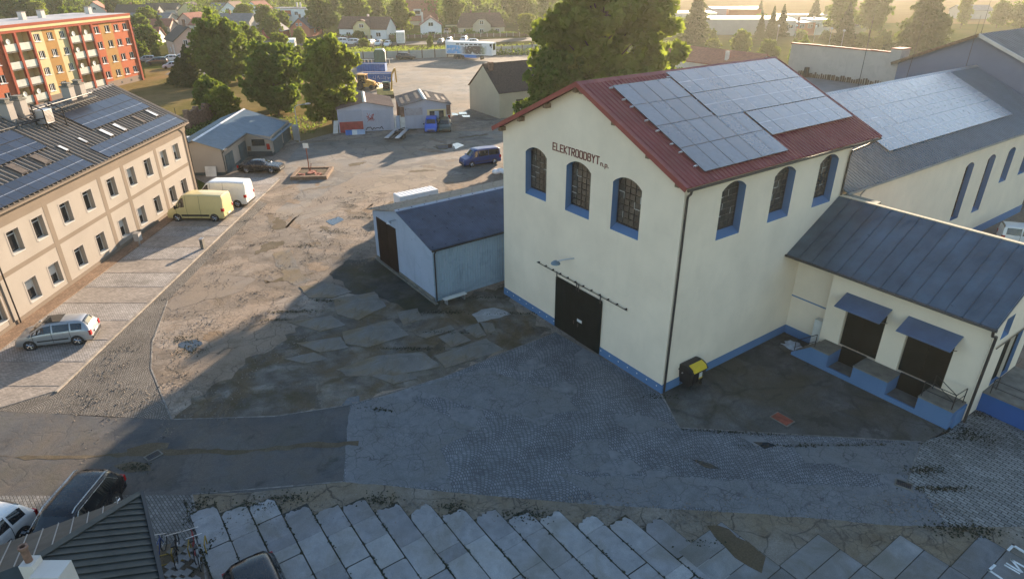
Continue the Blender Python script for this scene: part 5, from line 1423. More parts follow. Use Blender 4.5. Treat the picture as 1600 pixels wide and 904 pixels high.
for z in (0.75, 3.45, 6.2, 8.95):
    for a, b in ((-31.75, -29.25), (-28.8, -26.1), (-17.2, -14.5), (-14.05, -11.4)):
        mb = MB(); mb.box(-1.25, 0.2, a + 0.003, b - 0.003, z - 0.15, z); bl = mb.build('balcony', MT['mortar'], pb)
        mb = MB(); mb.box(0.1, 0.17, a + 0.02, b - 0.02, z + 0.08, z + 1.18); mb.build('parapet_board', MT['board'], bl)
        mb = MB(); mb.box(-1.25, -1.2, a + 0.5, a + 1.5, z, z + 2.1); mb.build('balcony_door', MT['white'], bl)
        mb = MB(); mb.box(-1.198, -1.19, a + 0.6, a + 1.4, z + 0.3, z + 2.0); mb.build('pane', MT['glass'], bl)
        if rnd.random() < 0.4:
            mb = MB(); mb.lathe([(0.02, -0.05), (0.42, 0.05), (0.42, 0.08), (0.02, 0.02)], (0.4, a + 0.7, z + 1.6), 'x', 14); mb.tube((0.15, a + 0.7, z + 1.1), (0.4, a + 0.7, z + 1.6), 0.03, 5); mb.build('satellite_dish', MT['offwhite'], bl)
def win_mesh(w, h, mull, depth):
    mb = MB(); t = 0.09
    mb.box(-depth - 0.03, -depth + 0.06, 0, t, 0, h); mb.box(-depth - 0.03, -depth + 0.06, w - t, w, 0, h); mb.box(-depth - 0.03, -depth + 0.06, t, w - t, 0, t); mb.box(-depth - 0.03, -depth + 0.06, t, w - t, h - t, h)
    for f in mull: mb.box(-depth - 0.025, -depth + 0.055, w * f - 0.05, w * f + 0.05, t, h - t)
    mb.box(-0.02, 0.12, -0.05, w + 0.05, -0.1, -0.003)
    a = mb.mesh('window', MT['white'])
    mb = MB(); mb.box(-depth - 0.01, -depth + 0.01, t, w - t, t, h - t)
    return a, mb.mesh('pane', MT['glass'])
wm = {}
for (y, z, w, h) in wins:
    key = (w, h)
    if key not in wm: wm[key] = win_mesh(w, h, (0.36, 0.64) if w == 1.3 else (0.5,), 0.17)
    f = inst('window', wm[key][0], pb, (0, y, z)); inst('pane', wm[key][1], f)
mb = MB()
for y in (-9.6, -6.8, -3.9, -1.4): mb.box(0.003, 0.02, y, y + 0.5, 0.35, 0.75)
mb.build('cellar_window', MT['black'], pb)
mb = MB(); mb.tube((-4, -29.5, 13), (-4, -29.5, 16.2), 0.05, 5)
for i in range(6): mb.tube((-4, -30.4, 14.6 + i * 0.28), (-4, -28.6, 14.7 + i * 0.28), 0.025, 4)
mb.build('aerial', MT['steel'], pb)

# ================================================================== GARAGES
GP = (-8.83, 96.0); GZ = rad(13.1)
def garage(name, lab, x0, x1, kind):
    g = thing(name, lab, 'garage', (*GP, 0), GZ)
    xm, e, r = (x0 + x1) / 2, 3.25, 4.08
    mb = MB()
    zt = lambda s: r - abs(s - xm) * (r - e) / ((x1 - x0) / 2); zt.cuts = (xm,)
    facade(mb, Ppf, x0, x1, 0, zt, [], 0, 0)
    mb.build('front_wall', MT['lavender'], g)
    mb = MB(); mb.quad((x0, 0, 0), (x0, 8.2, 0), (x0, 8.2, e), (x0, 0, e)); mb.quad((x1, 0, 0), (x1, 8.2, 0), (x1, 8.2, e), (x1, 0, e)); mb.poly([(x0, 8.2, 0), (x1, 8.2, 0), (x1, 8.2, e), (xm, 8.2, r), (x0, 8.2, e)])
    mb.build('wall', MT['brick'], g)
    ang = math.atan((r - e) / ((x1 - x0) / 2)); ca, sa = math.cos(ang), math.sin(ang)
    for sgn in (1, -1):
        mb = MB(); profiled(mb, Vector((xm, 0, r + 0.06)), Y_, Vector((sgn * ca, 0, -sa)), Vector((sgn * sa, 0, ca)), -0.3, 8.4, 0, ((x1 - x0) / 2 + 0.15) / ca, 0.35, 0.1, 0.03)
        rr = mb.build('roof', M_metal('garage_roof', (0.12, 0.075, 0.065) if kind == 'l' else (0.10, 0.085, 0.085), 0.6, 0.0, 0.3, 0.3), g)
        if kind == 'r':
            for v in (0.6, 2.0, 2.9):
                mb = MB(); slope_panel(mb, Vector((xm, 0, r + 0.06)), Y_, Vector((sgn * ca, 0, -sa)), Vector((sgn * sa, 0, ca)), 0.3 + rnd.uniform(0, 2), 4 + rnd.uniform(0, 3.5), v, v + 0.5, 0.065, 0.08); mb.build('felt_strip', MT['tile_dark'], rr)
    mb = MB(); mb.extr([(xm - 0.25, r + 0.08), (xm, r + 0.2), (xm + 0.25, r + 0.08)], 'y', -0.33, 8.45); mb.build('ridge_cap', MT['offwhite'], g)
    return g
g = garage('garage', 'pale blue garage with a red base panel and red graffiti on its doors', -16.05, -8.25, 'l')
mb = MB(); mb.box(-15.9, -12.65, -0.06, -0.003, 1.5, 3.1)
for i in range(16): mb.box(-15.85 + i * 0.2, -15.78 + i * 0.2, -0.09, -0.06, 1.55, 3.05)
mb.build('corrugated_sheet', MT['lavdoor'], g)
mb = MB(); mb.box(-15.9, -12.65, -0.07, -0.003, 0.02, 1.49); mb.build('red_panel', MT['redpaint'], g)
for a, b in ((-12.5, -10.65), (-10.6, -8.75)):
    mb = MB(); mb.box(a, b, -0.08, -0.003, 0.05, 2.95); mb.box(a + 0.05, b - 0.05, -0.1, -0.08, 1.4, 1.5); mb.box(a, a + 0.08, -0.1, -0.08, 0.1, 2.9); d_ = mb.build('door', MT['lavdoor'], g)
    mb = MB()
    if a < -12:
        for q in range(7):
            p = [(-12.1 + rnd.uniform(0, 1.1), 1.3 + rnd.uniform(0, 1.3)) for _ in range(4)]
            for (x_, z_), (x2, z2) in zip(p, p[1:]): mb.tube((x_, -0.085, z_), (x2, -0.085, z2), 0.03, 4, m=0)
        mb.build('graffiti', MT['redpaint'], d_)['kind'] = 'stuff'
        mb = MB()
        p = [(-12.3 + i * 0.22, 0.35 + rnd.uniform(-0.15, 0.3)) for i in range(12)]
        for (x_, z_), (x2, z2) in zip(p, p[1:]): mb.tube((x_, -0.105, z_), (x2, -0.105, z2), 0.05, 4)
        mb.build('graffiti', MT['black'], d_)['kind'] = 'stuff'
g = garage('garage', 'blue-white garage with brick corners and a yellow framed window', -7.3, 0.0, 'r')
for a in (-7.3, -0.62):
    mb = MB(); mb.box(a, a + 0.6, -0.08, -0.003, 1.8, 3.2); mb.build('brick_pier', MT['brick'], g)
    mb = MB(); mb.box(a, a + 0.6, -0.07, -0.003, 0, 1.797); mb.build('pier_base', MT['offwhite'], g)
mb = MB(); mb.box(-6.6, -4.1, -0.05, -0.003, 1.95, 3.0)
mb.build('rusty_top_panel', M_metal('rust_stained_panel', (0.36, 0.34, 0.36), 0.7, 0.0, 0.2, 0.9), g)
mb = MB(); mb.box(-6.65, -4.05, -0.08, -0.003, 0.05, 1.93); mb.box(-5.38, -5.33, -0.1, -0.08, 0.1, 1.9); mb.build('door', MT['lavdoor'], g)
mb = MB(); mb.box(-3.45, -0.7, -0.06, -0.003, 0.9, 2.65); mb.build('yellow_surround', MT['paleyellow'], g)
mb = MB(); mb.box(-3.1, -1.05, -0.1, -0.063, 1.25, 2.45); w_ = mb.build('window', MT['black'], g)
for i in range(3):
    mb = MB(); mb.box(-3.03 + i * 0.67, -2.42 + i * 0.67, -0.115, -0.103, 1.3, 2.4); mb.build('pane', MT['bluepaint'] if i == 1 else MT['glass'], w_)
mb = MB(); mb.box(-3.45, -0.7, -0.05, -0.003, 0.05, 0.89); mb.build('yellow_base', MT['paleyellow'], g)
mb = MB(); mb.box(-0.45, -0.12, -0.16, -0.075, 1.0, 1.75); mb.build('red_box', MT['lampred'], g)
t = thing('blue_gate', 'narrow blue gate between two white posts joining the garages', 'gate', (*GP, 0), GZ)
mb = MB(); mb.box(-7.95, -7.45, -0.03, 0.03, 0.1, 2.0); mb.build('gate_leaf', MT['bluepaint'], t)
for x in (-8.2, -7.4):
    mb = MB(); mb.box(x, x + 0.22, -0.06, 0.06, 0, 2.05); mb.build('post', MT['offwhite'], t)
t = thing('scrap_panels', 'blue and white panels leaning on the red garage base', 'scrap', (*gp(547, 209), 0), GZ)
for i, (x, m_) in enumerate(((0, 'containerblue'), (0.9, 'offwhite'), (1.6, 'bluepaint'))):
    mb = MB(); mb.hexa([(x - 0.6, -0.9, 0), (x + 0.5, -0.8, 0), (x + 0.5, -0.75, 0), (x - 0.6, -0.85, 0)], [(x - 0.6, -0.3, 0.6), (x + 0.5, -0.2, 0.55), (x + 0.5, -0.15, 0.55), (x - 0.6, -0.25, 0.6)]); mb.build('panel', MT[m_], t)
t = thing('upright_board', 'white board propped at the left corner of the red-based garage', 'board', (*gp(526, 208), 0), GZ)
mb = MB(); mb.hexa([(-0.5, -0.3, 0), (0.2, -0.2, 0), (0.2, -0.15, 0), (-0.5, -0.25, 0)], [(-0.2, 0.1, 1.7), (0.4, 0.2, 1.7), (0.4, 0.25, 1.7), (-0.2, 0.15, 1.7)]); mb.build('sheet', MT['offwhite'], t)

# ================================================================== CREAM GABLED HOUSE behind
ch = thing('gabled_outbuilding', 'pale yellow gabled building with dark tiled roof behind the workshop', 'building', (-2.9, 103.29, 0), rad(-57.94))
mb = MB()
A_, B_, EZ, RX2, RZ2 = -7.4, 2.1, 3.7, -2.75, 7.35
zt = lambda s: EZ + (RZ2 - EZ) * ((s - A_) / (RX2 - A_) if s < RX2 else (B_ - s) / (B_ - RX2)); zt.cuts = (RX2,)
facade(mb, Ppf, A_, B_, 0, zt, [], 0, 0)
mb.quad((B_, 0, 0), (B_, 16, 0), (B_, 16, EZ), (B_, 0, EZ)); mb.quad((A_, 0, 0), (A_, 16, 0), (A_, 16, EZ), (A_, 0, EZ)); mb.poly([(A_, 16, 0), (B_, 16, 0), (B_, 16, EZ), (RX2, 16, RZ2), (A_, 16, EZ)])
mb.build('wall', M_plaster('yellow_render', (0.52, 0.455, 0.33)), ch)
mb = MB(); mb.box(B_ - 0.05, B_ + 0.02, 3.0, 4.3, 1.2, 2.6); mb.build('window', MT['black'], ch)
ang = math.atan((RZ2 - EZ) / (B_ - RX2)); ca, sa = math.cos(ang), math.sin(ang)
M_tiles = M_plain('brown_black_tiles', (0.06, 0.042, 0.036), 0.9, var=0.35, scale=4)
for sgn in (1, -1):
    rr = MB()
    U_ = Vector((sgn * ca, 0, -sa)); N_ = Vector((sgn * sa, 0, ca)); O_ = Vector((RX2, 0, RZ2 + 0.08))
    nrow = 20
    for i in range(nrow):       # courses of overlapping tiles, each proud of the next
        v0 = i * 6.15 / nrow
        for j in range(54):
            slope_panel(rr, O_, Y_, U_, N_, -0.12 + j * 0.3, -0.12 + j * 0.3 + 0.285, v0, v0 + 0.33, 0.02 + rnd.uniform(0, 0.02), 0.055 + rnd.uniform(0, 0.02))
    slope_panel(rr, O_, Y_, U_, N_, -0.1, 16.0, 0, 6.1, -0.04, 0.018)
    o = rr.build('roof', M_tiles, ch)
mb = MB()
for j in range(50): mb.extr([(RX2 - 0.15, RZ2 + 0.1), (RX2, RZ2 + 0.28), (RX2 + 0.15, RZ2 + 0.1)], 'y', -0.12 + j * 0.32, -0.12 + j * 0.32 + 0.27)
mb.build('ridge_tile', M_tiles, ch)['kind'] = 'stuff'
mb = MB(); mb.box(RX2 + 0.5, RX2 + 1.2, 0.5, 1.2, 5.0, 7.9); mb.build('chimney', MT['brick'], ch)

# ================================================================== corner hut with the dark roof (bottom left)
hut = thing('dark_roof_hut', 'dark hip-roofed hut with battened roof and white chimney at bottom left', 'hut', (-13.9, 18.25, 0), 0)
ec = Vector((0, 0, 3.5)); rd = Vector((0.56, -0.83, 0)).normalized(); ld = Vector((-0.83, -0.56, 0)).normalized()
hd = (rd + ld).normalized()
RL, LL = 9.0, 9.0
apx = ec + (rd + ld) * 2.9 + Vector((0, 0, 1.25))
rq = MB()
e1, e2 = ec + rd * RL, ec + ld * LL
a1, a2 = apx + rd * (RL - 2.9), apx + ld * (LL - 2.9)
inn = ec + (rd + ld) * 5.8
wl = MB()
q = [ec + (rd + ld) * 0.35, e1 + ld * 0.35 - rd * 0.0, inn + rd * 3.2, e2 + rd * 0.35]
foot = [ec + (rd + ld) * 0.3, e1 + ld * 0.3, e1 + ld * 5.5, inn - (rd + ld) * 0.3, e2 + rd * 5.5, e2 + rd * 0.3]
wl.prism([(p.x, p.y) for p in foot], 0, 3.45)
wl.build('wall', MT['whitewall'], hut)
M_hut = M_metal('sooty_roof_felt', (0.035, 0.042, 0.04), 0.65, 0.05, 0.3, 0.0)
M_hut2 = M_metal('brown_roof_felt', (0.065, 0.056, 0.045), 0.7, 0.0, 0.35, 0.25)
rq = MB(); rq.poly([ec, e1, a1, apx]); rq.build('right_roof', M_hut, hut)
rq = MB(); rq.poly([ec, apx, a2, e2]); rq.build('front_roof', M_hut2, hut)
rq = MB(); rq.poly([a1, apx, inn - Vector((0, 0, 0)), e1 + ld * 5.8]); rq.poly([apx, a2, e2 + rd * 5.8, inn]); rq.build('rear_roof', M_hut, hut)
def on_right(t, f): return (ec + rd * t) + ((apx + rd * (t - 2.9)) - (ec + rd * t)) * f
for i in range(24):
    t0 = 0.25 + i * 0.33
    fmax = 1.0 if t0 > 2.9 else t0 / 2.9
    up = (apx - (ec + rd * 2.9))
    p0, p1 = ec + rd * t0, ec + rd * t0 + up * (min(1.0, t0 / 2.9))
    mb = MB(); nrm = rd.cross(up).normalized(); nrm = nrm if nrm.z > 0 else -nrm
    w_ = rd * 0.035
    mb.hexa([p0 - w_, p0 + w_, p1 + w_, p1 - w_], [p0 - w_ + nrm * 0.05, p0 + w_ + nrm * 0.05, p1 + w_ + nrm * 0.05, p1 - w_ + nrm * 0.05]); mb.build('batten', M_hut, hut)
upl = (apx - (ec + ld * 2.9))
for i in range(18):
    t0 = 0.3 + i * 0.46
    p0, p1 = ec + ld * t0, ec + ld * t0 + upl * (min(1.0, t0 / 2.9))
    nrm = ld.cross(upl).normalized(); nrm = nrm if nrm.z > 0 else -nrm
    w_ = ld * 0.012
    mb = MB(); mb.hexa([p0 - w_, p0 + w_, p1 + w_, p1 - w_], [p0 - w_ + nrm * 0.035, p0 + w_ + nrm * 0.035, p1 + w_ + nrm * 0.035, p1 - w_ + nrm * 0.035]); mb.build('seam', MT['greywall'], hut)
mb = MB(); nv = Vector((0, 0, 0.05)); sdv = hd.cross(Vector((0, 0, 1))) * 0.14
mb.hexa([ec - sdv, ec + sdv, apx + sdv, apx - sdv], [ec - sdv + nv, ec + sdv + nv, apx + sdv + nv, apx - sdv + nv]); mb.build('hip_flashing', M_hut, hut)
mb = MB(); up3 = Vector((0, 0, 0.1)); o3 = -ld * 0.12
mb.hexa([ec + o3, e1 + o3, e1, ec], [ec + o3 + up3, e1 + o3 + up3, e1 + up3, ec + up3]); mb.build('gutter', MT['pipe'], hut)
cpos = gp(85, 905, 5.0)
cx, cy = cpos[0] + 13.9 + 0.25, cpos[1] - 18.25 - 0.1
mb = MB(); mb.box(cx - 0.42, cx + 0.4, cy - 0.42, cy + 0.2, 3.6, 5.7); mb.box(cx - 0.8, cx - 0.423, cy - 0.2, cy + 0.2, 3.6, 5.9); c_ = mb.build('chimney', MT['whitewall'], hut); c_.rotation_euler = (0, 0, 0)
mb = MB(); mb.lathe([(0.10, 0), (0.10, 0.5), (0.13, 0.52), (0.13, 0.6), (0.08, 0.6), (0.08, 0.3)], (cx - 0.62, cy + 0.0, 5.88), 'z', 12); mb.build('chimney_pot', MT['brick'], c_)
mb = MB(); mb.box(cx - 0.1, cx + 0.15, cy - 0.44, cy - 0.41, 5.25, 5.42); mb.build('vent_hole', MT['black'], c_)

# ================================================================== VEHICLES
def lerp_st(st, x):
    if x <= st[0][0]: return st[0][1:]
    for a, b in zip(st, st[1:]):
        if x <= b[0]:
            t = (x - a[0]) / (b[0] - a[0])
            return tuple(p + (q - p) * t for p, q in zip(a[1:], b[1:]))
    return st[-1][1:]


CAR_CACHE = {}
def car_parts(kind, paint, simple=False):
    """meshes of one kind of vehicle; stations are (x, roof z, belt z, roof half-width, belt half-width), front at +x"""
    key = (kind, paint, simple)
    if key in CAR_CACHE: return CAR_CACHE[key]
    spec = dict(
        hatch=dict(W=1.76, R=0.32, ax=(-1.30, 1.32), st=[(-2.14, .62, .6, .60, .74), (-2.10, .92, .88, .62, .80), (-2.0, 1.12, .96, .6, .82), (-1.82, 1.42, 1.0, .57, .84), (-1.6, 1.53, 1.0, .58, .86), (-.8, 1.58, .98, .6, .87), (.1, 1.57, .95, .6, .87), (.5, 1.5, .94, .59, .87), (1.3, 1.02, .93, .66, .85), (1.45, .97, .91, .7, .84), (1.9, .84, .8, .66, .8), (2.1, .68, .64, .6, .74), (2.16, .5, .48, .55, .68)], glass=(-1.75, 1.12), cowl=(0.52, 1.32), rear=(-2.0, -1.72), pill=(-.05, -1.05)),
        estate=dict(W=1.92, R=0.36, ax=(-1.45, 1.45), st=[(-2.45, .7, .68, .66, .84), (-2.4, 1.05, 1.0, .68, .88), (-2.3, 1.3, 1.1, .66, .9), (-2.1, 1.6, 1.12, .64, .92), (-1.8, 1.72, 1.12, .66, .94), (-.8, 1.75, 1.1, .68, .95), (.2, 1.72, 1.08, .67, .95), (.55, 1.64, 1.07, .66, .95), (1.2, 1.16, 1.06, .72, .93), (1.4, 1.1, 1.04, .76, .92), (2.1, .98, .92, .72, .88), (2.35, .8, .76, .66, .82), (2.42, .55, .52, .6, .76)], glass=(-2.1, 1.0), cowl=(0.56, 1.22), rear=(-2.33, -2.03), pill=(.05, -1.15)),
        coupe=dict(W=1.9, R=0.34, ax=(-1.4, 1.5), st=[(-2.45, .6, .58, .66, .8), (-2.4, .92, .88, .7, .86), (-1.9, 1.0, .93, .68, .9), (-1.6, 1.08, .94, .6, .92), (-.9, 1.38, .95, .55, .93), (-.2, 1.42, .94, .56, .93), (.3, 1.36, .93, .56, .93), (1.0, .98, .92, .68, .92), (1.15, .94, .9, .74, .92), (2.1, .86, .82, .76, .9), (2.4, .72, .7, .72, .84), (2.46, .45, .43, .66, .78)], glass=(-1.4, .85), cowl=(.32, 1.02), rear=(-1.6, -.92), pill=(-.35, -1.1)),
        minivan=dict(W=1.84, R=0.33, ax=(-1.5, 1.45), st=[(-2.36, .6, .58, .7, .84), (-2.33, 1.2, 1.05, .72, .88), (-2.25, 1.82, 1.08, .7, .9), (-2.1, 1.9, 1.08, .72, .91), (-.5, 1.94, 1.06, .74, .92), (.7, 1.92, 1.04, .73, .92), (.95, 1.82, 1.03, .72, .92), (1.55, 1.16, 1.02, .72, .9), (1.7, 1.08, 1.0, .76, .89), (2.2, .92, .88, .74, .84), (2.36, .7, .66, .68, .78), (2.4, .45, .43, .62, .72)], glass=(-2.15, 1.4), cowl=(.97, 1.56), rear=(-2.31, -2.24), pill=(.55, -.75)),
        van=dict(W=2.04, R=0.36, ax=(-1.75, 1.75), st=[(-2.72, .5, .48, .86, .97), (-2.7, 2.2, 1.3, .84, 1.0), (-2.62, 2.44, 1.3, .82, 1.01), (-1.0, 2.52, 1.3, .84, 1.02), (.75, 2.5, 1.28, .84, 1.02), (1.1, 2.38, 1.26, .82, 1.02), (1.85, 1.5, 1.22, .82, 1.0), (2.0, 1.36, 1.18, .86, .98), (2.5, 1.08, 1.0, .84, .94), (2.7, .8, .76, .78, .88), (2.74, .45, .43, .7, .8)], glass=(.85, 1.8), cowl=(1.12, 1.86), rear=None, pill=()),
        smallvan=dict(W=1.8, R=0.32, ax=(-1.35, 1.35), st=[(-2.2, .5, .48, .74, .84), (-2.18, 1.6, 1.05, .72, .88), (-2.1, 1.8, 1.06, .7, .89), (-.6, 1.86, 1.05, .72, .9), (.4, 1.84, 1.04, .71, .9), (.7, 1.74, 1.03, .7, .9), (1.3, 1.12, 1.01, .72, .88), (1.9, .95, .9, .72, .84), (2.15, .72, .68, .66, .78), (2.2, .45, .43, .6, .72)], glass=(-2.0, 1.1), cowl=(.72, 1.31), rear=(-2.165, -2.08), pill=(.2, -.9)))
    S = spec[kind]
    st, W = S['st'], S['W']
    xs = []
    for a, b in zip(st, st[1:]):
        n = 1 if b[0] - a[0] < 0.3 or simple else max(1, round((b[0] - a[0]) / 0.25))
        xs += [a[0] + (b[0] - a[0]) * i / n for i in range(n)]
    xs.append(st[-1][0])
    z0 = 0.22 if kind not in ('estate', 'van') else 0.28

    def section(x):
        zr, zb, wr, wb = lerp_st(st, x)
        zm = (zb + z0) * 0.55
        rd_ = min(0.09, (zr - zb) * 0.35)
        wmx = min(W / 2, wb + 0.035)
        return [(0, zr), (wr * 0.72, zr - 0.018), (wr * 0.94, zr - rd_ * 0.45), (wr + 0.02, zr - rd_), (wb, zb), (wmx, zb - 0.1 if zb - 0.1 > zm else zm + .01), (wmx, zm), (wmx - 0.02, z0 + 0.1), (wmx - 0.1, z0)]
    mb = MB()
    rings = []
    for x in xs:
        s = section(x)
        rings.append([(x, y, z) for y, z in s] + [(x, -y, z) for y, z in s[::-1][:-1]])
    n = len(rings[0])
    vs = [p for r in rings for p in r]
    fs = [(k * n + i, k * n + (i + 1) % n, (k + 1) * n + (i + 1) % n, (k + 1) * n + i) for k in range(len(rings) - 1) for i in range(n)]
    fs += [tuple(range(n))[::-1], tuple(range((len(rings) - 1) * n, len(rings) * n))]
    mb.add(vs, fs)
    parts = {}
    body = mb.mesh('body', MT[paint] if paint in MT else paint, smooth=True)
    try: body.set_sharp_from_angle(angle=rad(34))
    except Exception: pass
    parts['body'] = [(body, (0, 0, 0))]
    # side glass
    ga, gb = S['glass']
    cuts = [gb] + [p for p in S['pill']] + [ga]
    win = []
    for hi, lo in zip(cuts, cuts[1:]):
        for sg in (1, -1):
            g = MB()
            a, b = lo + 0.05, hi - 0.05
            N_ = 8
            P = []
            for i in range(N_ + 1):
                x = a + (b - a) * i / N_
                s = section(x)
                (y4, z4), (y3, z3) = s[4], s[3]
                for f in (0.10, 0.9): P.append((x, sg * (y4 + (y3 - y4) * f + 0.012), z4 + (z3 - z4) * f + 0.004))
            g.add(P, [(2 * i, 2 * i + 2, 2 * i + 3, 2 * i + 1) for i in range(N_)])
            win.append((g.mesh('side_window', MT['carglass']), (0, 0, 0)))
    parts['side_window'] = win
    def top_glass(x0, x1):
        g = MB(); P = []; A, B = 5, 6
        for i in range(A + 1):
            x = x0 + (x1 - x0) * i / A
            s = section(x)
            dz = section(x + 0.02)[0][1] - section(x - 0.02)[0][1]
            sl = dz / 0.04; L = math.hypot(1, sl)
            for j in range(B + 1):
                f = j / B * 2 - 1
                w = s[2][0] * 0.98
                z = s[0][1] - 0.018 * abs(f) - (s[0][1] - s[2][1]) * max(0, abs(f) - 0.7) / 0.3 * 0.8
                P.append((x - sl / L * 0.014, f * w, z + 0.014 / L + 0.004))
        g.add(P, [(i * (B + 1) + j, i * (B + 1) + j + 1, (i + 1) * (B + 1) + j + 1, (i + 1) * (B + 1) + j) for i in range(A) for j in range(B)])
        return g
    c0, c1 = S['cowl']
    parts['windscreen'] = [(top_glass(c0 + 0.04, c1 - 0.05).mesh('windscreen', MT['carglass']), (0, 0, 0))]
    if S['rear']: parts['rear_window'] = [(top_glass(S['rear'][0] + 0.01, S['rear'][1] - 0.02).mesh('rear_window', MT['carglass']), (0, 0, 0))]
    # door gaps and rubbing strip down each side
    for sg in (1, -1):
        for xg in {'van': (0.72, -0.55, 1.72), 'smallvan': (-.95, .15, 1.05), 'minivan': (.5, -.8, 1.35), 'coupe': (-.75, .85), 'hatch': (-1.0, 0.0, 1.05), 'estate': (-1.1, 0.1, 1.05)}[kind]:
            g = MB(); P = []
            for q in (section(xg - 0.012), section(xg + 0.012)):
                xx = xg - 0.012 if not P else xg + 0.012
                for (y, z) in q[3:8]: P.append((xx, sg * (y + 0.006), z + 0.002))
            g.add(P, [(i, i + 1, i + 6, i + 5) for i in range(4)])
            parts.setdefault('door_gap', []).append((g.mesh('door_gap', MT['black']), (0, 0, 0)))
        g = MB(); x0_, x1_ = S['ax'][0] + 0.45, S['ax'][1] - 0.45
        g.box(x0_, x1_, sg * (W / 2 - 0.03), sg * (W / 2 + 0.012), 0.5, 0.58 if kind != 'van' else 0.68)
        parts.setdefault('rub_strip', []).append((g.mesh('rub_strip', MT['black']), (0, 0, 0)))
    # wheels
    R_ = S['R']
    ty = MB(); ty.lathe([(R_ * 0.6, -0.1), (R_ * 0.93, -0.1), (R_, -0.06), (R_, 0.06), (R_ * 0.93, 0.1), (R_ * 0.6, 0.1)], (0, 0, R_), 'y', 20)
    rm = MB(); rm.lathe([(0.02, -0.06), (R_ * 0.58, -0.07), (R_ * 0.6, -0.108), (R_ * 0.66, -0.108), (R_ * 0.66, 0.05)], (0, 0, R_), 'y', 18)
    for i in range(5):
        a = 2 * math.pi * i / 5
        rm.tube((0, -0.1, R_), (R_ * 0.6 * math.cos(a), -0.1, R_ + R_ * 0.6 * math.sin(a)), 0.035, 4)
    ar = MB(); ar.lathe([(R_ * 1.14, -0.008), (R_ * 1.14, 0.008)], (0, 0, R_), 'y', 20)
    wl = []
    for x in S['ax']:
        for sg in (-1, 1):
            wl.append(((x, sg * (W / 2 - 0.09), 0), 0 if sg < 0 else math.pi))
    parts['wheel'] = (ty.mesh('wheel', MT['rubber'], True), rm.mesh('rim', MT['chrome']), ar.mesh('wheel_arch', MT['black']), wl)
    # lights, bumper trims, mirrors
    xf, xr = st[-1][0], st[0][0]
    zf = lerp_st(st, xf - 0.12)[0]; wf_ = lerp_st(st, xf - 0.12)[3]
    zr_ = lerp_st(st, xr + 0.06)[1]; wr_ = lerp_st(st, xr + 0.06)[3]
    hl, tl, mi = [], [], []
    for sg in (1, -1):
        h = MB(); h.hexa([(xf - 0.22, sg * (wf_ - 0.02), zf - 0.2), (xf - 0.02, sg * (wf_ - 0.32), zf - 0.22), (xf - 0.25, sg * (wf_ - 0.32), zf - 0.22), (xf - 0.4, sg * (wf_ + 0.03), zf - 0.2)], [(xf - 0.24, sg * (wf_ - 0.03), zf - 0.04), (xf - 0.07, sg * (wf_ - 0.34), zf - 0.05), (xf - 0.28, sg * (wf_ - 0.34), zf + 0.02), (xf - 0.42, sg * (wf_ + 0.02), zf - 0.02)])
        hl.append((h.mesh('headlight', MT['lampclear']), (0, 0, 0)))
        tz = zr_ if kind in ('van', 'minivan', 'smallvan') else zr_ + 0.02
        h = MB(); h.box(xr - 0.015, xr + 0.22, sg * (wr_ - 0.16), sg * (wr_ + 0.045), tz - 0.32, tz - 0.02)
        tl.append((h.mesh('tail_light', MT['lampred']), (0, 0, 0)))
        xm = c1 - 0.15
        zb, wb = lerp_st(st, xm)[1], lerp_st(st, xm)[3]
        h = MB(); h.box(xm - 0.06, xm + 0.06, sg * (wb + 0.02), sg * (wb + 0.22), zb + 0.03, zb + 0.17 if kind != 'van' else zb + 0.32)
        mi.append((h.mesh('wing_mirror', MT['black'] if kind in ('van', 'smallvan') else (MT[paint] if paint in MT else paint)), (0, 0, 0)))
    parts['headlight'], parts['tail_light'], parts['wing_mirror'] = hl, tl, mi
    h = MB(); w0 = lerp_st(st, xr + 0.03)[3]
    h.box(xr - 0.05, xr + 0.12, -w0 * 0.96, w0 * 0.96, 0.3, 0.48); parts['rear_bumper'] = [(h.mesh('rear_bumper', MT['black']), (0, 0, 0))]
    h = MB(); w0 = lerp_st(st, xf - 0.05)[3]; h.box(xf - 0.1, xf + 0.03, -w0 * 0.8, w0 * 0.8, 0.26, 0.4); h.box(xf - 0.1, xf + 0.012, -w0 * 0.5, w0 * 0.5, 0.42, 0.52); parts['front_grille'] = [(h.mesh('front_grille', MT['black']), (0, 0, 0))]
    h = MB(); h.box(xr - 0.06, xr - 0.02, -0.26, 0.26, 0.56, 0.68); parts['number_plate'] = [(h.mesh('number_plate', MT['white']), (0, 0, 0))]
    CAR_CACHE[key] = parts
    return parts


def car(kind, paint, name, label, cat, xy, yaw, group=None, simple=False, z=0.01):
    """yaw: heading of the nose, degrees anticlockwise from +x"""
    p = car_parts(kind, paint, simple)
    t = thing(name, label, cat, (xy[0], xy[1], z), rad(yaw), group)
    for nm in ('body', 'side_window', 'windscreen', 'rear_window', 'headlight', 'tail_light', 'wing_mirror', 'rear_bumper', 'front_grille', 'number_plate', 'door_gap', 'rub_strip'):
        if simple and nm in ('wing_mirror', 'front_grille', 'number_plate', 'door_gap', 'rub_strip'): continue
        for me, loc in p.get(nm, []): inst(nm, me, t, loc)
    ty, rm, ar, wl = p['wheel']
    for (x, y, z_), rz in wl:
        w = inst('wheel', ty, t, (x, y, 0), rz)
        if not simple:
            inst('rim', rm, w)
            inst('wheel_arch', ar, t, (x, y + (-0.088 if y < 0 else 0.088), 0.0), rz)
    return t


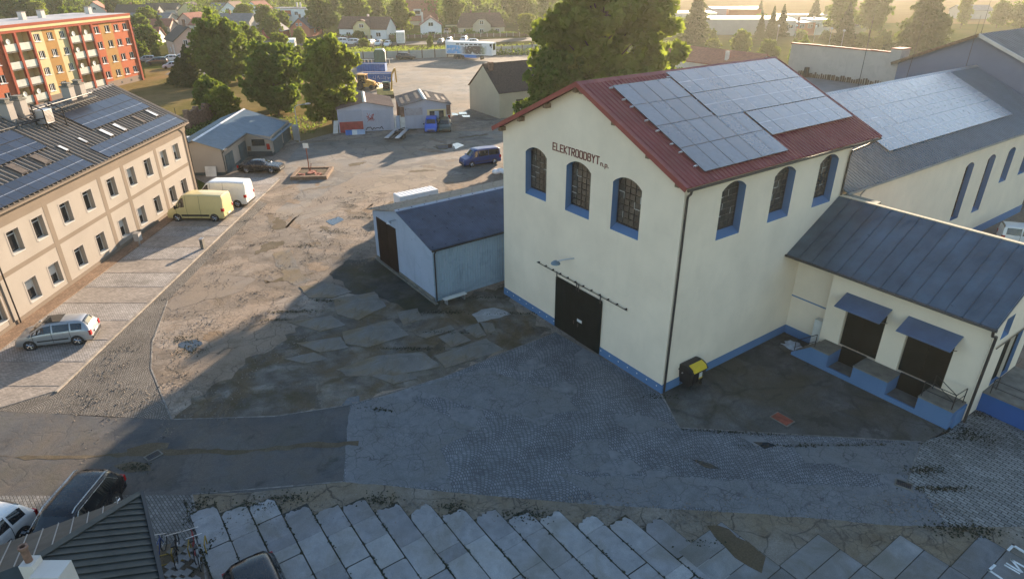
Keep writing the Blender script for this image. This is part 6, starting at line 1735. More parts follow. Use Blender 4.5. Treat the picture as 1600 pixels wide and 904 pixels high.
MT.update(
    p_silver=M_paint('silver_paint', (0.36, 0.38, 0.40), 0.3, 0.5), p_white=M_paint('white_car_paint', (0.72, 0.72, 0.70)), p_black=M_paint('black_car_paint', (0.010, 0.010, 0.012), 0.2, 0.0, 0.25),
    p_cream=M_paint('pale_yellow_paint', (0.60, 0.50, 0.22), 0.4), p_navy=M_paint('navy_paint', (0.0, 0.03, 0.15), 0.35, 0.0, 0.25), p_blue=M_paint('bright_blue_paint', (0.0, 0.09, 0.5), 0.35, 0.0, 0.3), p_green=M_paint('dark_green_car_paint', (0.02, 0.045, 0.04)),
    p_dark=M_paint('dark_grey_paint', (0.03, 0.034, 0.036)), p_red=M_paint('red_car_paint', (0.3, 0.03, 0.03)), p_grey=M_paint('mid_grey_paint', (0.2, 0.21, 0.22)), p_lblue=M_paint('light_blue_paint', (0.3, 0.42, 0.5)))

c_ = car('hatch', 'p_silver', 'parked_car', 'silver hatchback with dark glass roof parked alone by the office block', 'car', (-28.55, 35.2), 194)
mb = MB(); mb.box(-0.55, 0.42, -0.5, 0.5, 1.585, 1.6); mb.build('glass_roof', MT['carglass'], c_)
car('van', 'p_cream', 'parked_van', 'pale yellow panel van parked beside the white van at the office block', 'van', (-29.2, 57.6), 178)
car('van', 'p_white', 'parked_van', 'white panel van parked behind the pale yellow van', 'van', (-28.6, 61.6), 178)
car('coupe', 'p_black', 'parked_car', 'black coupe parked in front of the small blue-roofed garage building', 'car', (-28.9, 73.2), -3)
car('minivan', 'p_navy', 'parked_van', 'dark blue passenger van standing alone on the worn yard', 'van', (-3.75, 75.9), 207)
car('smallvan', 'p_blue', 'parked_car', 'bright blue small van parked nose-out before the yellow garage window', 'car', (-11.5, 94.0), -87)
car('hatch', 'p_green', 'parked_car', 'dark green hatchback parked beside the bright blue van at the garages', 'car', (-9.6, 94.3), -86)
c_ = car('estate', 'p_black', 'parked_car', 'black estate car with bright roof rails behind the dark-roofed hut', 'car', (-18.15, 19.55), -91)
for s_ in (1, -1):
    mb = MB(); mb.path([(-1.95, s_ * 0.66, 1.70), (-1.8, s_ * 0.66, 1.77), (.3, s_ * 0.66, 1.77), (.5, s_ * 0.66, 1.7)], 0.025, 6); mb.build('roof_rail', MT['chrome'], c_)
    mb = MB(); mb.path([(-2.0, s_ * 0.93, 1.2), (-1.6, s_ * 0.755, 1.62), (.3, s_ * 0.77, 1.62), (1.0, s_ * 0.945, 1.17)], 0.014, 5); mb.build('window_trim', MT['chrome'], c_)
car('hatch', 'p_white', 'parked_car', 'white hatchback cut off at the left edge beside the hut', 'car', (-21.2, 18.2), -104)
car('estate', 'p_black', 'parked_car', 'black car roof at the bottom edge on the concrete slabs', 'car', (-8.6, 15.2), -55)
car('smallvan', 'p_white', 'parked_van', 'white van behind the loading annex at the right edge', 'van', (42.9, 49.6), -25)
# far cars
for k, (kind, paint, px, py, yaw, lab) in enumerate((
        ('estate', 'p_dark', 635, 93, 2, 'dark estate car before the far yard wall left of the trailer'),
        ('smallvan', 'p_white', 532, 69, 185, 'white small van on the far road in front of the white and yellow house'),
        ('smallvan', 'p_white', 550, 70, 175, 'second white small van on the far road, right of the first'),
        ('hatch', 'p_grey', 564, 71, 175, 'grey car on the far road between white cars'),
        ('hatch', 'p_white', 578, 70.5, 260, 'white hatchback on the far road right of the grey car'),
        ('hatch', 'p_white', 592, 71, 265, 'white car on the far road midway to the box truck'),
        ('hatch', 'p_white', 606, 72, 268, 'white car on the far road next left of the white box truck'),
        ('hatch', 'p_green', 689, 69, 262, 'dark green car alone on the far road right of the tall shrub'),
        ('hatch', 'p_white', 702, 67, 262, 'white car on the far road above the left end of the long trailer'),
        ('estate', 'p_silver', 725, 66, 262, 'silver car on the far road above the middle of the long trailer'),
        ('hatch', 'p_white', 736, 69, 200, 'white car half hidden behind the long trailer roof'),
        ('smallvan', 'p_white', 699, 53, 262, 'white van in the carport of the small white house'),
        ('hatch', 'p_red', 447, 75, 170, 'red car near the white camper van'),
        ('estate', 'p_green', 246, 101, 200, 'dark green car in the car park before the grey gabled house'),
        ('hatch', 'p_white', 266, 96, 195, 'white car in the car park before the grey gabled house'),
        ('hatch', 'p_white', 284, 94, 195, 'white car in the car park half behind the conifer'),
        ('hatch', 'p_grey', 230, 97, 195, 'grey car in the car park at the apartment block corner'),
        ('hatch', 'p_lblue', 270, 107, 200, 'pale blue car in the car park by the conifers'))):
    car(kind, paint, 'parked_car', lab, 'car' if kind != 'smallvan' else 'van', gp(px, py), yaw, None, True)

def wheels_row(t, spots, R_, w_=0.14):
    ty = MB(); ty.lathe([(R_ * 0.5, -w_), (R_ * 0.95, -w_), (R_, -w_ * .6), (R_, w_ * .6), (R_ * 0.95, w_), (R_ * 0.5, w_)], (0, 0, R_), 'y', 16)
    rm = MB(); rm.lathe([(0.03, -w_ * .8), (R_ * .5, -w_ * .9), (R_ * .56, -w_ * 1.05), (R_ * .56, w_)], (0, 0, R_), 'y', 14)
    m1, m2 = ty.mesh('wheel', MT['rubber'], True), rm.mesh('rim', MT['chrome'])
    for x, y in spots:
        w = inst('wheel', m1, t, (x, y, 0), 0 if y < 0 else math.pi); inst('rim', m2, w)
# trailer with printed side
a, b = gp(697, 91.5), gp(771, 95)
yw = math.atan2(b[1] - a[1], b[0] - a[0])
t = thing('box_trailer', 'long white box trailer with a blue and dark printed side at the far yard wall', 'trailer', (*a, 0), yw)
mb = MB(); mb.box(0, 13.0, 0, 2.5, 1.15, 4.15); mb.build('box_body', MT['white'], t)
mb = MB(); mb.box(0.3, 12.7, -0.025, -0.003, 1.35, 3.3)
m_, nt, bs_, ou = newmat('printed_trailer_side')
v = ocoord(nt)
sx = nd(nt, 'SeparateXYZ', {0: v})
c = ramp(nt, addm(nt, mul(nt, sx.outputs[0], 1 / 13.0), mul(nt, noise(nt, v, 0.9, 3), 0.12)), [(0.0, (0.05, 0.3, 0.6)), (0.36, (0.12, 0.38, 0.66)), (0.42, (0.45, 0.5, 0.55)), (0.5, (0.06, 0.05, 0.05)), (0.8, (0.05, 0.045, 0.05)), (0.88, (0.3, 0.32, 0.2)), (0.96, (0.7, 0.7, 0.7))])
c = mixc(nt, ramp(nt, noise(nt, v, 1.1, 5), [(0.55, 0.0), (0.62, 1.0)]), c, (0.6, 0.62, 0.64))
nt.links.new(c, bs_.inputs['Base Color'])
mb.build('printed_panel', m_, t)
mb = MB(); mb.box(4.5, 8.6, 0.05, 2.45, 0.45, 1.147); mb.build('side_skirt', M_plain('skirt_blue', (0.03, 0.2, 0.55), 0.5), t)
mb = MB(); mb.box(0.2, 12.9, 0.8, 1.7, 0.9, 1.147); mb.box(9.6, 9.75, 0.2, 2.3, 0, 0.9); mb.build('chassis', MT['black'], t)
mb = MB(); mb.box(13.003, 13.04, 0.5, 2.0, 2.4, 3.9); mb.box(12.35, 12.9, -0.02, -0.003, 2.9, 3.9); mb.build('end_window', MT['carglass'], t)
for i in range(6):
    mb = MB(); mb.box(3.0 + i * 1.25, 3.9 + i * 1.25, -0.03, -0.003, 3.45, 3.75); mb.build('vent', MT['black'], t)
wheels_row(t, [(2.6, 0.15), (3.7, 0.15), (4.8 - .0, 0.15), (2.6, 2.35), (3.7, 2.35)], 0.5)
for ch_ in t.children:
    if ch_.name.startswith('wheel'): ch_.rotation_euler = (0, 0, 0)
# white box truck on the far road
a = gp(620, 71.5)
t = thing('box_truck', 'white box truck seen from behind on the far road', 'truck', (*a, 0), rad(8))
mb = MB(); mb.box(0, 2.55, 0, 6.5, 1.0, 3.75); mb.build('box_body', MT['white'], t)
mb = MB(); mb.box(0.1, 1.25, -0.03, -0.003, 1.1, 3.6); mb.box(1.3, 2.45, -0.03, -0.003, 1.1, 3.6); mb.build('rear_door', MT['offwhite'], t)
mb = MB(); mb.box(0.2, 2.35, 6.6, 8.4, 0.5, 2.9); mb.box(0.1, 2.45, 0.0, 8.0, 0.6, 0.98); mb.build('cab', MT['p_white'], t)
wl_ = MB()
for x in (0.3, 2.25):
    for y in (1.0, 7.3): wl_.lathe([(0.45, -0.15), (0.48, 0), (0.45, 0.15)], (x, y, 0.48), 'x', 14)
wl_.build('wheel', MT['rubber'], t)
# camper
a = gp(458, 76)
t = thing('camper_van', 'white camper van among the trees near the coral house', 'van', (*a, 0), rad(-78))
mb = MB(); mb.extr([(0, 0.5), (5.6, 0.5), (5.6, 1.2), (4.9, 1.5), (5.2, 2.1), (4.8, 2.9), (0, 2.9)], 'y', -1.15, 1.15); mb.build('body', MT['p_white'], t)
mb = MB(); mb.hexa([(5.58, -0.9, 1.25), (5.58, 0.9, 1.25), (5.0, 0.9, 1.55), (5.0, -0.9, 1.55)], [(5.62, -0.9, 1.3), (5.62, 0.9, 1.3), (5.04, 0.9, 2.0), (5.04, -0.9, 2.0)]); mb.build('windscreen', MT['carglass'], t)
mb = MB(); mb.box(1.2, 2.4, -1.18, 1.18, 1.6, 2.2); mb.build('side_window', MT['carglass'], t)
wheels_row(t, [(1.1, -1.05), (4.6, -1.05), (1.1, 1.05), (4.6, 1.05)], 0.36)
# blue tipper bodies, green container, digger
def skip_box(name, lab, p, rz, L, W_, H_, mt, rib):
    t = thing(name, lab, 'container', (*p, 0), rz)
    mb = MB(); mb.box(0, L, 0, W_, 0.5, 0.6); mb.box(0, L, 0, 0.08, 0.6, H_); mb.box(0, L, W_ - 0.08, W_, 0.6, H_); mb.box(0, 0.08, 0.083, W_ - 0.083, 0.6, H_); mb.box(L - 0.08, L, 0.083, W_ - 0.083, 0.6, H_); mb.build('box_body', MT[mt], t)
    for i in range(rib):
        x = 0.1 + (L - 0.3) * i / (rib - 1)
        mb = MB(); mb.box(x, x + 0.12, -0.1, -0.003, 0.55, H_); mb.build('rib', MT[mt], t)
    mb = MB(); mb.box(-0.05, L + 0.05, -0.13, 0.1, H_ + 0.003, H_ + 0.12); mb.build('rim', MT['bluepaint'], t)
    return t
skip_box('tipper_body', 'blue ribbed steel tipper body, rear one of the pair in the far yard', gp(558, 116), rad(0), 6.3, 2.4, 2.1, 'containerblue', 12)
t = skip_box('tipper_body', 'blue tipper body with pale graffiti, nearer one of the pair behind the digger', gp(566, 133), rad(3), 6.0, 2.4, 2.1, 'containerblue', 3)
mb = MB()
for q in range(14):
    x = 0.5 + q * 0.38
    for s_ in range(2): mb.tube((x, -0.012, 0.9 + rnd.uniform(0, 0.8)), (x + rnd.uniform(-0.2, 0.4), -0.012, 1.0 + rnd.uniform(0, 0.8)), 0.05, 4)
mb.build('graffiti', MT['bluepaint'], t)['kind'] = 'stuff'
t = thing('steel_frames', 'rack of dark steel frames and rails stacked behind the blue tipper bodies', 'scrap', (*gp(560, 103), 0), rad(6))
for i in range(9):
    mb = MB(); x = 0.4 + i * 0.85; mb.box(x, x + 0.15, 0, 2.4, 0.2, 1.3); mb.build('frame', MT['pipe'], t)
for i in range(2):
    mb = MB(); mb.box(0, 8.3, i * 1.8, i * 1.8 + 0.2, 1.303, 1.5); mb.build('rail', MT['offwhite'] if i == 0 else MT['pipe'], t)
a = gp(603, 103.5)
t = thing('green_container', 'dark green rounded container with a white end in the far yard', 'container', (*a, 0), rad(75))
mb = MB(); mb.extr([(0, 0.5), (2.6, 0.5), (2.6, 3.2), (2.2, 3.7), (0.4, 3.7), (0, 3.2)], 'x', -0.0, 3.2); mb.build('shell', MT['greenpaint'], t)
mb = MB(); mb.box(0.1, 3.1, -0.03, -0.003, 0.6, 3.1); mb.build('white_side', MT['offwhite'], t)
t.rotation_euler = (0, 0, rad(98))
a = gp(572, 140)
t = thing('backhoe_digger', 'yellow backhoe digger parked beside the blue tipper bodies', 'digger', (*a, 0), rad(-6))
mb = MB(); mb.box(-1.6, 1.4, -0.8, 0.8, 0.6, 1.2); mb.hexa([(0.4, -0.6, 1.2), (1.9, -0.55, 0.8), (1.9, 0.55, 0.8), (0.4, 0.6, 1.2)], [(0.4, -0.6, 1.9), (1.9, -0.5, 1.5), (1.9, 0.5, 1.5), (0.4, 0.6, 1.9)]); mb.build('body', MT['digger'], t)
mb = MB()
for x in (-1.3, 0.25):
    for y in (-0.72, 0.72): mb.tube((x, y, 1.2), (x * 0.9, y, 2.75), 0.06, 6)
mb.box(-1.35, 0.35, -0.82, 0.82, 2.75, 2.88); cb = mb.build('cab', MT['digger'], t)
mb = MB(); mb.box(-1.2, 0.2, -0.68, 0.68, 1.25, 2.7); mb.build('cab_glass', MT['carglass'], cb)
wheels_row(t, [(-0.9, -0.95), (-0.9, 0.95)], 0.75, 0.22); wheels_row(t, [(1.4, -0.9), (1.4, 0.9)], 0.5, 0.18)
mb = MB(); mb.path([(1.0, 0.7, 1.0), (2.3, 0.7, 1.2), (2.9, 0.7, 0.5)], 0.1, 6); mb.path([(1.0, -0.7, 1.0), (2.3, -0.7, 1.2), (2.9, -0.7, 0.5)], 0.1, 6); mb.hexa([(2.8, -1.1, 0.1), (3.4, -1.1, 0.1), (3.4, 1.1, 0.1), (2.8, 1.1, 0.1)], [(2.7, -1.1, 0.9), (2.9, -1.1, 0.9), (2.9, 1.1, 0.9), (2.7, 1.1, 0.9)]); mb.build('loader_bucket', MT['digger'], t)
mb = MB(); mb.path([(-1.6, 0, 1.0), (-2.4, 0, 2.9), (-3.6, 0, 2.4), (-3.4, 0, 1.0)], 0.13, 6); mb.build('backhoe_arm', MT['digger'], t)
a = gp(604, 153)
t = thing('excavator', 'small yellow excavator with raised arm behind the garages', 'digger', (*a, 0), rad(10))
mb = MB()
for y in (-0.8, 0.5): mb.box(-1.4, 1.4, y, y + 0.35, 0.05, 0.65)
mb.build('track', MT['rubber'], t)
mb = MB(); mb.box(-1.6, 1.3, -0.95, 0.95, 0.7, 1.35); mb.box(-1.6, -0.4, -0.95, 0.95, 1.35, 1.75); mb.build('body', M_plain('pale_digger_yellow', (0.6, 0.5, 0.2), 0.6, var=0.2), t)
mb = MB(); mb.box(-0.5, 0.8, -0.95, -0.05, 1.36, 2.9); mb.build('cab', MT['greenpaint'], t)
mb = MB(); mb.box(-0.4, 0.7, -0.975, -0.955, 1.7, 2.7); mb.build('cab_glass', MT['carglass'], t)
mb = MB(); mb.path([(1.0, 0.3, 1.3), (1.3, 0.3, 4.1), (1.9, 0.3, 5.0)], 0.18, 6); mb.path([(1.9, 0.3, 5.0), (2.0, 0.3, 2.6)], 0.14, 6); mb.build('arm', MT['digger'], t)
# flat trailer before the garages
t = thing('flatbed_trailer', 'small bare flatbed car trailer standing in front of the blue gate', 'trailer', (*gp(621.5, 214), 0), rad(84))
mb = MB(); mb.box(-3.0, 2.6, -1.0, -0.45, 0.5, 0.6); mb.box(-3.0, 2.6, 0.45, 1.0, 0.5, 0.6); mb.build('deck', MT['steel'], t)
mb = MB(); mb.box(-3.0, -2.8, -1.0, 1.0, 0.38, 0.497); mb.box(-0.2, 0, -1.0, 1.0, 0.38, 0.497); mb.box(-2.797, 2.6, -0.06, 0.06, 0.38, 0.49); mb.box(2.4, 2.6, -1.0, 1.0, 0.38, 0.497); mb.path([(2.6, 0.4, 0.45), (4.0, 0, 0.45)], 0.05, 5); mb.path([(2.6, -0.4, 0.45), (4.0, 0, 0.45)], 0.05, 5); mb.build('chassis', MT['pipe'], t)
wheels_row(t, [(-0.5, -1.1), (-0.5, 1.1), (-1.3, -1.1), (-1.3, 1.1)], 0.28, 0.1)
mb = MB(); mb.box(-0.4, 0.5, -0.3, 0.3, 0.3, 0.85); mb.build('winch_box', MT['black'], t)
# tar kettle in the yard beside the shed
t = thing('white_sack', 'pile of white sacks at the corner behind the corrugated shed', 'sack', (*gp(781, 271), 0))
for i in range(3):
    mb = MB(); mb.lathe([(0.02, 0), (0.45, 0.05), (0.5, 0.25), (0.35, 0.45), (0.05, 0.5)], (i * 0.5 - 0.4, (i % 2) * 0.3, 0), 'z', 10); mb.build('sack', MT['white'], t, True)

# wheeled waste container
t = thing('wheeled_bin', 'black wheeled waste container with a yellow lid flap at the workshop wall', 'bin', (9.95, 30.15, 0), rad(35.5))
def rr(x, w, z): return x
mb = MB(); mb.hexa([(-0.55, -0.42, 0.28), (0.55, -0.42, 0.28), (0.55, 0.42, 0.28), (-0.55, 0.42, 0.28)], [(-0.66, -0.52, 1.1), (0.66, -0.52, 1.1), (0.66, 0.52, 1.1), (-0.66, 0.52, 1.1)])
for x in (-0.35, 0.0, 0.35): mb.box(x - 0.04, x + 0.04, -0.53, -0.45, 0.35, 1.0)
mb.box(-0.72, 0.72, -0.57, 0.57, 1.1, 1.17); mb.build('body', MT['black'], t)
lid = MB()
pr = [(-0.58, 1.173)] + [(-0.56 * math.cos(math.pi * i / 10), 1.173 + 0.32 * math.sin(math.pi * i / 10)) for i in range(1, 10)] + [(0.58, 1.173)]
lid.extr(pr, 'x', -0.66, 0.66); ld_ = lid.build('lid', MT['black'], t)
mb = MB(); mb.extr([(-0.60, 1.2), (-0.5, 1.37), (-0.2, 1.505), (-0.2, 1.53), (-0.53, 1.40), (-0.63, 1.2)], 'x', -0.52, 0.52); mb.build('flap', MT['yellow'], ld_)
mb = MB(); mb.box(0.05, 0.4, -0.525, -0.49, 0.68, 0.98); mb.build('label', MT['offwhite'], t)
mb = MB(); mb.box(0.05, 0.4, -0.53, -0.5, 0.6, 0.677); mb.build('label', MT['yellow'], t)
for x in (-0.48, 0.48):
    for y in (-0.36, 0.36):
        w = MB(); w.lathe([(0.1, -0.03), (0.12, 0), (0.1, 0.03)], (x, y, 0.12), 'x', 12); w.tube((x, y, 0.12), (x, y, 0.3), 0.025, 5); w.build('wheel', MT['rubber'], t)
for x in (-0.72, 0.72):
    mb = MB(); mb.tube((x, 0, 1.05), (x * 1.1, 0, 1.05), 0.04, 6); mb.build('trunnion', MT['steel'], t)

# planter with a post and sign
p = gp(481, 279)
t = thing('planter', 'square brick-edged bed of soil with a post in the middle of the yard', 'planter', (-22.6, 71.6, 0), rad(3))
for (x0, x1, y0, y1) in ((-2.0, 2.0, -2.0, -1.6), (-2.0, 2.0, 1.6, 2.0), (-2.0, -1.6, -1.597, 1.597), (1.6, 2.0, -1.597, 1.597)):
    mb = MB(); mb.box(x0, x1, y0, y1, 0, 0.4); mb.build('edging', MT['wood'], t)
mb = MB(); mb.box(-1.6, 1.6, -1.6, 1.6, 0, 0.3); mb.build('soil', MT['dirt'], t)
for i in range(9):
    mb = MB(); x, y = rnd.uniform(-1.3, 1.3), rnd.uniform(-1.3, 1.3); mb.prism([(x + rnd.uniform(.15, .45) * math.cos(a), y + rnd.uniform(.15, .45) * math.sin(a)) for a in (0, 1.3, 2.4, 3.9, 5.2)], 0.28, 0.42); mb.build('rubble', MT['tile_red'], t)
t = thing('signpost', 'red-brown post with small white sign standing in the square bed', 'sign', (-23.0, 71.9, 0.3), 0)
mb = MB(); mb.tube((0, 0, 0), (0, 0, 3.2), 0.06, 8); mb.path([(0.1, 0, 0), (0.35, -0.1, 1.0)], 0.04, 5); mb.build('post', MT['rusty'], t)
mb = MB(); mb.box(-0.3, 0.3, -0.09, -0.06, 2.7, 3.25); mb.build('sign_plate', MT['offwhite'], t)
def street_lamp(p, h, rz, lab):
    t = thing('street_lamp', lab, 'street lamp', (*p, 0), rz)
    mb = MB(); mb.tube((0, 0, 0), (0, 0, h), 0.08, 8, 0.05); mb.path([(0, 0, h), (0.4, 0, h + 0.25), (1.5, 0, h + 0.4)], 0.04, 6); mb.build('pole', MT['steel'], t)
    mb = MB(); mb.extr([(1.4, h + 0.34), (2.1, h + 0.38), (2.15, h + 0.46), (1.9, h + 0.55), (1.45, h + 0.48)], 'y', -0.16, 0.16); mb.build('lamp_head', MT['steel'], t)
street_lamp((-28.6, 87.1), 4.6, rad(5), 'old street lamp with a bent arm beside the blue-roofed garages')
mb = MB(); mb.box(-0.35, 0.35, -0.35, 0.35, 0, 2.0); tag(mb.build('gate_pillar', MT['greywall'], loc=(-29.3, 88.3, 0)), None, 'dark stone gate pillar beside the old street lamp', 'pillar')
# bicycles in a stand by the hut
bd = thing('bicycle_stand', 'yellow metal bicycle stand on the tiles beside the hut', 'bicycle stand', (-12.95, 18.55, 0), rad(20))
mb = MB()
for i in range(4): mb.path([(-1.2 + i * 0.6, -0.25, 0), (-1.2 + i * 0.6, -0.25, 0.5), (-1.2 + i * 0.6, 0.25, 0.5), (-1.2 + i * 0.6, 0.25, 0)], 0.025, 6)
mb.box(-1.4, 1.4, -0.29, -0.25, 0, 0.04); mb.box(-1.4, 1.4, 0.25, 0.29, 0, 0.04); mb.build('rack', M_plain('dull_yellow_rack', (0.3, 0.2, 0.03), 0.7, var=0.3), bd)
def bicycle(xy, rz, mt, lab):
    t = thing('bicycle', lab, 'bicycle', (*xy, 0), rz, 'bicycles in the stand by the hut')
    for x in (-0.52, 0.52):
        mb = MB(); pts = [(x + 0.33 * math.cos(a), 0, 0.34 + 0.33 * math.sin(a)) for a in [2 * math.pi * i / 16 for i in range(17)]]
        mb.path(pts, 0.022, 5); w = mb.build('wheel', MT['rubber'], t)
        mb = MB()
        for i in range(6): mb.tube((x, 0, 0.34), (x + 0.32 * math.cos(i * 1.047), 0, 0.34 + 0.32 * math.sin(i * 1.047)), 0.005, 3)
        mb.build('spokes', MT['steel'], w)['kind'] = 'stuff'
    mb = MB(); mb.path([(-0.52, 0, 0.34), (-0.1, 0, 0.3), (0.36, 0, 0.78), (-0.2, 0, 0.8), (-0.1, 0, 0.3)], 0.022, 6); mb.path([(-0.52, 0, 0.34), (-0.2, 0, 0.8)], 0.018, 5); mb.path([(0.52, 0, 0.34), (0.36, 0, 0.78), (0.32, 0, 0.98)], 0.022, 6); mb.build('frame', MT[mt], t)
    mb = MB(); mb.tube((0.3, -0.3, 1.0), (0.3, 0.3, 1.0), 0.016, 5); mb.build('handlebar', MT['chrome'], t)
    mb = MB(); mb.hexa([(-0.34, -0.07, 0.9), (-0.08, -0.03, 0.9), (-0.08, 0.03, 0.9), (-0.34, 0.07, 0.9)], [(-0.34, -0.08, 0.96), (-0.08, -0.03, 0.95), (-0.08, 0.03, 0.95), (-0.34, 0.08, 0.96)]); mb.tube((-0.22, 0, 0.78), (-0.22, 0, 0.9), 0.015, 5); mb.build('saddle', MT['black'], t)
bicycle((-14.0, 18.3), rad(100), 'p_navy', 'blue bicycle in the stand, nearest the hut roof edge')
bicycle((-13.35, 18.35), rad(112), 'p_black', 'black bicycle in the stand between the blue and the red ones')
bicycle((-12.75, 18.6), rad(115), 'p_red', 'red bicycle in the stand beside the black one')
bicycle((-12.45, 18.25), rad(118), 'p_silver', 'grey bicycle in the stand farthest from the hut')
tl_ = sheet('tiled_corner', [(-14.6, 18.9), (-12.75, 19.35), (-11.75, 17.2), (-11.4, 16.3), (-13.8, 16.3)], 0.016, G_wet)
for i in range(8):
    for j in range(7):
        x, y = -13.9 + i * 0.33 + j * 0.14, 19.0 - j * 0.36 + i * 0.02
        if rnd.random() < 0.12 or x > -12.75 + (19.3 - y) * 0.45 - 0.2: continue
        mb = MB(); w = 0.15; mb.prism([(-w, -w), (w, -w), (w, w), (-w, w)], -0.03, 0.05 + rnd.uniform(0, 0.02)); mb.build('paving_tile', MT['concrete'] if rnd.random() < 0.7 else MT['mortar'], tl_, loc=(x, y, 0), rz=rad(-22) + rnd.uniform(-.06, .06))

# ================================================================== TREES
LEAF_A = M_leaf('leaf_green', (0.045, 0.10, 0.018), (0.115, 0.172, 0.036), 0.48)
LEAF_B = M_leaf('leaf_yellow_green', (0.10, 0.15, 0.026), (0.23, 0.25, 0.05), 0.6)
LEAF_C = M_leaf('needle_green', (0.022, 0.048, 0.018), (0.06, 0.09, 0.032), 0.25)
LEAF_D = M_leaf('blue_needle', (0.03, 0.05, 0.045), (0.06, 0.085, 0.075), 0.2)
LEAF_E = M_leaf('willow_green', (0.06, 0.10, 0.025), (0.14, 0.18, 0.055), 0.5)


def leaf_mesh(name, mat, P, N_, size, rng, tint, bushy=0.5):
    """leaf-clump faces at points P, each facing roughly outward N_ with a random turn"""
    n = len(P)
    d = rng.normal(size=(n, 3))
    nn = N_ * bushy + d / np.linalg.norm(d, axis=1)[:, None]
    nn /= np.linalg.norm(nn, axis=1)[:, None]
    t = np.cross(nn, rng.normal(size=(n, 3)))
    t /= np.linalg.norm(t, axis=1)[:, None]
    b = np.cross(nn, t)
    s = size * rng.uniform(0.6, 1.35, n)[:, None]
    q = rng.uniform(0.55, 1.0, (n, 1))
    V = np.stack([P - t * s, P - b * s * q + nn * s * 0.2, P + t * s, P + b * s * q - nn * s * 0.15], 1).reshape(-1, 3)
    me = bpy.data.meshes.new(name)
    me.vertices.add(4 * n); me.loops.add(4 * n); me.polygons.add(n)
    me.vertices.foreach_set('co', V.astype(np.float32).ravel())
    me.loops.foreach_set('vertex_index', np.arange(4 * n, dtype=np.int32))
    me.polygons.foreach_set('loop_start', np.arange(0, 4 * n, 4, dtype=np.int32))
    me.polygons.foreach_set('loop_total', np.full(n, 4, dtype=np.int32))
    a = me.attributes.new('tint', 'FLOAT', 'FACE')
    a.data.foreach_set('value', tint.astype(np.float32))
    me.materials.append(mat)
    me.update()
    me.validate()
    return me


def crown_broad(seed, asp, lobes, leaves, size, flat=1.0, low=0.22, spread=0.75, lobe_r=0.3):
    """unit crown: radius about 1 in plan, height 1; made of many uneven lobes with gaps between"""
    rng = np.random.default_rng(seed)
    C, Rr = [], []
    for i in range(lobes):
        z = low + (1 - low) * (i + 0.5) / lobes * 0.93
        f = (z - low) / (1 - low)
        w = (math.sin(math.pi * min(1, f * 0.88 + 0.13)) ** 0.7) * spread
        a = i * 2.39996 + rng.uniform(-0.5, 0.5)
        rr_ = w * math.sqrt(rng.uniform(0.15, 1.0)) * rng.uniform(0.85, 1.12)
        C.append((rr_ * math.cos(a), rr_ * math.sin(a), (z + rng.uniform(-.03, .03)) * asp))
        Rr.append(lobe_r * rng.uniform(0.65, 1.25))
    P, N_, T = [], [], []
    Rr = np.array(Rr)
    cnt = (leaves * Rr ** 2 / (Rr ** 2).sum()).astype(int)
    for c, r, k in zip(C, Rr, cnt):
        ns = 13                      # twig clumps round each limb end
        sd = rng.normal(size=(ns, 3)); sd /= np.linalg.norm(sd, axis=1)[:, None]
        sd[:, 2] = sd[:, 2] * 0.8 + 0.15
        sr_ = r * rng.uniform(0.55, 1.15, (ns, 1))
        st_ = rng.uniform(-0.28, 0.28, ns)
        who = rng.integers(0, ns, k)
        d = rng.normal(size=(k, 3)); dn = d / np.linalg.norm(d, axis=1)[:, None]
        off = sd[who] * sr_[who] + dn * (r * 0.36 * rng.uniform(0.25, 1.0, (k, 1)) ** 0.6)
        p = np.array(c) + off * np.array([1, 1, 0.8 * flat * min(1.0, 0.6 + 0.2 * asp)])
        nn = dn * 0.7 + sd[who]
        P.append(p); N_.append(nn / np.linalg.norm(nn, axis=1)[:, None]); T.append(np.clip(rng.normal(0.5, 0.14, k) + st_[who], 0, 1))
    return np.concatenate(P), np.concatenate(N_), np.concatenate(T), C


def crown_conifer(seed, tiers, leaves, droop=0.35, ragged=0.25):
    rng = np.random.default_rng(seed)
    P, N_, T = [], [], []
    for i in range(tiers):
        f = i / (tiers - 1)
        z = 0.06 + 0.94 * f
        w = (1 - f) ** 0.85 * 0.97 + 0.02
        nb = max(4, int(13 * (1 - f) + 5))
        for b in range(nb):
            a = 2 * math.pi * (b + rng.uniform(-.35, .35)) / nb + i
            L = w * rng.uniform(1 - ragged, 1 + ragged * 0.6)
            k = max(5, int(leaves / tiers / nb * (0.4 + 1.3 * w)))
            t = np.sqrt(rng.uniform(0.02, 1, k))
            sw = rng.normal(0, 0.07 * w + 0.012, k) * (1.15 - t)
            p = np.stack([math.cos(a) * L * t - math.sin(a) * sw, math.sin(a) * L * t + math.cos(a) * sw, z - droop * 0.22 * L * t ** 1.5 + rng.normal(0, 0.011, k)], 1)
            P.append(p); N_.append(np.tile(np.array([[math.cos(a) * 0.4, math.sin(a) * 0.4, 0.8]]), (k, 1))); T.append(np.clip(rng.normal(0.45, 0.15, k) + 0.3 * (t - 0.5), 0, 1))
    return np.concatenate(P), np.concatenate(N_), np.concatenate(T), []


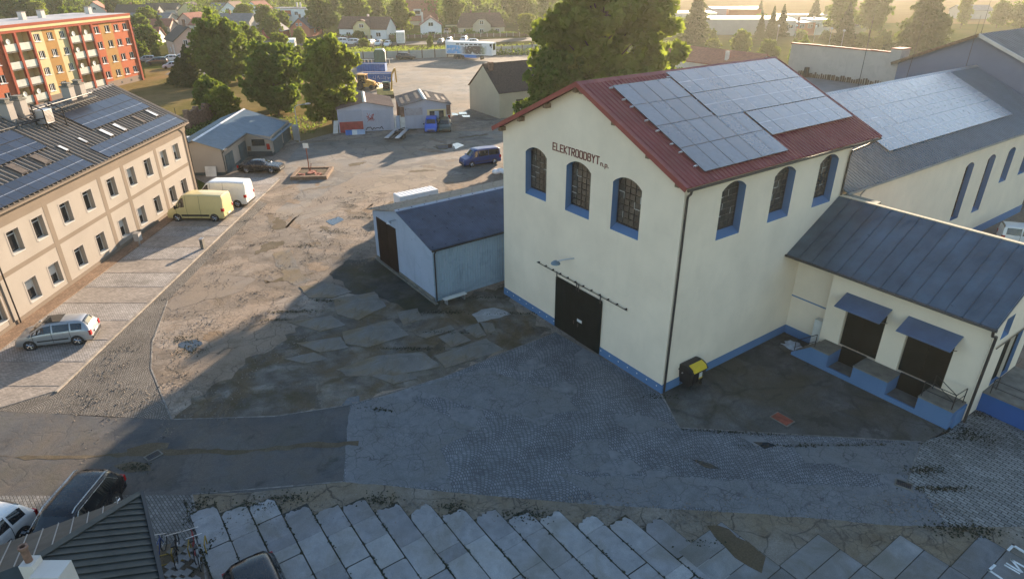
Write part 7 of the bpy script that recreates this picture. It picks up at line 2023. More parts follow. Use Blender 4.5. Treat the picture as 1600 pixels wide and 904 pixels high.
def trunk_mesh(C, h0=0.02, r=0.035, seed=1, conifer=False):
    rng = random.Random(seed)
    mb = MB()
    if conifer:
        mb.tube((0, 0, -0.01), (0, 0, 0.95), r * 0.7, 7, 0.006)
    else:
        pts = [(0, 0, -0.01), (rng.uniform(-.02, .02), rng.uniform(-.02, .02), 0.2), (rng.uniform(-.05, .05), rng.uniform(-.05, .05), 0.45), (rng.uniform(-.08, .08), rng.uniform(-.08, .08), 0.75)]
        rs = [r, r * 0.75, r * 0.5, r * 0.2]
        for a, b, ra, rb in zip(pts, pts[1:], rs, rs[1:]): mb.tube(a, b, ra, 8, rb)
        for c in C[::2]:
            z = max(0.12, c[2] * 0.62)
            mb.tube((0, 0, min(z, 0.6)), c, r * 0.32, 5, r * 0.07)
    return mb.mesh('trunk', MT['bark'])


TREES = {}
def tree_kind(key):
    if key in TREES: return TREES[key]
    kind, var, asp = key
    if kind == 'b':
        P, N_, T, C = crown_broad(100 + var, asp, 34, 7600, 0, 1.0, 0.2, 0.72, 0.34)
        cm, sz = (LEAF_A, LEAF_B, LEAF_A)[var % 3], 0.047
    elif kind == 'B':       # nearer trees: finer leaves
        P, N_, T, C = crown_broad(200 + var, asp, 46, 17000, 0, 1.0, 0.14, 0.76, 0.33)
        cm, sz = (LEAF_A, LEAF_A, LEAF_B)[var % 3], 0.038
    elif kind == 'P':       # the big many-stemmed tree
        P, N_, T, C = crown_broad(300 + var, asp, 90, 36000, 0, 1.0, 0.10, 0.84, 0.27)
        cm, sz = LEAF_B, 0.03
    elif kind == 'u':
        P, N_, T, C = crown_broad(400 + var, asp, 22, 5200, 0, 1.2, 0.05, 0.7, 0.36)
        cm, sz = (LEAF_A, LEAF_B, LEAF_E)[var % 3], 0.055
    elif kind == 'c':
        P, N_, T, C = crown_conifer(500 + var, 26, 8600); cm, sz = LEAF_C, 0.042
    elif kind == 'k':
        P, N_, T, C = crown_conifer(600 + var, 24, 9000, 0.2, 0.5); cm, sz = (LEAF_C, LEAF_D)[var % 2], 0.045
    else: raise KeyError(kind)
    TREES[key] = (P, N_, T, C, cm, sz)
    return TREES[key]


TM = {}
def tree(kind, var, x, y, h, r, label, group=None, name=None):
    asp = round(h / r * 2) / 2
    key = (kind, var, asp)
    if key not in TM:
        P, N_, T, C2, cm, sz = tree_kind(key)
        if kind in 'ck': P = P * np.array([1, 1, asp])
        me = leaf_mesh('crown', cm, P, N_, sz * (0.6 + 0.4 * asp ** 0.5) * 1.25, np.random.default_rng(var), T)
        rng = random.Random(var)
        tm = MB()
        con = kind in 'ck'
        rr_ = 0.05 if kind != 'u' else 0.03
        if con: tm.tube((0, 0, -0.02), (0, 0, 0.95 * asp), rr_, 7, 0.008)
        else:
            tm.tube((0, 0, -0.02), (0.02, -0.02, 0.3 * asp), rr_, 8, rr_ * 0.7); tm.tube((0.02, -0.02, 0.3 * asp), (-0.03, 0.03, 0.75 * asp), rr_ * 0.7, 7, rr_ * 0.2)
            for c in C2[::2]: tm.tube((0, 0, min(0.5 * asp, max(0.1, c[2] * 0.6))), c, rr_ * 0.33, 5, rr_ * 0.06)
        TM[key] = (me, tm.mesh('trunk', MT['bark']))
    me, tm = TM[key]
    nm = name or {'b': 'tree', 'B': 'tree', 'P': 'tree', 'u': 'bush', 'c': 'spruce_tree', 'k': 'pine_tree'}[kind]
    t = thing(nm, label, {'u': 'bush'}.get(kind, 'tree'), (x, y, 0), rnd.uniform(0, 6.28), group)
    s = r * (0.9 if kind not in 'ck' else 1.05)
    h = h * (0.95 if kind not in 'ck' else 1.0)
    for n_, m_ in (('crown', me), ('trunk', tm)):
        o = inst(n_, m_, t)
        o.scale = (s, s, h / asp)
    return t


tree('B', 0, -57.5, 135.0, 13.2, 6.9, 'broad green tree behind the narrow spruce, widest on the lawn')
tree('B', 1, -37.6, 106.0, 11.2, 5.7, 'dense round green tree right behind the blue-roofed garages')
tree('B', 2, -26.1, 96.0, 13.0, 5.1, 'bright green tree at the left end of the red-based garage')
tree('P', 0, 11.3, 84.0, 28.5, 10.3, 'huge sunlit yellow-green tree behind the red-roofed workshop')
tree('B', 1, 5.2, 81.0, 13.0, 5.0, 'lower sunlit tree leaning left of the huge tree by the dark tiled roof')
tree('B', 0, 21.0, 93.0, 10.5, 3.6, 'small sunlit tree at the right foot of the huge yellow-green tree')
tree('b', 0, 13.0, 146.0, 16.5, 4.6, 'tall tree hidden mostly behind the huge yellow-green tree')
tree('u', 0, -49.6, 109.0, 5.2, 3.4, 'leafy shrub at the left foot of the tallest tree on the lawn')
tree('u', 1, -45.0, 103.5, 4.6, 3.6, 'sunlit shrub between the old brick wall and the round tree')
tree('u', 2, -38.5, 111.0, 5.3, 2.7, 'shrub in the gap between the round tree and the bright garage tree')
tree('c', 0, -64.1, 134.6, 7.6, 3.0, 'dark narrow spruce standing on the dry lawn')
tree('c', 1, -67.6, 138.2, 5.0, 3.0, 'low broad dark conifer left of the narrow spruce on the lawn')
TT = [  # kind, variant, x, y, height, radius, label
    ('b', 0, -59.6, 156.1, 9.6, 4.4, 'green tree behind the big round tree, by the old garages'), ('u', 0, -49.0, 153.7, 5.5, 3.6, 'sunlit shrub at the head of the brick boundary near the tipper bodies'),
    ('b', 1, -54.9, 162.4, 8.0, 3.1, 'slim yellowish tree left of the camper van'), ('u', 2, -50.0, 166.8, 3.0, 3.1, 'low green shrub below the camper van'),
    ('b', 2, -79.7, 232.3, 7.5, 4.3, 'dark tree left of the small dark-red gabled shed'), ('b', 0, -79.6, 243.7, 7.3, 3.4, 'tree between the white flat-roofed villa and the coral house'),
    ('b', 2, -65.9, 243.1, 13.5, 6.7, 'large dark tree rising behind the coral house'), ('b', 0, -56.5, 255.2, 13.5, 6.5, 'large tree left behind the white and yellow house'),
    ('b', 1, -37.5, 239.3, 13.0, 4.6, 'yellow-green tree between the white-yellow house and the red dormer roof'), ('b', 2, -54.4, 284.3, 12.5, 5.2, 'far tree over the roof of the white and yellow house'),
    ('b', 0, -20.4, 250.0, 13.4, 5.2, 'tall tree between the small white house and the beige house'), ('b', 1, -14.7, 302.7, 11.5, 6.0, 'far yellowish tree above the left half of the beige house'),
    ('b', 2, -3.6, 302.0, 12.0, 6.4, 'far tree above the right half of the beige house'), ('b', 0, 4.4, 280.9, 13.0, 6.5, 'tall dark tree right of the beige house'),
    ('b', 1, 5.1, 232.6, 7.5, 3.9, 'round garden tree at the right corner of the beige house'), ('u', 1, -65.7, 215.3, 4.5, 2.6, 'garden shrub in front of the coral house'),
    ('u', 2, -22.8, 194.0, 4.2, 1.3, 'tall narrow yellow-green shrub by the far yard wall'),
    ('b', 2, -227.7, 323.9, 12.5, 10.4, 'wide dark tree behind the left end of the apartment roof'), ('b', 1, -219.0, 325.0, 8.0, 5.6, 'sunlit tree right of the wide dark tree behind the apartment block'),
    ('b', 0, -231.9, 360.0, 11.0, 6.6, 'far green tree over the middle of the apartment roof'), ('b', 2, -222.0, 355.0, 6.6, 3.4, 'small round tree over the apartment roof near the red gable'),
    ('b', 1, -181.5, 340.0, 7.0, 7.0, 'yellowish round tree behind the dark roofs beside the apartment block'), ('b', 0, -127.5, 239.1, 6.8, 4.8, 'round green tree beside the upper corner of the apartment block'),
    ('b', 2, -101.6, 192.9, 7.0, 4.4, 'dark tree between the apartment block and the grey gabled house'), ('k', 1, -127.9, 253.7, 6.2, 2.3, 'blue-green conifer behind the grey gabled house'),
    ('u', 0, -99.4, 184.0, 3.8, 2.8, 'bright bush beside the car park'), ('u', 1, -94.2, 181.4, 2.8, 1.6, 'small bush at the wall of the grey gabled house'),
    ('u', 2, -150.0, 300.0, 4.0, 3.6, 'pale bush between the dark village roofs'), ('b', 0, -207.6, 368.4, 8.5, 4.8, 'far tree right of the red-roofed gable house'),
    ('c', 1, -197.0, 345.0, 8.6, 2.6, 'dark conifer beside the red-roofed gable house'), ('b', 1, -126.0, 325.5, 6.0, 4.5, 'small tree before the brown-roofed house'),
    ('b', 2, -144.7, 353.8, 9.0, 6.5, 'far tree above the tallest lawn tree'), ('b', 0, -104.7, 360.9, 9.5, 6.6, 'far tree right of the white flat-roofed villa'),
    ('b', 1, -119.9, 342.6, 9.5, 4.2, 'tall thin tree left of the white flat-roofed villa'), ('b', 2, -172.3, 387.7, 9.0, 6.3, 'hazy tree far behind the yellow gable'),
    ('b', 0, -46.3, 320.3, 11.0, 5.3, 'far tree left above the red dormer roof'), ('b', 1, -25.0, 318.0, 12.0, 6.0, 'far tree right above the red dormer roof'),
    ('b', 2, -76.0, 300.0, 12.5, 6.5, 'dark tree filling the gap behind the coral house'), ('b', 0, 16.7, 293.5, 12.0, 6.7, 'hazy tree left behind the huge yellow-green tree'),
    ('b', 1, 27.5, 279.5, 12.5, 7.7, 'hazy tree behind the crown of the huge yellow-green tree'), ('b', 2, 39.8, 266.6, 13.0, 6.1, 'hazy tree right behind the huge yellow-green tree'),
    ('b', 0, 46.5, 218.0, 15.5, 4.6, 'pale drooping tree left of the dark hazy pine'), ('k', 0, 57.0, 213.6, 15.5, 4.6, 'dark hazy pine beside the huge yellow-green tree'),
    ('u', 0, 64.5, 221.2, 3.0, 2.2, 'clipped round bush before the long grey hall'), ('u', 1, 62.4, 186.4, 5.5, 3.8, 'large round sunlit bush behind the red-roofed long house'),
    ('u', 2, 64.3, 170.0, 4.6, 3.4, 'bush at the right end of the red-roofed long house'), ('u', 0, 67.0, 158.0, 6.0, 3.8, 'bright round bush left of the white windowless block'),
    ('u', 1, 58.0, 196.0, 2.4, 2.6, 'low garden bush before the large round bush'), ('c', 0, 79.4, 220.5, 8.2, 1.9, 'slim dark conifer at the right end of the grey hall'),
    ('c', 1, 84.3, 224.4, 9.4, 2.1, 'conifer left of the white row houses'), ('k', 0, 89.0, 228.5, 9.6, 2.6, 'broad conifer beside the white row houses'),
    ('c', 0, 124.5, 287.0, 9.6, 3.2, 'lone dark spruce at the edge of the stubble field'), ('b', 1, 132.6, 293.5, 6.6, 2.1, 'slim pale tree right of the lone spruce at the field'),
    ('b', 2, 137.0, 293.3, 5.0, 2.2, 'small round tree at the field edge right of the slim pale tree'), ('c', 1, 97.0, 200.9, 11.4, 3.4, 'tall spruce before the white row houses'),
    ('b', 0, 106.2, 225.0, 15.5, 5.5, 'tall hazy tree behind the row houses'), ('b', 2, 118.7, 228.8, 16.0, 7.0, 'great hazy tree left of the big dark pine'),
    ('u', 2, 100.8, 197.4, 3.8, 2.8, 'yellow-green bush right of the tall spruce'), ('u', 1, 102.5, 192.0, 3.0, 2.4, 'low bush above the white wall'),
    ('u', 0, 107.5, 198.5, 4.2, 3.1, 'bush at the foot of the big dark pine'), ('k', 0, 106.5, 178.5, 18.5, 7.2, 'big dark pine rising over the slate-blue hall'),
    ('b', 1, 164.6, 254.0, 12.0, 3.4, 'hazy tree right of the big dark pine'), ('b', 0, 180.9, 258.7, 9.0, 4.2, 'hazy round tree right of the grey barn'),
    ('b', 2, 186.0, 252.9, 9.0, 7.0, 'wide hazy tree in the upper right corner'), ('c', 1, 104.9, 295.2, 8.0, 2.4, 'small dark conifer before the field'),
    ('u', 1, 92.5, 221.0, 2.6, 2.5, 'garden bush at the left row house'), ('u', 2, 99.3, 217.6, 2.5, 2.2, 'garden bush before the middle row house'),
    ('b', 1, 48.9, 249.6, 14.5, 5.8, 'hazy green tree behind the drooping tree'), ('u', 0, -36.0, 223.5, 2.4, 2.4, 'shrub in the garden of the white and yellow house'),
    ('u', 2, -49.5, 224.2, 2.6, 2.6, 'round shrub at the front of the white and yellow house'), ('u', 1, -14.0, 235.2, 1.8, 2.6, 'shrub at the front left of the beige house'), ('u', 0, -6.0, 235.8, 1.6, 2.8, 'shrub at the front right of the beige house'),
    ('u', 1, -43.5, 204.0, 2.2, 2.4, 'wild shrub on the verge behind the far yard wall'), ('b', 2, -92.0, 262.0, 9.0, 5.0, 'dark tree in front of the white flat-roofed villa'),
    ('b', 0, -140.0, 270.0, 7.5, 5.5, 'tree between the red village roofs and the apartment block'), ('b', 1, -108.0, 285.0, 8.5, 5.0, 'tree at the right of the dark village roofs'), ('b', 2, -165.0, 262.0, 8.0, 6.5, 'dark tree beyond the end of the apartment roof')]
for a in TT: tree(*a)


def ground_cover(name, area, n, mat, size, hmin, hmax, seed):
    """loose weeds and long grass strewn over an area given by a function of two random numbers"""
    rng = np.random.default_rng(seed)
    uv = rng.uniform(size=(n, 2))
    xy = np.array([area(*q) for q in uv])
    P = np.concatenate([xy, (hmin + (hmax - hmin) * rng.uniform(size=(n, 1)) ** 1.5)], 1)
    me = leaf_mesh(name, mat, P, np.tile(np.array([[0, -.3, .6]]), (n, 1)), size, rng, rng.uniform(0.2, 1, n))
    return put(bpy.data.objects.new(name, me), kind='stuff')
ground_cover('verge_weeds', lambda a, b: (-45 + 95 * a, 176.6 + 31 * a * (0.32 if a < .5 else 0.6) * 1.0 + 15 * b + (0 if a < 0.5 else -4.5)), 15000, LEAF_B, 0.2, 0.05, 1.5, 3)
ground_cover('garden_hedge', lambda a, b: (-58 + 60 * a, 226.5 + 8.0 * a + 1.3 * b), 5000, LEAF_A, 0.2, 0.1, 1.5, 4)
ground_cover('lawn_weeds', lambda a, b: (-48 + 20 * a, 91.5 + 12 * b), 2200, LEAF_E, 0.14, 0.02, 0.35, 5)

def wood(name, spans, mat, seed, size):
    """a far wood that reads as one mass of crowns"""
    rng = np.random.default_rng(seed)
    P, N_, T = [], [], []
    for (x0, y0, x1, y1, n, h, r) in spans:
        for i in range(n):
            t = (i + rng.uniform(0, 1)) / n
            cx, cy, hh, rr_ = x0 + (x1 - x0) * t, y0 + (y1 - y0) * t + rng.uniform(-8, 8), h * rng.uniform(0.7, 1.2), r * rng.uniform(0.7, 1.3)
            for q in range(9):
                d = rng.normal(size=(60, 3)); d /= np.linalg.norm(d, axis=1)[:, None]
                c = np.array([cx, cy, hh * 0.52]) + rng.normal(size=3) * np.array([rr_ * .45, rr_ * .45, hh * .2])
                P.append(c + d * rr_ * 0.5 * rng.uniform(0.5, 1, (60, 1))); N_.append(d); T.append(np.clip(rng.normal(0.5, .12, 60) + rng.uniform(-.3, .3), 0, 1))
    P = np.concatenate(P); P[:, 2] = np.maximum(P[:, 2], 0.2)
    return put(bpy.data.objects.new(name, leaf_mesh(name, mat, P, np.concatenate(N_), size, rng, np.concatenate(T))), kind='stuff')
wood('far_wood', [(-260, 385, -60, 345, 34, 10, 6), (-75, 320, 62, 300, 30, 11, 6), (-60, 300, 30, 275, 14, 9, 5), (-140, 300, -70, 290, 10, 7, 4), (62, 262, 100, 262, 8, 5, 3)], LEAF_A, 9, 0.42)

def tufts(name, spots, mat, size, seed, flat=0.9, hmax=0.05):
    """low growth or grit strewn in loose clusters: (x, y, spread x, spread y, turn, number)"""
    rng = np.random.default_rng(seed)
    P = []
    for (x, y, sx, sy, a, n) in spots:
        k = rng.normal(size=(n, 2)) * np.array([sx, sy])
        P.append(np.stack([x + k[:, 0] * math.cos(a) - k[:, 1] * math.sin(a), y + k[:, 0] * math.sin(a) + k[:, 1] * math.cos(a), 0.03 + hmax * rng.uniform(size=n) ** 2], 1))
    P = np.concatenate(P)
    up = np.tile(np.array([[0, 0, 1.0]]), (len(P), 1))
    return put(bpy.data.objects.new(name, leaf_mesh(name, mat, P, up, size, rng, rng.uniform(0.1, 0.9, len(P)), 2.5 * flat)), kind='stuff')


M_moss = M_plain('dark_moss', (0.022, 0.026, 0.012), 0.95, var=0.4, scale=3)
M_grit = M_plain('loose_grit', (0.17, 0.145, 0.12), 0.95, var=0.45, scale=6)
sp = []
for px, py, a, b, n in ((820, 806, .6, .2, 220), (596, 781, .4, .2, 140), (452, 778, .5, .2, 120), (402, 790, .4, .2, 120), (704, 793, .4, .15, 110), (590, 640, .5, .1, 60), (1516, 680, .7, .4, 420), (1446, 735, .5, .2, 200), (1470, 764, .7, .1, 180), (1525, 832, .7, .2, 200), (1490, 826, .6, .2, 200), (1300, 696, 2.5, .06, 200), (1150, 676, 1.5, .06, 160), (300, 547, .5, .4, 200), (285, 530, .5, .3, 160), (505, 470, .5, .12, 140), (455, 487, .9, .12, 240), (430, 500, .6, .1, 120), (640, 545, 1.0, .1, 160), (700, 520, .8, .1, 140), (690, 488, .9, .15, 200), (1040, 620, .6, .1, 80), (820, 490, 1.2, .1, 160), (760, 465, 1.0, .1, 120), (215, 730, .4, .15, 120), (520, 362, 1.0, .2, 160), (470, 385, .8, .15, 120), (560, 340, .9, .2, 120), (1230, 520, .5, .1, 60), (310, 790, .2, .5, 120), (325, 860, .1, 1.2, 160), (1110, 850, .5, .1, 80), (1540, 648, .6, .2, 160)):
    x, y = gp(px, py); sp.append((x, y, a, b, rnd.uniform(-0.06, 0.06) - 0.04, n))
r_ = random.Random(5)
for k in range(-2, 13):                      # weeds in the slab joints
    for q in range(9):
        lx, ly = -5 + 0.95 * k + r_.uniform(0.2, 7), -20.87 + 1.085 * k
        sp.append((PM[0] + math.cos(-MY) * lx - math.sin(-MY) * ly, PM[1] + math.sin(-MY) * lx + math.cos(-MY) * ly, r_.uniform(.1, .4), 0.03, -MY, 16))
tufts('moss', sp, M_moss, 0.045, 11)
sp = []
for q in range(170):
    x, y = r_.uniform(-25, -6), r_.uniform(26, 66)
    if x > -13 + (y - 36) * 0.2 and y < 60: continue
    sp.append((x, y, r_.uniform(.2, 1.3), r_.uniform(.1, .5), r_.uniform(0, 3), 45))
for q in range(60):
    x, y = gp(r_.uniform(330, 1500), r_.uniform(778, 815)); sp.append((x, y, .7, .3, 0, 30))
tufts('loose_grit', sp, M_grit, 0.04, 12, 0.5, 0.02)

# ================================================================== VILLAGE
def house(label, x, y, rz, w, d, eave, ridge, wall, roof, axis='x', wins=(), bay=None, chim=(), hip=0.0, cat='house', over=0.4, door=None):
    """axis 'x': eaves face the viewer; 'y': the gable does. Front wall at local y = 0, from x = 0 to w"""
    t = thing('house', label, cat, (x, y, 0), rad(rz))
    mb = MB()
    wl_, rf_ = MT[wall], MT[roof]
    if axis == 'y':
        mb.extr([(0, 0), (w, 0), (w, eave), (w / 2, ridge), (0, eave)], 'y', 0, d)
    else:
        mb.extr([(0, 0), (d, 0), (d, eave), (d / 2, ridge if not hip else eave + (ridge - eave) * 0.45), (0, eave)], 'x', 0, w)
    mb.build('wall', wl_, t)
    mb = MB()
    th = 0.16
    if axis == 'y':
        k = (ridge - eave) / (w / 2)
        for s_ in (1, -1):
            x0, x1 = w / 2, w / 2 + s_ * (w / 2 + over)
            z0, z1 = ridge + 0.02, ridge - k * (w / 2 + over) + 0.02
            mb.hexa([(x0, -over, z0), (x1, -over, z1), (x1, d + over, z1), (x0, d + over, z0)], [(x0, -over, z0 + th), (x1, -over, z1 + th), (x1, d + over, z1 + th), (x0, d + over, z0 + th)])
    else:
        k = (ridge - eave) / (d / 2)
        hx = hip
        for s_ in (1, -1):
            y0, y1 = d / 2, d / 2 + s_ * (d / 2 + over)
            z0, z1 = ridge + 0.02, ridge - k * (d / 2 + over) + 0.02
            mb.hexa([(-over + hx, y0, z0), (w + over - hx, y0, z0), (w + over, y1, z1), (-over, y1, z1)], [(-over + hx, y0, z0 + th), (w + over - hx, y0, z0 + th), (w + over, y1, z1 + th), (-over, y1, z1 + th)])
        if hip:
            z1 = ridge - k * (d / 2 + over) + 0.02
            for xa, xb in ((-over + hx, -over), (w + over - hx, w + over)):
                mb.poly([(xa, d / 2, ridge + 0.1), (xb, -over, z1 + .1), (xb, d + over, z1 + .1)])
    rr_ = mb.build('roof', rf_, t)
    for (cx_, cy_, ch_) in chim:
        mb = MB(); mb.box(cx_ - 0.3, cx_ + 0.3, cy_ - 0.3, cy_ + 0.3, eave, ch_); mb.build('chimney', MT['whitewall'] if wall in ('whitewall', 'white') else MT['brick'], rr_)
    if bay:
        bx0, bx1, bz, bwall = bay
        mb = MB(); mb.extr([(bx0, 0), (bx1, 0), (bx1, eave + 0.5), ((bx0 + bx1) / 2 + 1.2, bz - 0.5), ((bx0 + bx1) / 2 - 1.2, bz - 0.5), (bx0, eave + 0.5)], 'y', -0.5, d / 2); mb.build('gable_bay', MT[bwall], t)
        mb = MB(); xm = (bx0 + bx1) / 2
        for s_ in (1, -1):
            mb.hexa([(xm, -0.9, bz - 0.1), (xm + s_ * 1.4, -0.9, bz - 0.45), (xm + s_ * 1.4, d / 2, bz - 0.45), (xm, d / 2, bz - 0.1)], [(xm, -0.9, bz + 0.05), (xm + s_ * 1.4, -0.9, bz - 0.3), (xm + s_ * 1.4, d / 2, bz - 0.3), (xm, d / 2, bz + 0.05)])
            xo = (bx1 - bx0) / 2 + 0.25
            mb.hexa([(xm + s_ * 1.4, -0.9, bz - 0.45), (xm + s_ * xo, -0.9, eave + 0.3), (xm + s_ * xo, d / 2, eave + 0.3), (xm + s_ * 1.4, d / 2, bz - 0.45)], [(xm + s_ * 1.4, -0.9, bz - 0.3), (xm + s_ * xo, -0.9, eave + 0.45), (xm + s_ * xo, d / 2, eave + 0.45), (xm + s_ * 1.4, d / 2, bz - 0.3)])
        mb.build('bay_roof', rf_, t)
    for wv in wins:
        face, a, z0, ww, hh = wv
        yb = -0.5 if (bay and bay[0] < a < bay[1]) else 0.0
        if face == 'f': B = lambda p, q, r, s_, d0, d1: (p, q, yb - d1, yb - d0, r, s_)
        elif face == 'r': B = lambda p, q, r, s_, d0, d1: (w + d0, w + d1, p, q, r, s_)
        else: B = lambda p, q, r, s_, d0, d1: (-d1, -d0, p, q, r, s_)
        mb = MB(); q = 0.1
        for c in ((a, a + ww, z0, z0 + q), (a, a + ww, z0 + hh - q, z0 + hh), (a, a + q, z0 + q, z0 + hh - q), (a + ww - q, a + ww, z0 + q, z0 + hh - q), (a + ww / 2 - q / 2, a + ww / 2 + q / 2, z0 + q, z0 + hh - q)): mb.box(*B(c[0], c[1], c[2], c[3], 0.003, 0.08))
        f = mb.build('window', MT['white'], t)
        mb = MB(); mb.box(*B(a + q, a + ww - q, z0 + q, z0 + hh - q, 0.003, 0.04)); mb.build('pane', MT['glass'], f)
    return t


house('beige house with brown half-hipped roof and central gable, right of the small white house', -17.9, 238.2, 5, 15.8, 9.5, 2.9, 6.8, 'beige', 'tile_brown', 'x', [('f', 1.6, .8, 1.4, 1.3), ('f', 7.2, .8, 1.4, 1.3), ('f', 12.6, .8, 1.4, 1.3), ('f', 7.2, 3.5, 1.4, 1.3)], (4.9, 11.0, 5.6, 'beige'), [(4.5, 5.5, 7.6), (11.0, 5, 7.8)], 1.6)
house('small white gabled house with red roof edge and white chimney', -30.4, 234.3, 8, 7.0, 9.0, 3.7, 6.0, 'white', 'tile_red', 'y', [('f', 2.6, 3.3, 1.7, 1.3), ('f', 2.4, 0.4, 2.4, 1.3)], None, [(0.8, 2.5, 7.6)])
house('long white house with yellow central gable and dark brown roof', -57.0, 230.6, -13, 16.6, 8.5, 3.2, 6.4, 'white', 'tile_brown', 'x', [('f', 2.4, .7, 1.6, 1.3), ('f', 7.5, .7, 1.8, 1.4), ('f', 13, .7, 1.7, 1.4), ('f', 7.5, 3.4, 1.6, 1.2)], (5.3, 11.1, 5.9, 'paleyellow'), [(8.3, 5.5, 7.2)])
house('coral red gabled house with grey tiled roof among the trees', -75.1, 236.5, -4, 6.8, 12, 2.9, 5.8, 'coral', 'tile_grey', 'y', [('f', 2.2, 3.5, .8, .9), ('f', 3.5, 3.5, .8, .9), ('r', 4, 1, 1.3, 1.2)], None, [(2.2, 4.5, 6.9), (3.4, 8, 6.9)])
house('small dark-red gabled shed left of the coral house', -83.5, 232.5, -6, 6.5, 7, 2.3, 4.6, 'redpaint', 'tile_grey', 'y', [], None, [], 0, 'shed')
t = house('white flat-roofed two-storey villa with an orange balcony wall', -98.5, 293, -12, 14, 9, 6.0, 6.3, 'white', 'tile_grey', 'x', [('f', 1.0, 3.6, 1.6, 1.8), ('f', 9, 3.6, 1.6, 1.4), ('f', 2, .6, 4, 1.8)], None, [(8.5, 4, 8.3), (10, 4, 8.3)], 0, 'house', 0.2)
mb = MB(); mb.box(3.2, 7.4, -0.06, -0.003, 3.5, 5.4); mb.build('orange_wall', MT['orange'], t)
mb = MB(); mb.box(0.6, 7.6, -1.2, -0.063, 3.2, 3.35); mb.box(0.6, 7.6, -1.2, -1.1, 3.353, 4.1); mb.build('balcony', MT['slateblue'], t)
t = house('house with one great red-brown roof and a dormer behind the small white house', -45.0, 284, 3, 15, 12, 2.0, 9.0, 'beige', 'tile_red', 'x', [], None, [(5, 6, 10)], 0)
mb = MB(); mb.box(5.6, 8.6, 1.0, 5, 3.6, 5.9); dm = mb.build('dormer', MT['whitewall'], t)
mb = MB(); mb.box(6.0, 8.2, 0.94, 0.997, 4.0, 5.4); mb.build('pane', MT['glass'], dm)
house('white gabled house with red roof in the trees at the far left of the villa', -121.5, 322, -20, 8, 9, 4.6, 7.6, 'white', 'tile_red', 'y', [('f', 2.0, 4.0, 1.2, 1.5), ('f', 4.6, 1.2, 1.2, 1.4)], None, [])
t = house('grey weathered house with dark roof beside the car park', -88.4, 180.9, 38, 8.2, 9.5, 4.1, 7.2, 'pinkish', 'tile_dark', 'y', [('f', 2.2, 2.6, 1.1, 1.6), ('f', 5.0, 2.6, 1.1, 1.6), ('l', 1.5, 0.6, .9, 2.4), ('l', 4.8, 1.0, .8, 1.2)], None, [(4.1, 3.5, 9.0)])
house('dark-roofed house with pale yellow triangular gable', -163.5, 345, 0, 9.0, 10, 2.6, 6.2, 'paleyellow', 'tile_dark', 'y', [], None, [])
house('long dark-roofed house left of the yellow gable', -186, 330, 4, 19, 9, 2.8, 5.8, 'greywall', 'tile_dark', 'x', [('f', 3, .8, 1.4, 1.2), ('f', 12, .8, 1.4, 1.2)], None, [(6, 5, 6.8)])
house('slate-roofed house right of the yellow gable', -146, 340, -5, 16, 9, 2.8, 6.0, 'greywall', 'tile_grey', 'x', [('f', 3, .8, 1.4, 1.2)], None, [(9, 5, 7.2)])
house('red-roofed house with grey gable seen above the apartment roof', -205, 338, 20, 9, 12, 3.0, 7.0, 'whitewall', 'tile_red', 'y', [('f', 3.8, 3.4, 1.4, 1.3)], None, [])
house('white house under a slate roof above the right end of the apartment block', -185, 352, -6, 18, 9, 3.0, 5.5, 'whitewall', 'tile_dark', 'x', [], None, [])
house('dark-roofed bungalow behind the corner of the apartment block', -158, 288, -4, 17, 9, 2.6, 4.6, 'greywall', 'tile_grey', 'x', [('f', 4, .8, 1.4, 1.0)], None, [(12, 4, 5.6)])
house('small pale gable house beside the blue-green conifer', -129.5, 272, -18, 6.5, 9, 3.4, 5.6, 'pinkish', 'tile_red', 'y', [('f', 2.6, 2.2, 1, 1.4)], None, [])
house('red-tiled low house right of the blue-green conifer', -121, 262, -10, 10, 8, 2.2, 4.4, 'whitewall', 'tile_red', 'x', [], None, [])
house('red-tiled low house left of the blue-green conifer', -138, 258, 6, 11, 8, 2.0, 4.2, 'pinkish', 'tile_red', 'x', [], None, [])
house('slate-blue roofed house behind the grey weathered house', -113, 268, -5, 13, 9, 3.0, 5.4, 'greywall', 'tile_grey', 'x', [], None, [(4, 4, 6.8)])
house('brown-roofed house at the top beside the tallest lawn tree', -134, 322, -8, 11, 10, 3.2, 7.4, 'white', 'tile_brown', 'y', [('f', 4, 3.4, 1.6, 1.4)], None, [])
house('red-roofed low house beside the apartment block corner', -118, 214, 8, 8, 7, 2.2, 4.6, 'whitewall', 'tile_red', 'x', [], None, [])
# row houses, sheds and halls at upper right
for i, (xx, yy, wmat, lab) in enumerate(((88.5, 231, 'whitewall', 'first white flat-roofed row house beside the broad conifer'), (95.6, 232.5, 'coral', 'brown middle row house between two white ones'), (101.5, 234.5, 'white', 'white flat-roofed row house left of the tall spruce'), (114.0, 238, 'beige', 'cream end row house right of the tall spruce'))):
    house(lab, xx, yy, 10, 6.9 if i != 3 else 9, 9, 4.6 if i != 1 else 4.0, 4.75 if i != 1 else 4.2, wmat, 'offwhite', 'x', [('f', 1.2, 2.3, 1.6, 1.3), ('f', 4.2, 2.3, 1.6, 1.3)], None, [(3, 4, 5.6)], 0, 'house', 0.15)
house('long grey flat-roofed hall beyond the hazy pine', 64, 237, -2, 32, 16, 4.8, 5.0, 'greywall', 'tile_grey', 'x', [], None, [], 0, 'hall', 0.2)
house('white flat roofed store behind the grey hall', 66, 300, -3, 22, 18, 3.0, 3.2, 'whitewall', 'tile_grey', 'x', [], None, [], 0, 'store', 0.2)
house('orange walled store behind the grey hall', 92, 296, -12, 13, 10, 4.6, 4.8, 'orange', 'tile_red', 'x', [], None, [], 0, 'store', 0.2)
house('blue-grey roofed store at the field edge', 93, 325, -3, 22, 12, 3.6, 3.9, 'slateblue', 'bluegrey', 'x', [], None, [], 0, 'store', 0.3)
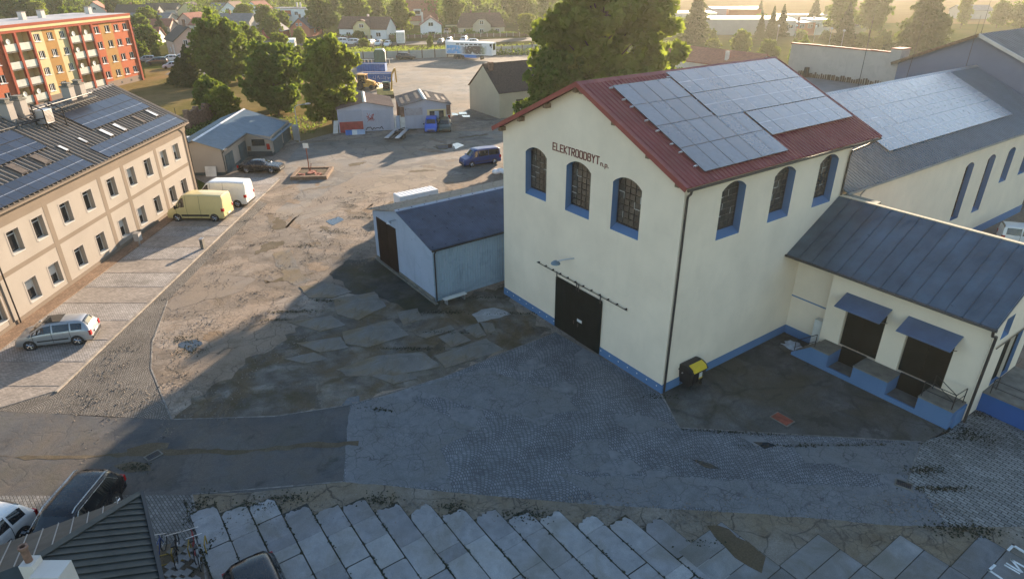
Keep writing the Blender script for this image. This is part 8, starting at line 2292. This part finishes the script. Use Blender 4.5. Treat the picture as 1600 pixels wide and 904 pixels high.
house('white long store before the field right of the orange one', 112, 292, -4, 26, 9, 2.6, 2.8, 'whitewall', 'tile_grey', 'x', [], None, [], 0, 'store', 0.2)
house('grey barn at the upper right before the field', 196, 305, -5, 13, 10, 3.4, 5.2, 'greywall', 'tile_grey', 'x', [], None, [], 0, 'barn', 0.4)
house('small shed with pale roof behind the slate-blue hall', 127, 186, -30, 9, 6, 2.6, 3.6, 'greywall', 'white', 'x', [], None, [], 0, 'shed', 0.3)
# red roofed long house, in the grid of the workshop
t = house('low long house with pinkish-red sheet roof between the workshop and the bushes', 0, 0, 0, 27, 8.5, 3.0, 5.3, 'whitewall', 'tile_red', 'x', [], None, [(9, 1.5, 5.6), (20, 1.5, 5.6)], 0, 'house', 0.4)
c_, s_ = math.cos(-MY), math.sin(-MY)
lx, ly = -88.5, 91.5
t.location = (PM[0] + c_ * lx - s_ * ly, PM[1] + s_ * lx + c_ * ly, 0); t.rotation_euler = (0, 0, -MY)
# far yard wall: concrete panels between posts
fw = thing('panel_wall', 'pale concrete panel wall with dark posts closing the far yard', 'wall', (0, 0, 0))
pts = [(-46, 171.5), (-26.2, 175.9), (-16.7, 179.5), (0.3, 185.9), (38.9, 205.0)]
M_pw = M_plaster('concrete_panel', (0.42, 0.40, 0.35), amt=0.5)
for A, B in zip(pts, pts[1:]):
    L = math.dist(A, B); n = max(1, round(L / 3.0)); a = math.atan2(B[1] - A[1], B[0] - A[0])
    for i in range(n):
        x, y = A[0] + (B[0] - A[0]) * i / n, A[1] + (B[1] - A[1]) * i / n
        mb = MB(); mb.box(0.13, L / n - 0.13, -0.06, 0.06, 0, 2.0); mb.build('wall_panel', M_pw, fw, loc=(x, y, 0), rz=a)
        mb = MB(); mb.box(-0.12, 0.12, -0.14, 0.12, 0, 2.3); mb.build('post', MT['wood'], fw, loc=(x, y, 0), rz=a)
# brick boundary left of the tipper bodies
t = thing('brick_boundary', 'low brick boundary wall with piers left of the blue tipper bodies', 'wall', (-52, 147, 0), rad(42))
for i in range(7):
    mb = MB(); mb.box(i * 3, i * 3 + 2.4, -0.15, 0.15, 0, 1.5); mb.build('wall_panel', MT['tile_red'], t)
    mb = MB(); mb.box(i * 3 + 2.403, i * 3 + 2.997, -0.25, 0.25, 0, 1.9); mb.build('pier', MT['brick'], t)
# garden fences along the far road
t = thing('garden_fence', 'dark garden fence in front of the houses on the far road', 'fence', (-58, 226.4, 0), rad(7.5))
for i in range(30):
    mb = MB(); mb.box(i * 2.2, i * 2.2 + 2.0, 0, 0.08, 0.1, 1.1); mb.build('fence_panel', MT['wood'], t)
    mb = MB(); mb.box(i * 2.2 + 2.003, i * 2.2 + 2.197, -0.05, 0.13, 0, 1.3); mb.build('post', MT['greywall'], t)
t = thing('carport', 'cream open carport right of the small white house', 'carport', (-22.8, 242.5, 0), rad(4))
mb = MB(); mb.box(0, 5.5, 0, 5, 2.6, 2.8); mb.build('roof', MT['paleyellow'], t)
for x in (0.1, 5.3):
    for y in (0.1, 4.8):
        mb = MB(); mb.box(x, x + 0.15, y, y + 0.15, 0, 2.597); mb.build('post', MT['wood'], t)
for px, py, h in ((1241, 64, 4.2), (1271, 66, 4.2), (1295, 70, 4.2), (1314, 74, 4.2), (1213, 66, 4.4)):
    x, y = gp(px, py)
    t = thing('street_lamp', 'small white globe lamp among the gardens before the row houses, at %s' % {1241: 'the first house', 1271: 'the brown middle house', 1295: 'the third house', 1314: 'the tall spruce', 1213: 'the broad conifer'}[px], 'street lamp', (x, y, 0), 0, 'globe lamps by the row houses')
    mb = MB(); mb.tube((0, 0, 0), (0, 0, h), 0.07, 6); mb.build('pole', MT['steel'], t)
    mb = MB(); mb.lathe([(0.05, -0.3), (0.32, -0.12), (0.36, 0.1), (0.2, 0.3), (0.04, 0.36)], (0, 0, h + 0.2), 'z', 10); mb.build('globe', MT['white'], t, True)
t = thing('lawn_post', 'thin dark fence post on the dry lawn behind the office block', 'post', (*gp(276, 185), 0), 0)
mb = MB(); mb.tube((0, 0, 0), (0, 0, 1.6), 0.05, 6); mb.build('post_shaft', MT['pipe'], t)

# ================================================================== HAZE
hz = bpy.data.materials.new('haze')
hz.use_nodes = True
nt = hz.node_tree
nt.nodes.clear()
vo = nt.nodes.new('ShaderNodeVolumePrincipled')
vo.inputs['Color'].default_value = (0.96, 0.96, 0.84, 1)
vo.inputs['Density'].default_value = 0.00018
vo.inputs['Anisotropy'].default_value = 0.58
ou = nt.nodes.new('ShaderNodeOutputMaterial')
nt.links.new(vo.outputs[0], ou.inputs['Volume'])
mb = MB(); mb.box(-1700, 1700, -300, 2000, -1.2, 27)
mb.build('haze', hz, kind='stuff')
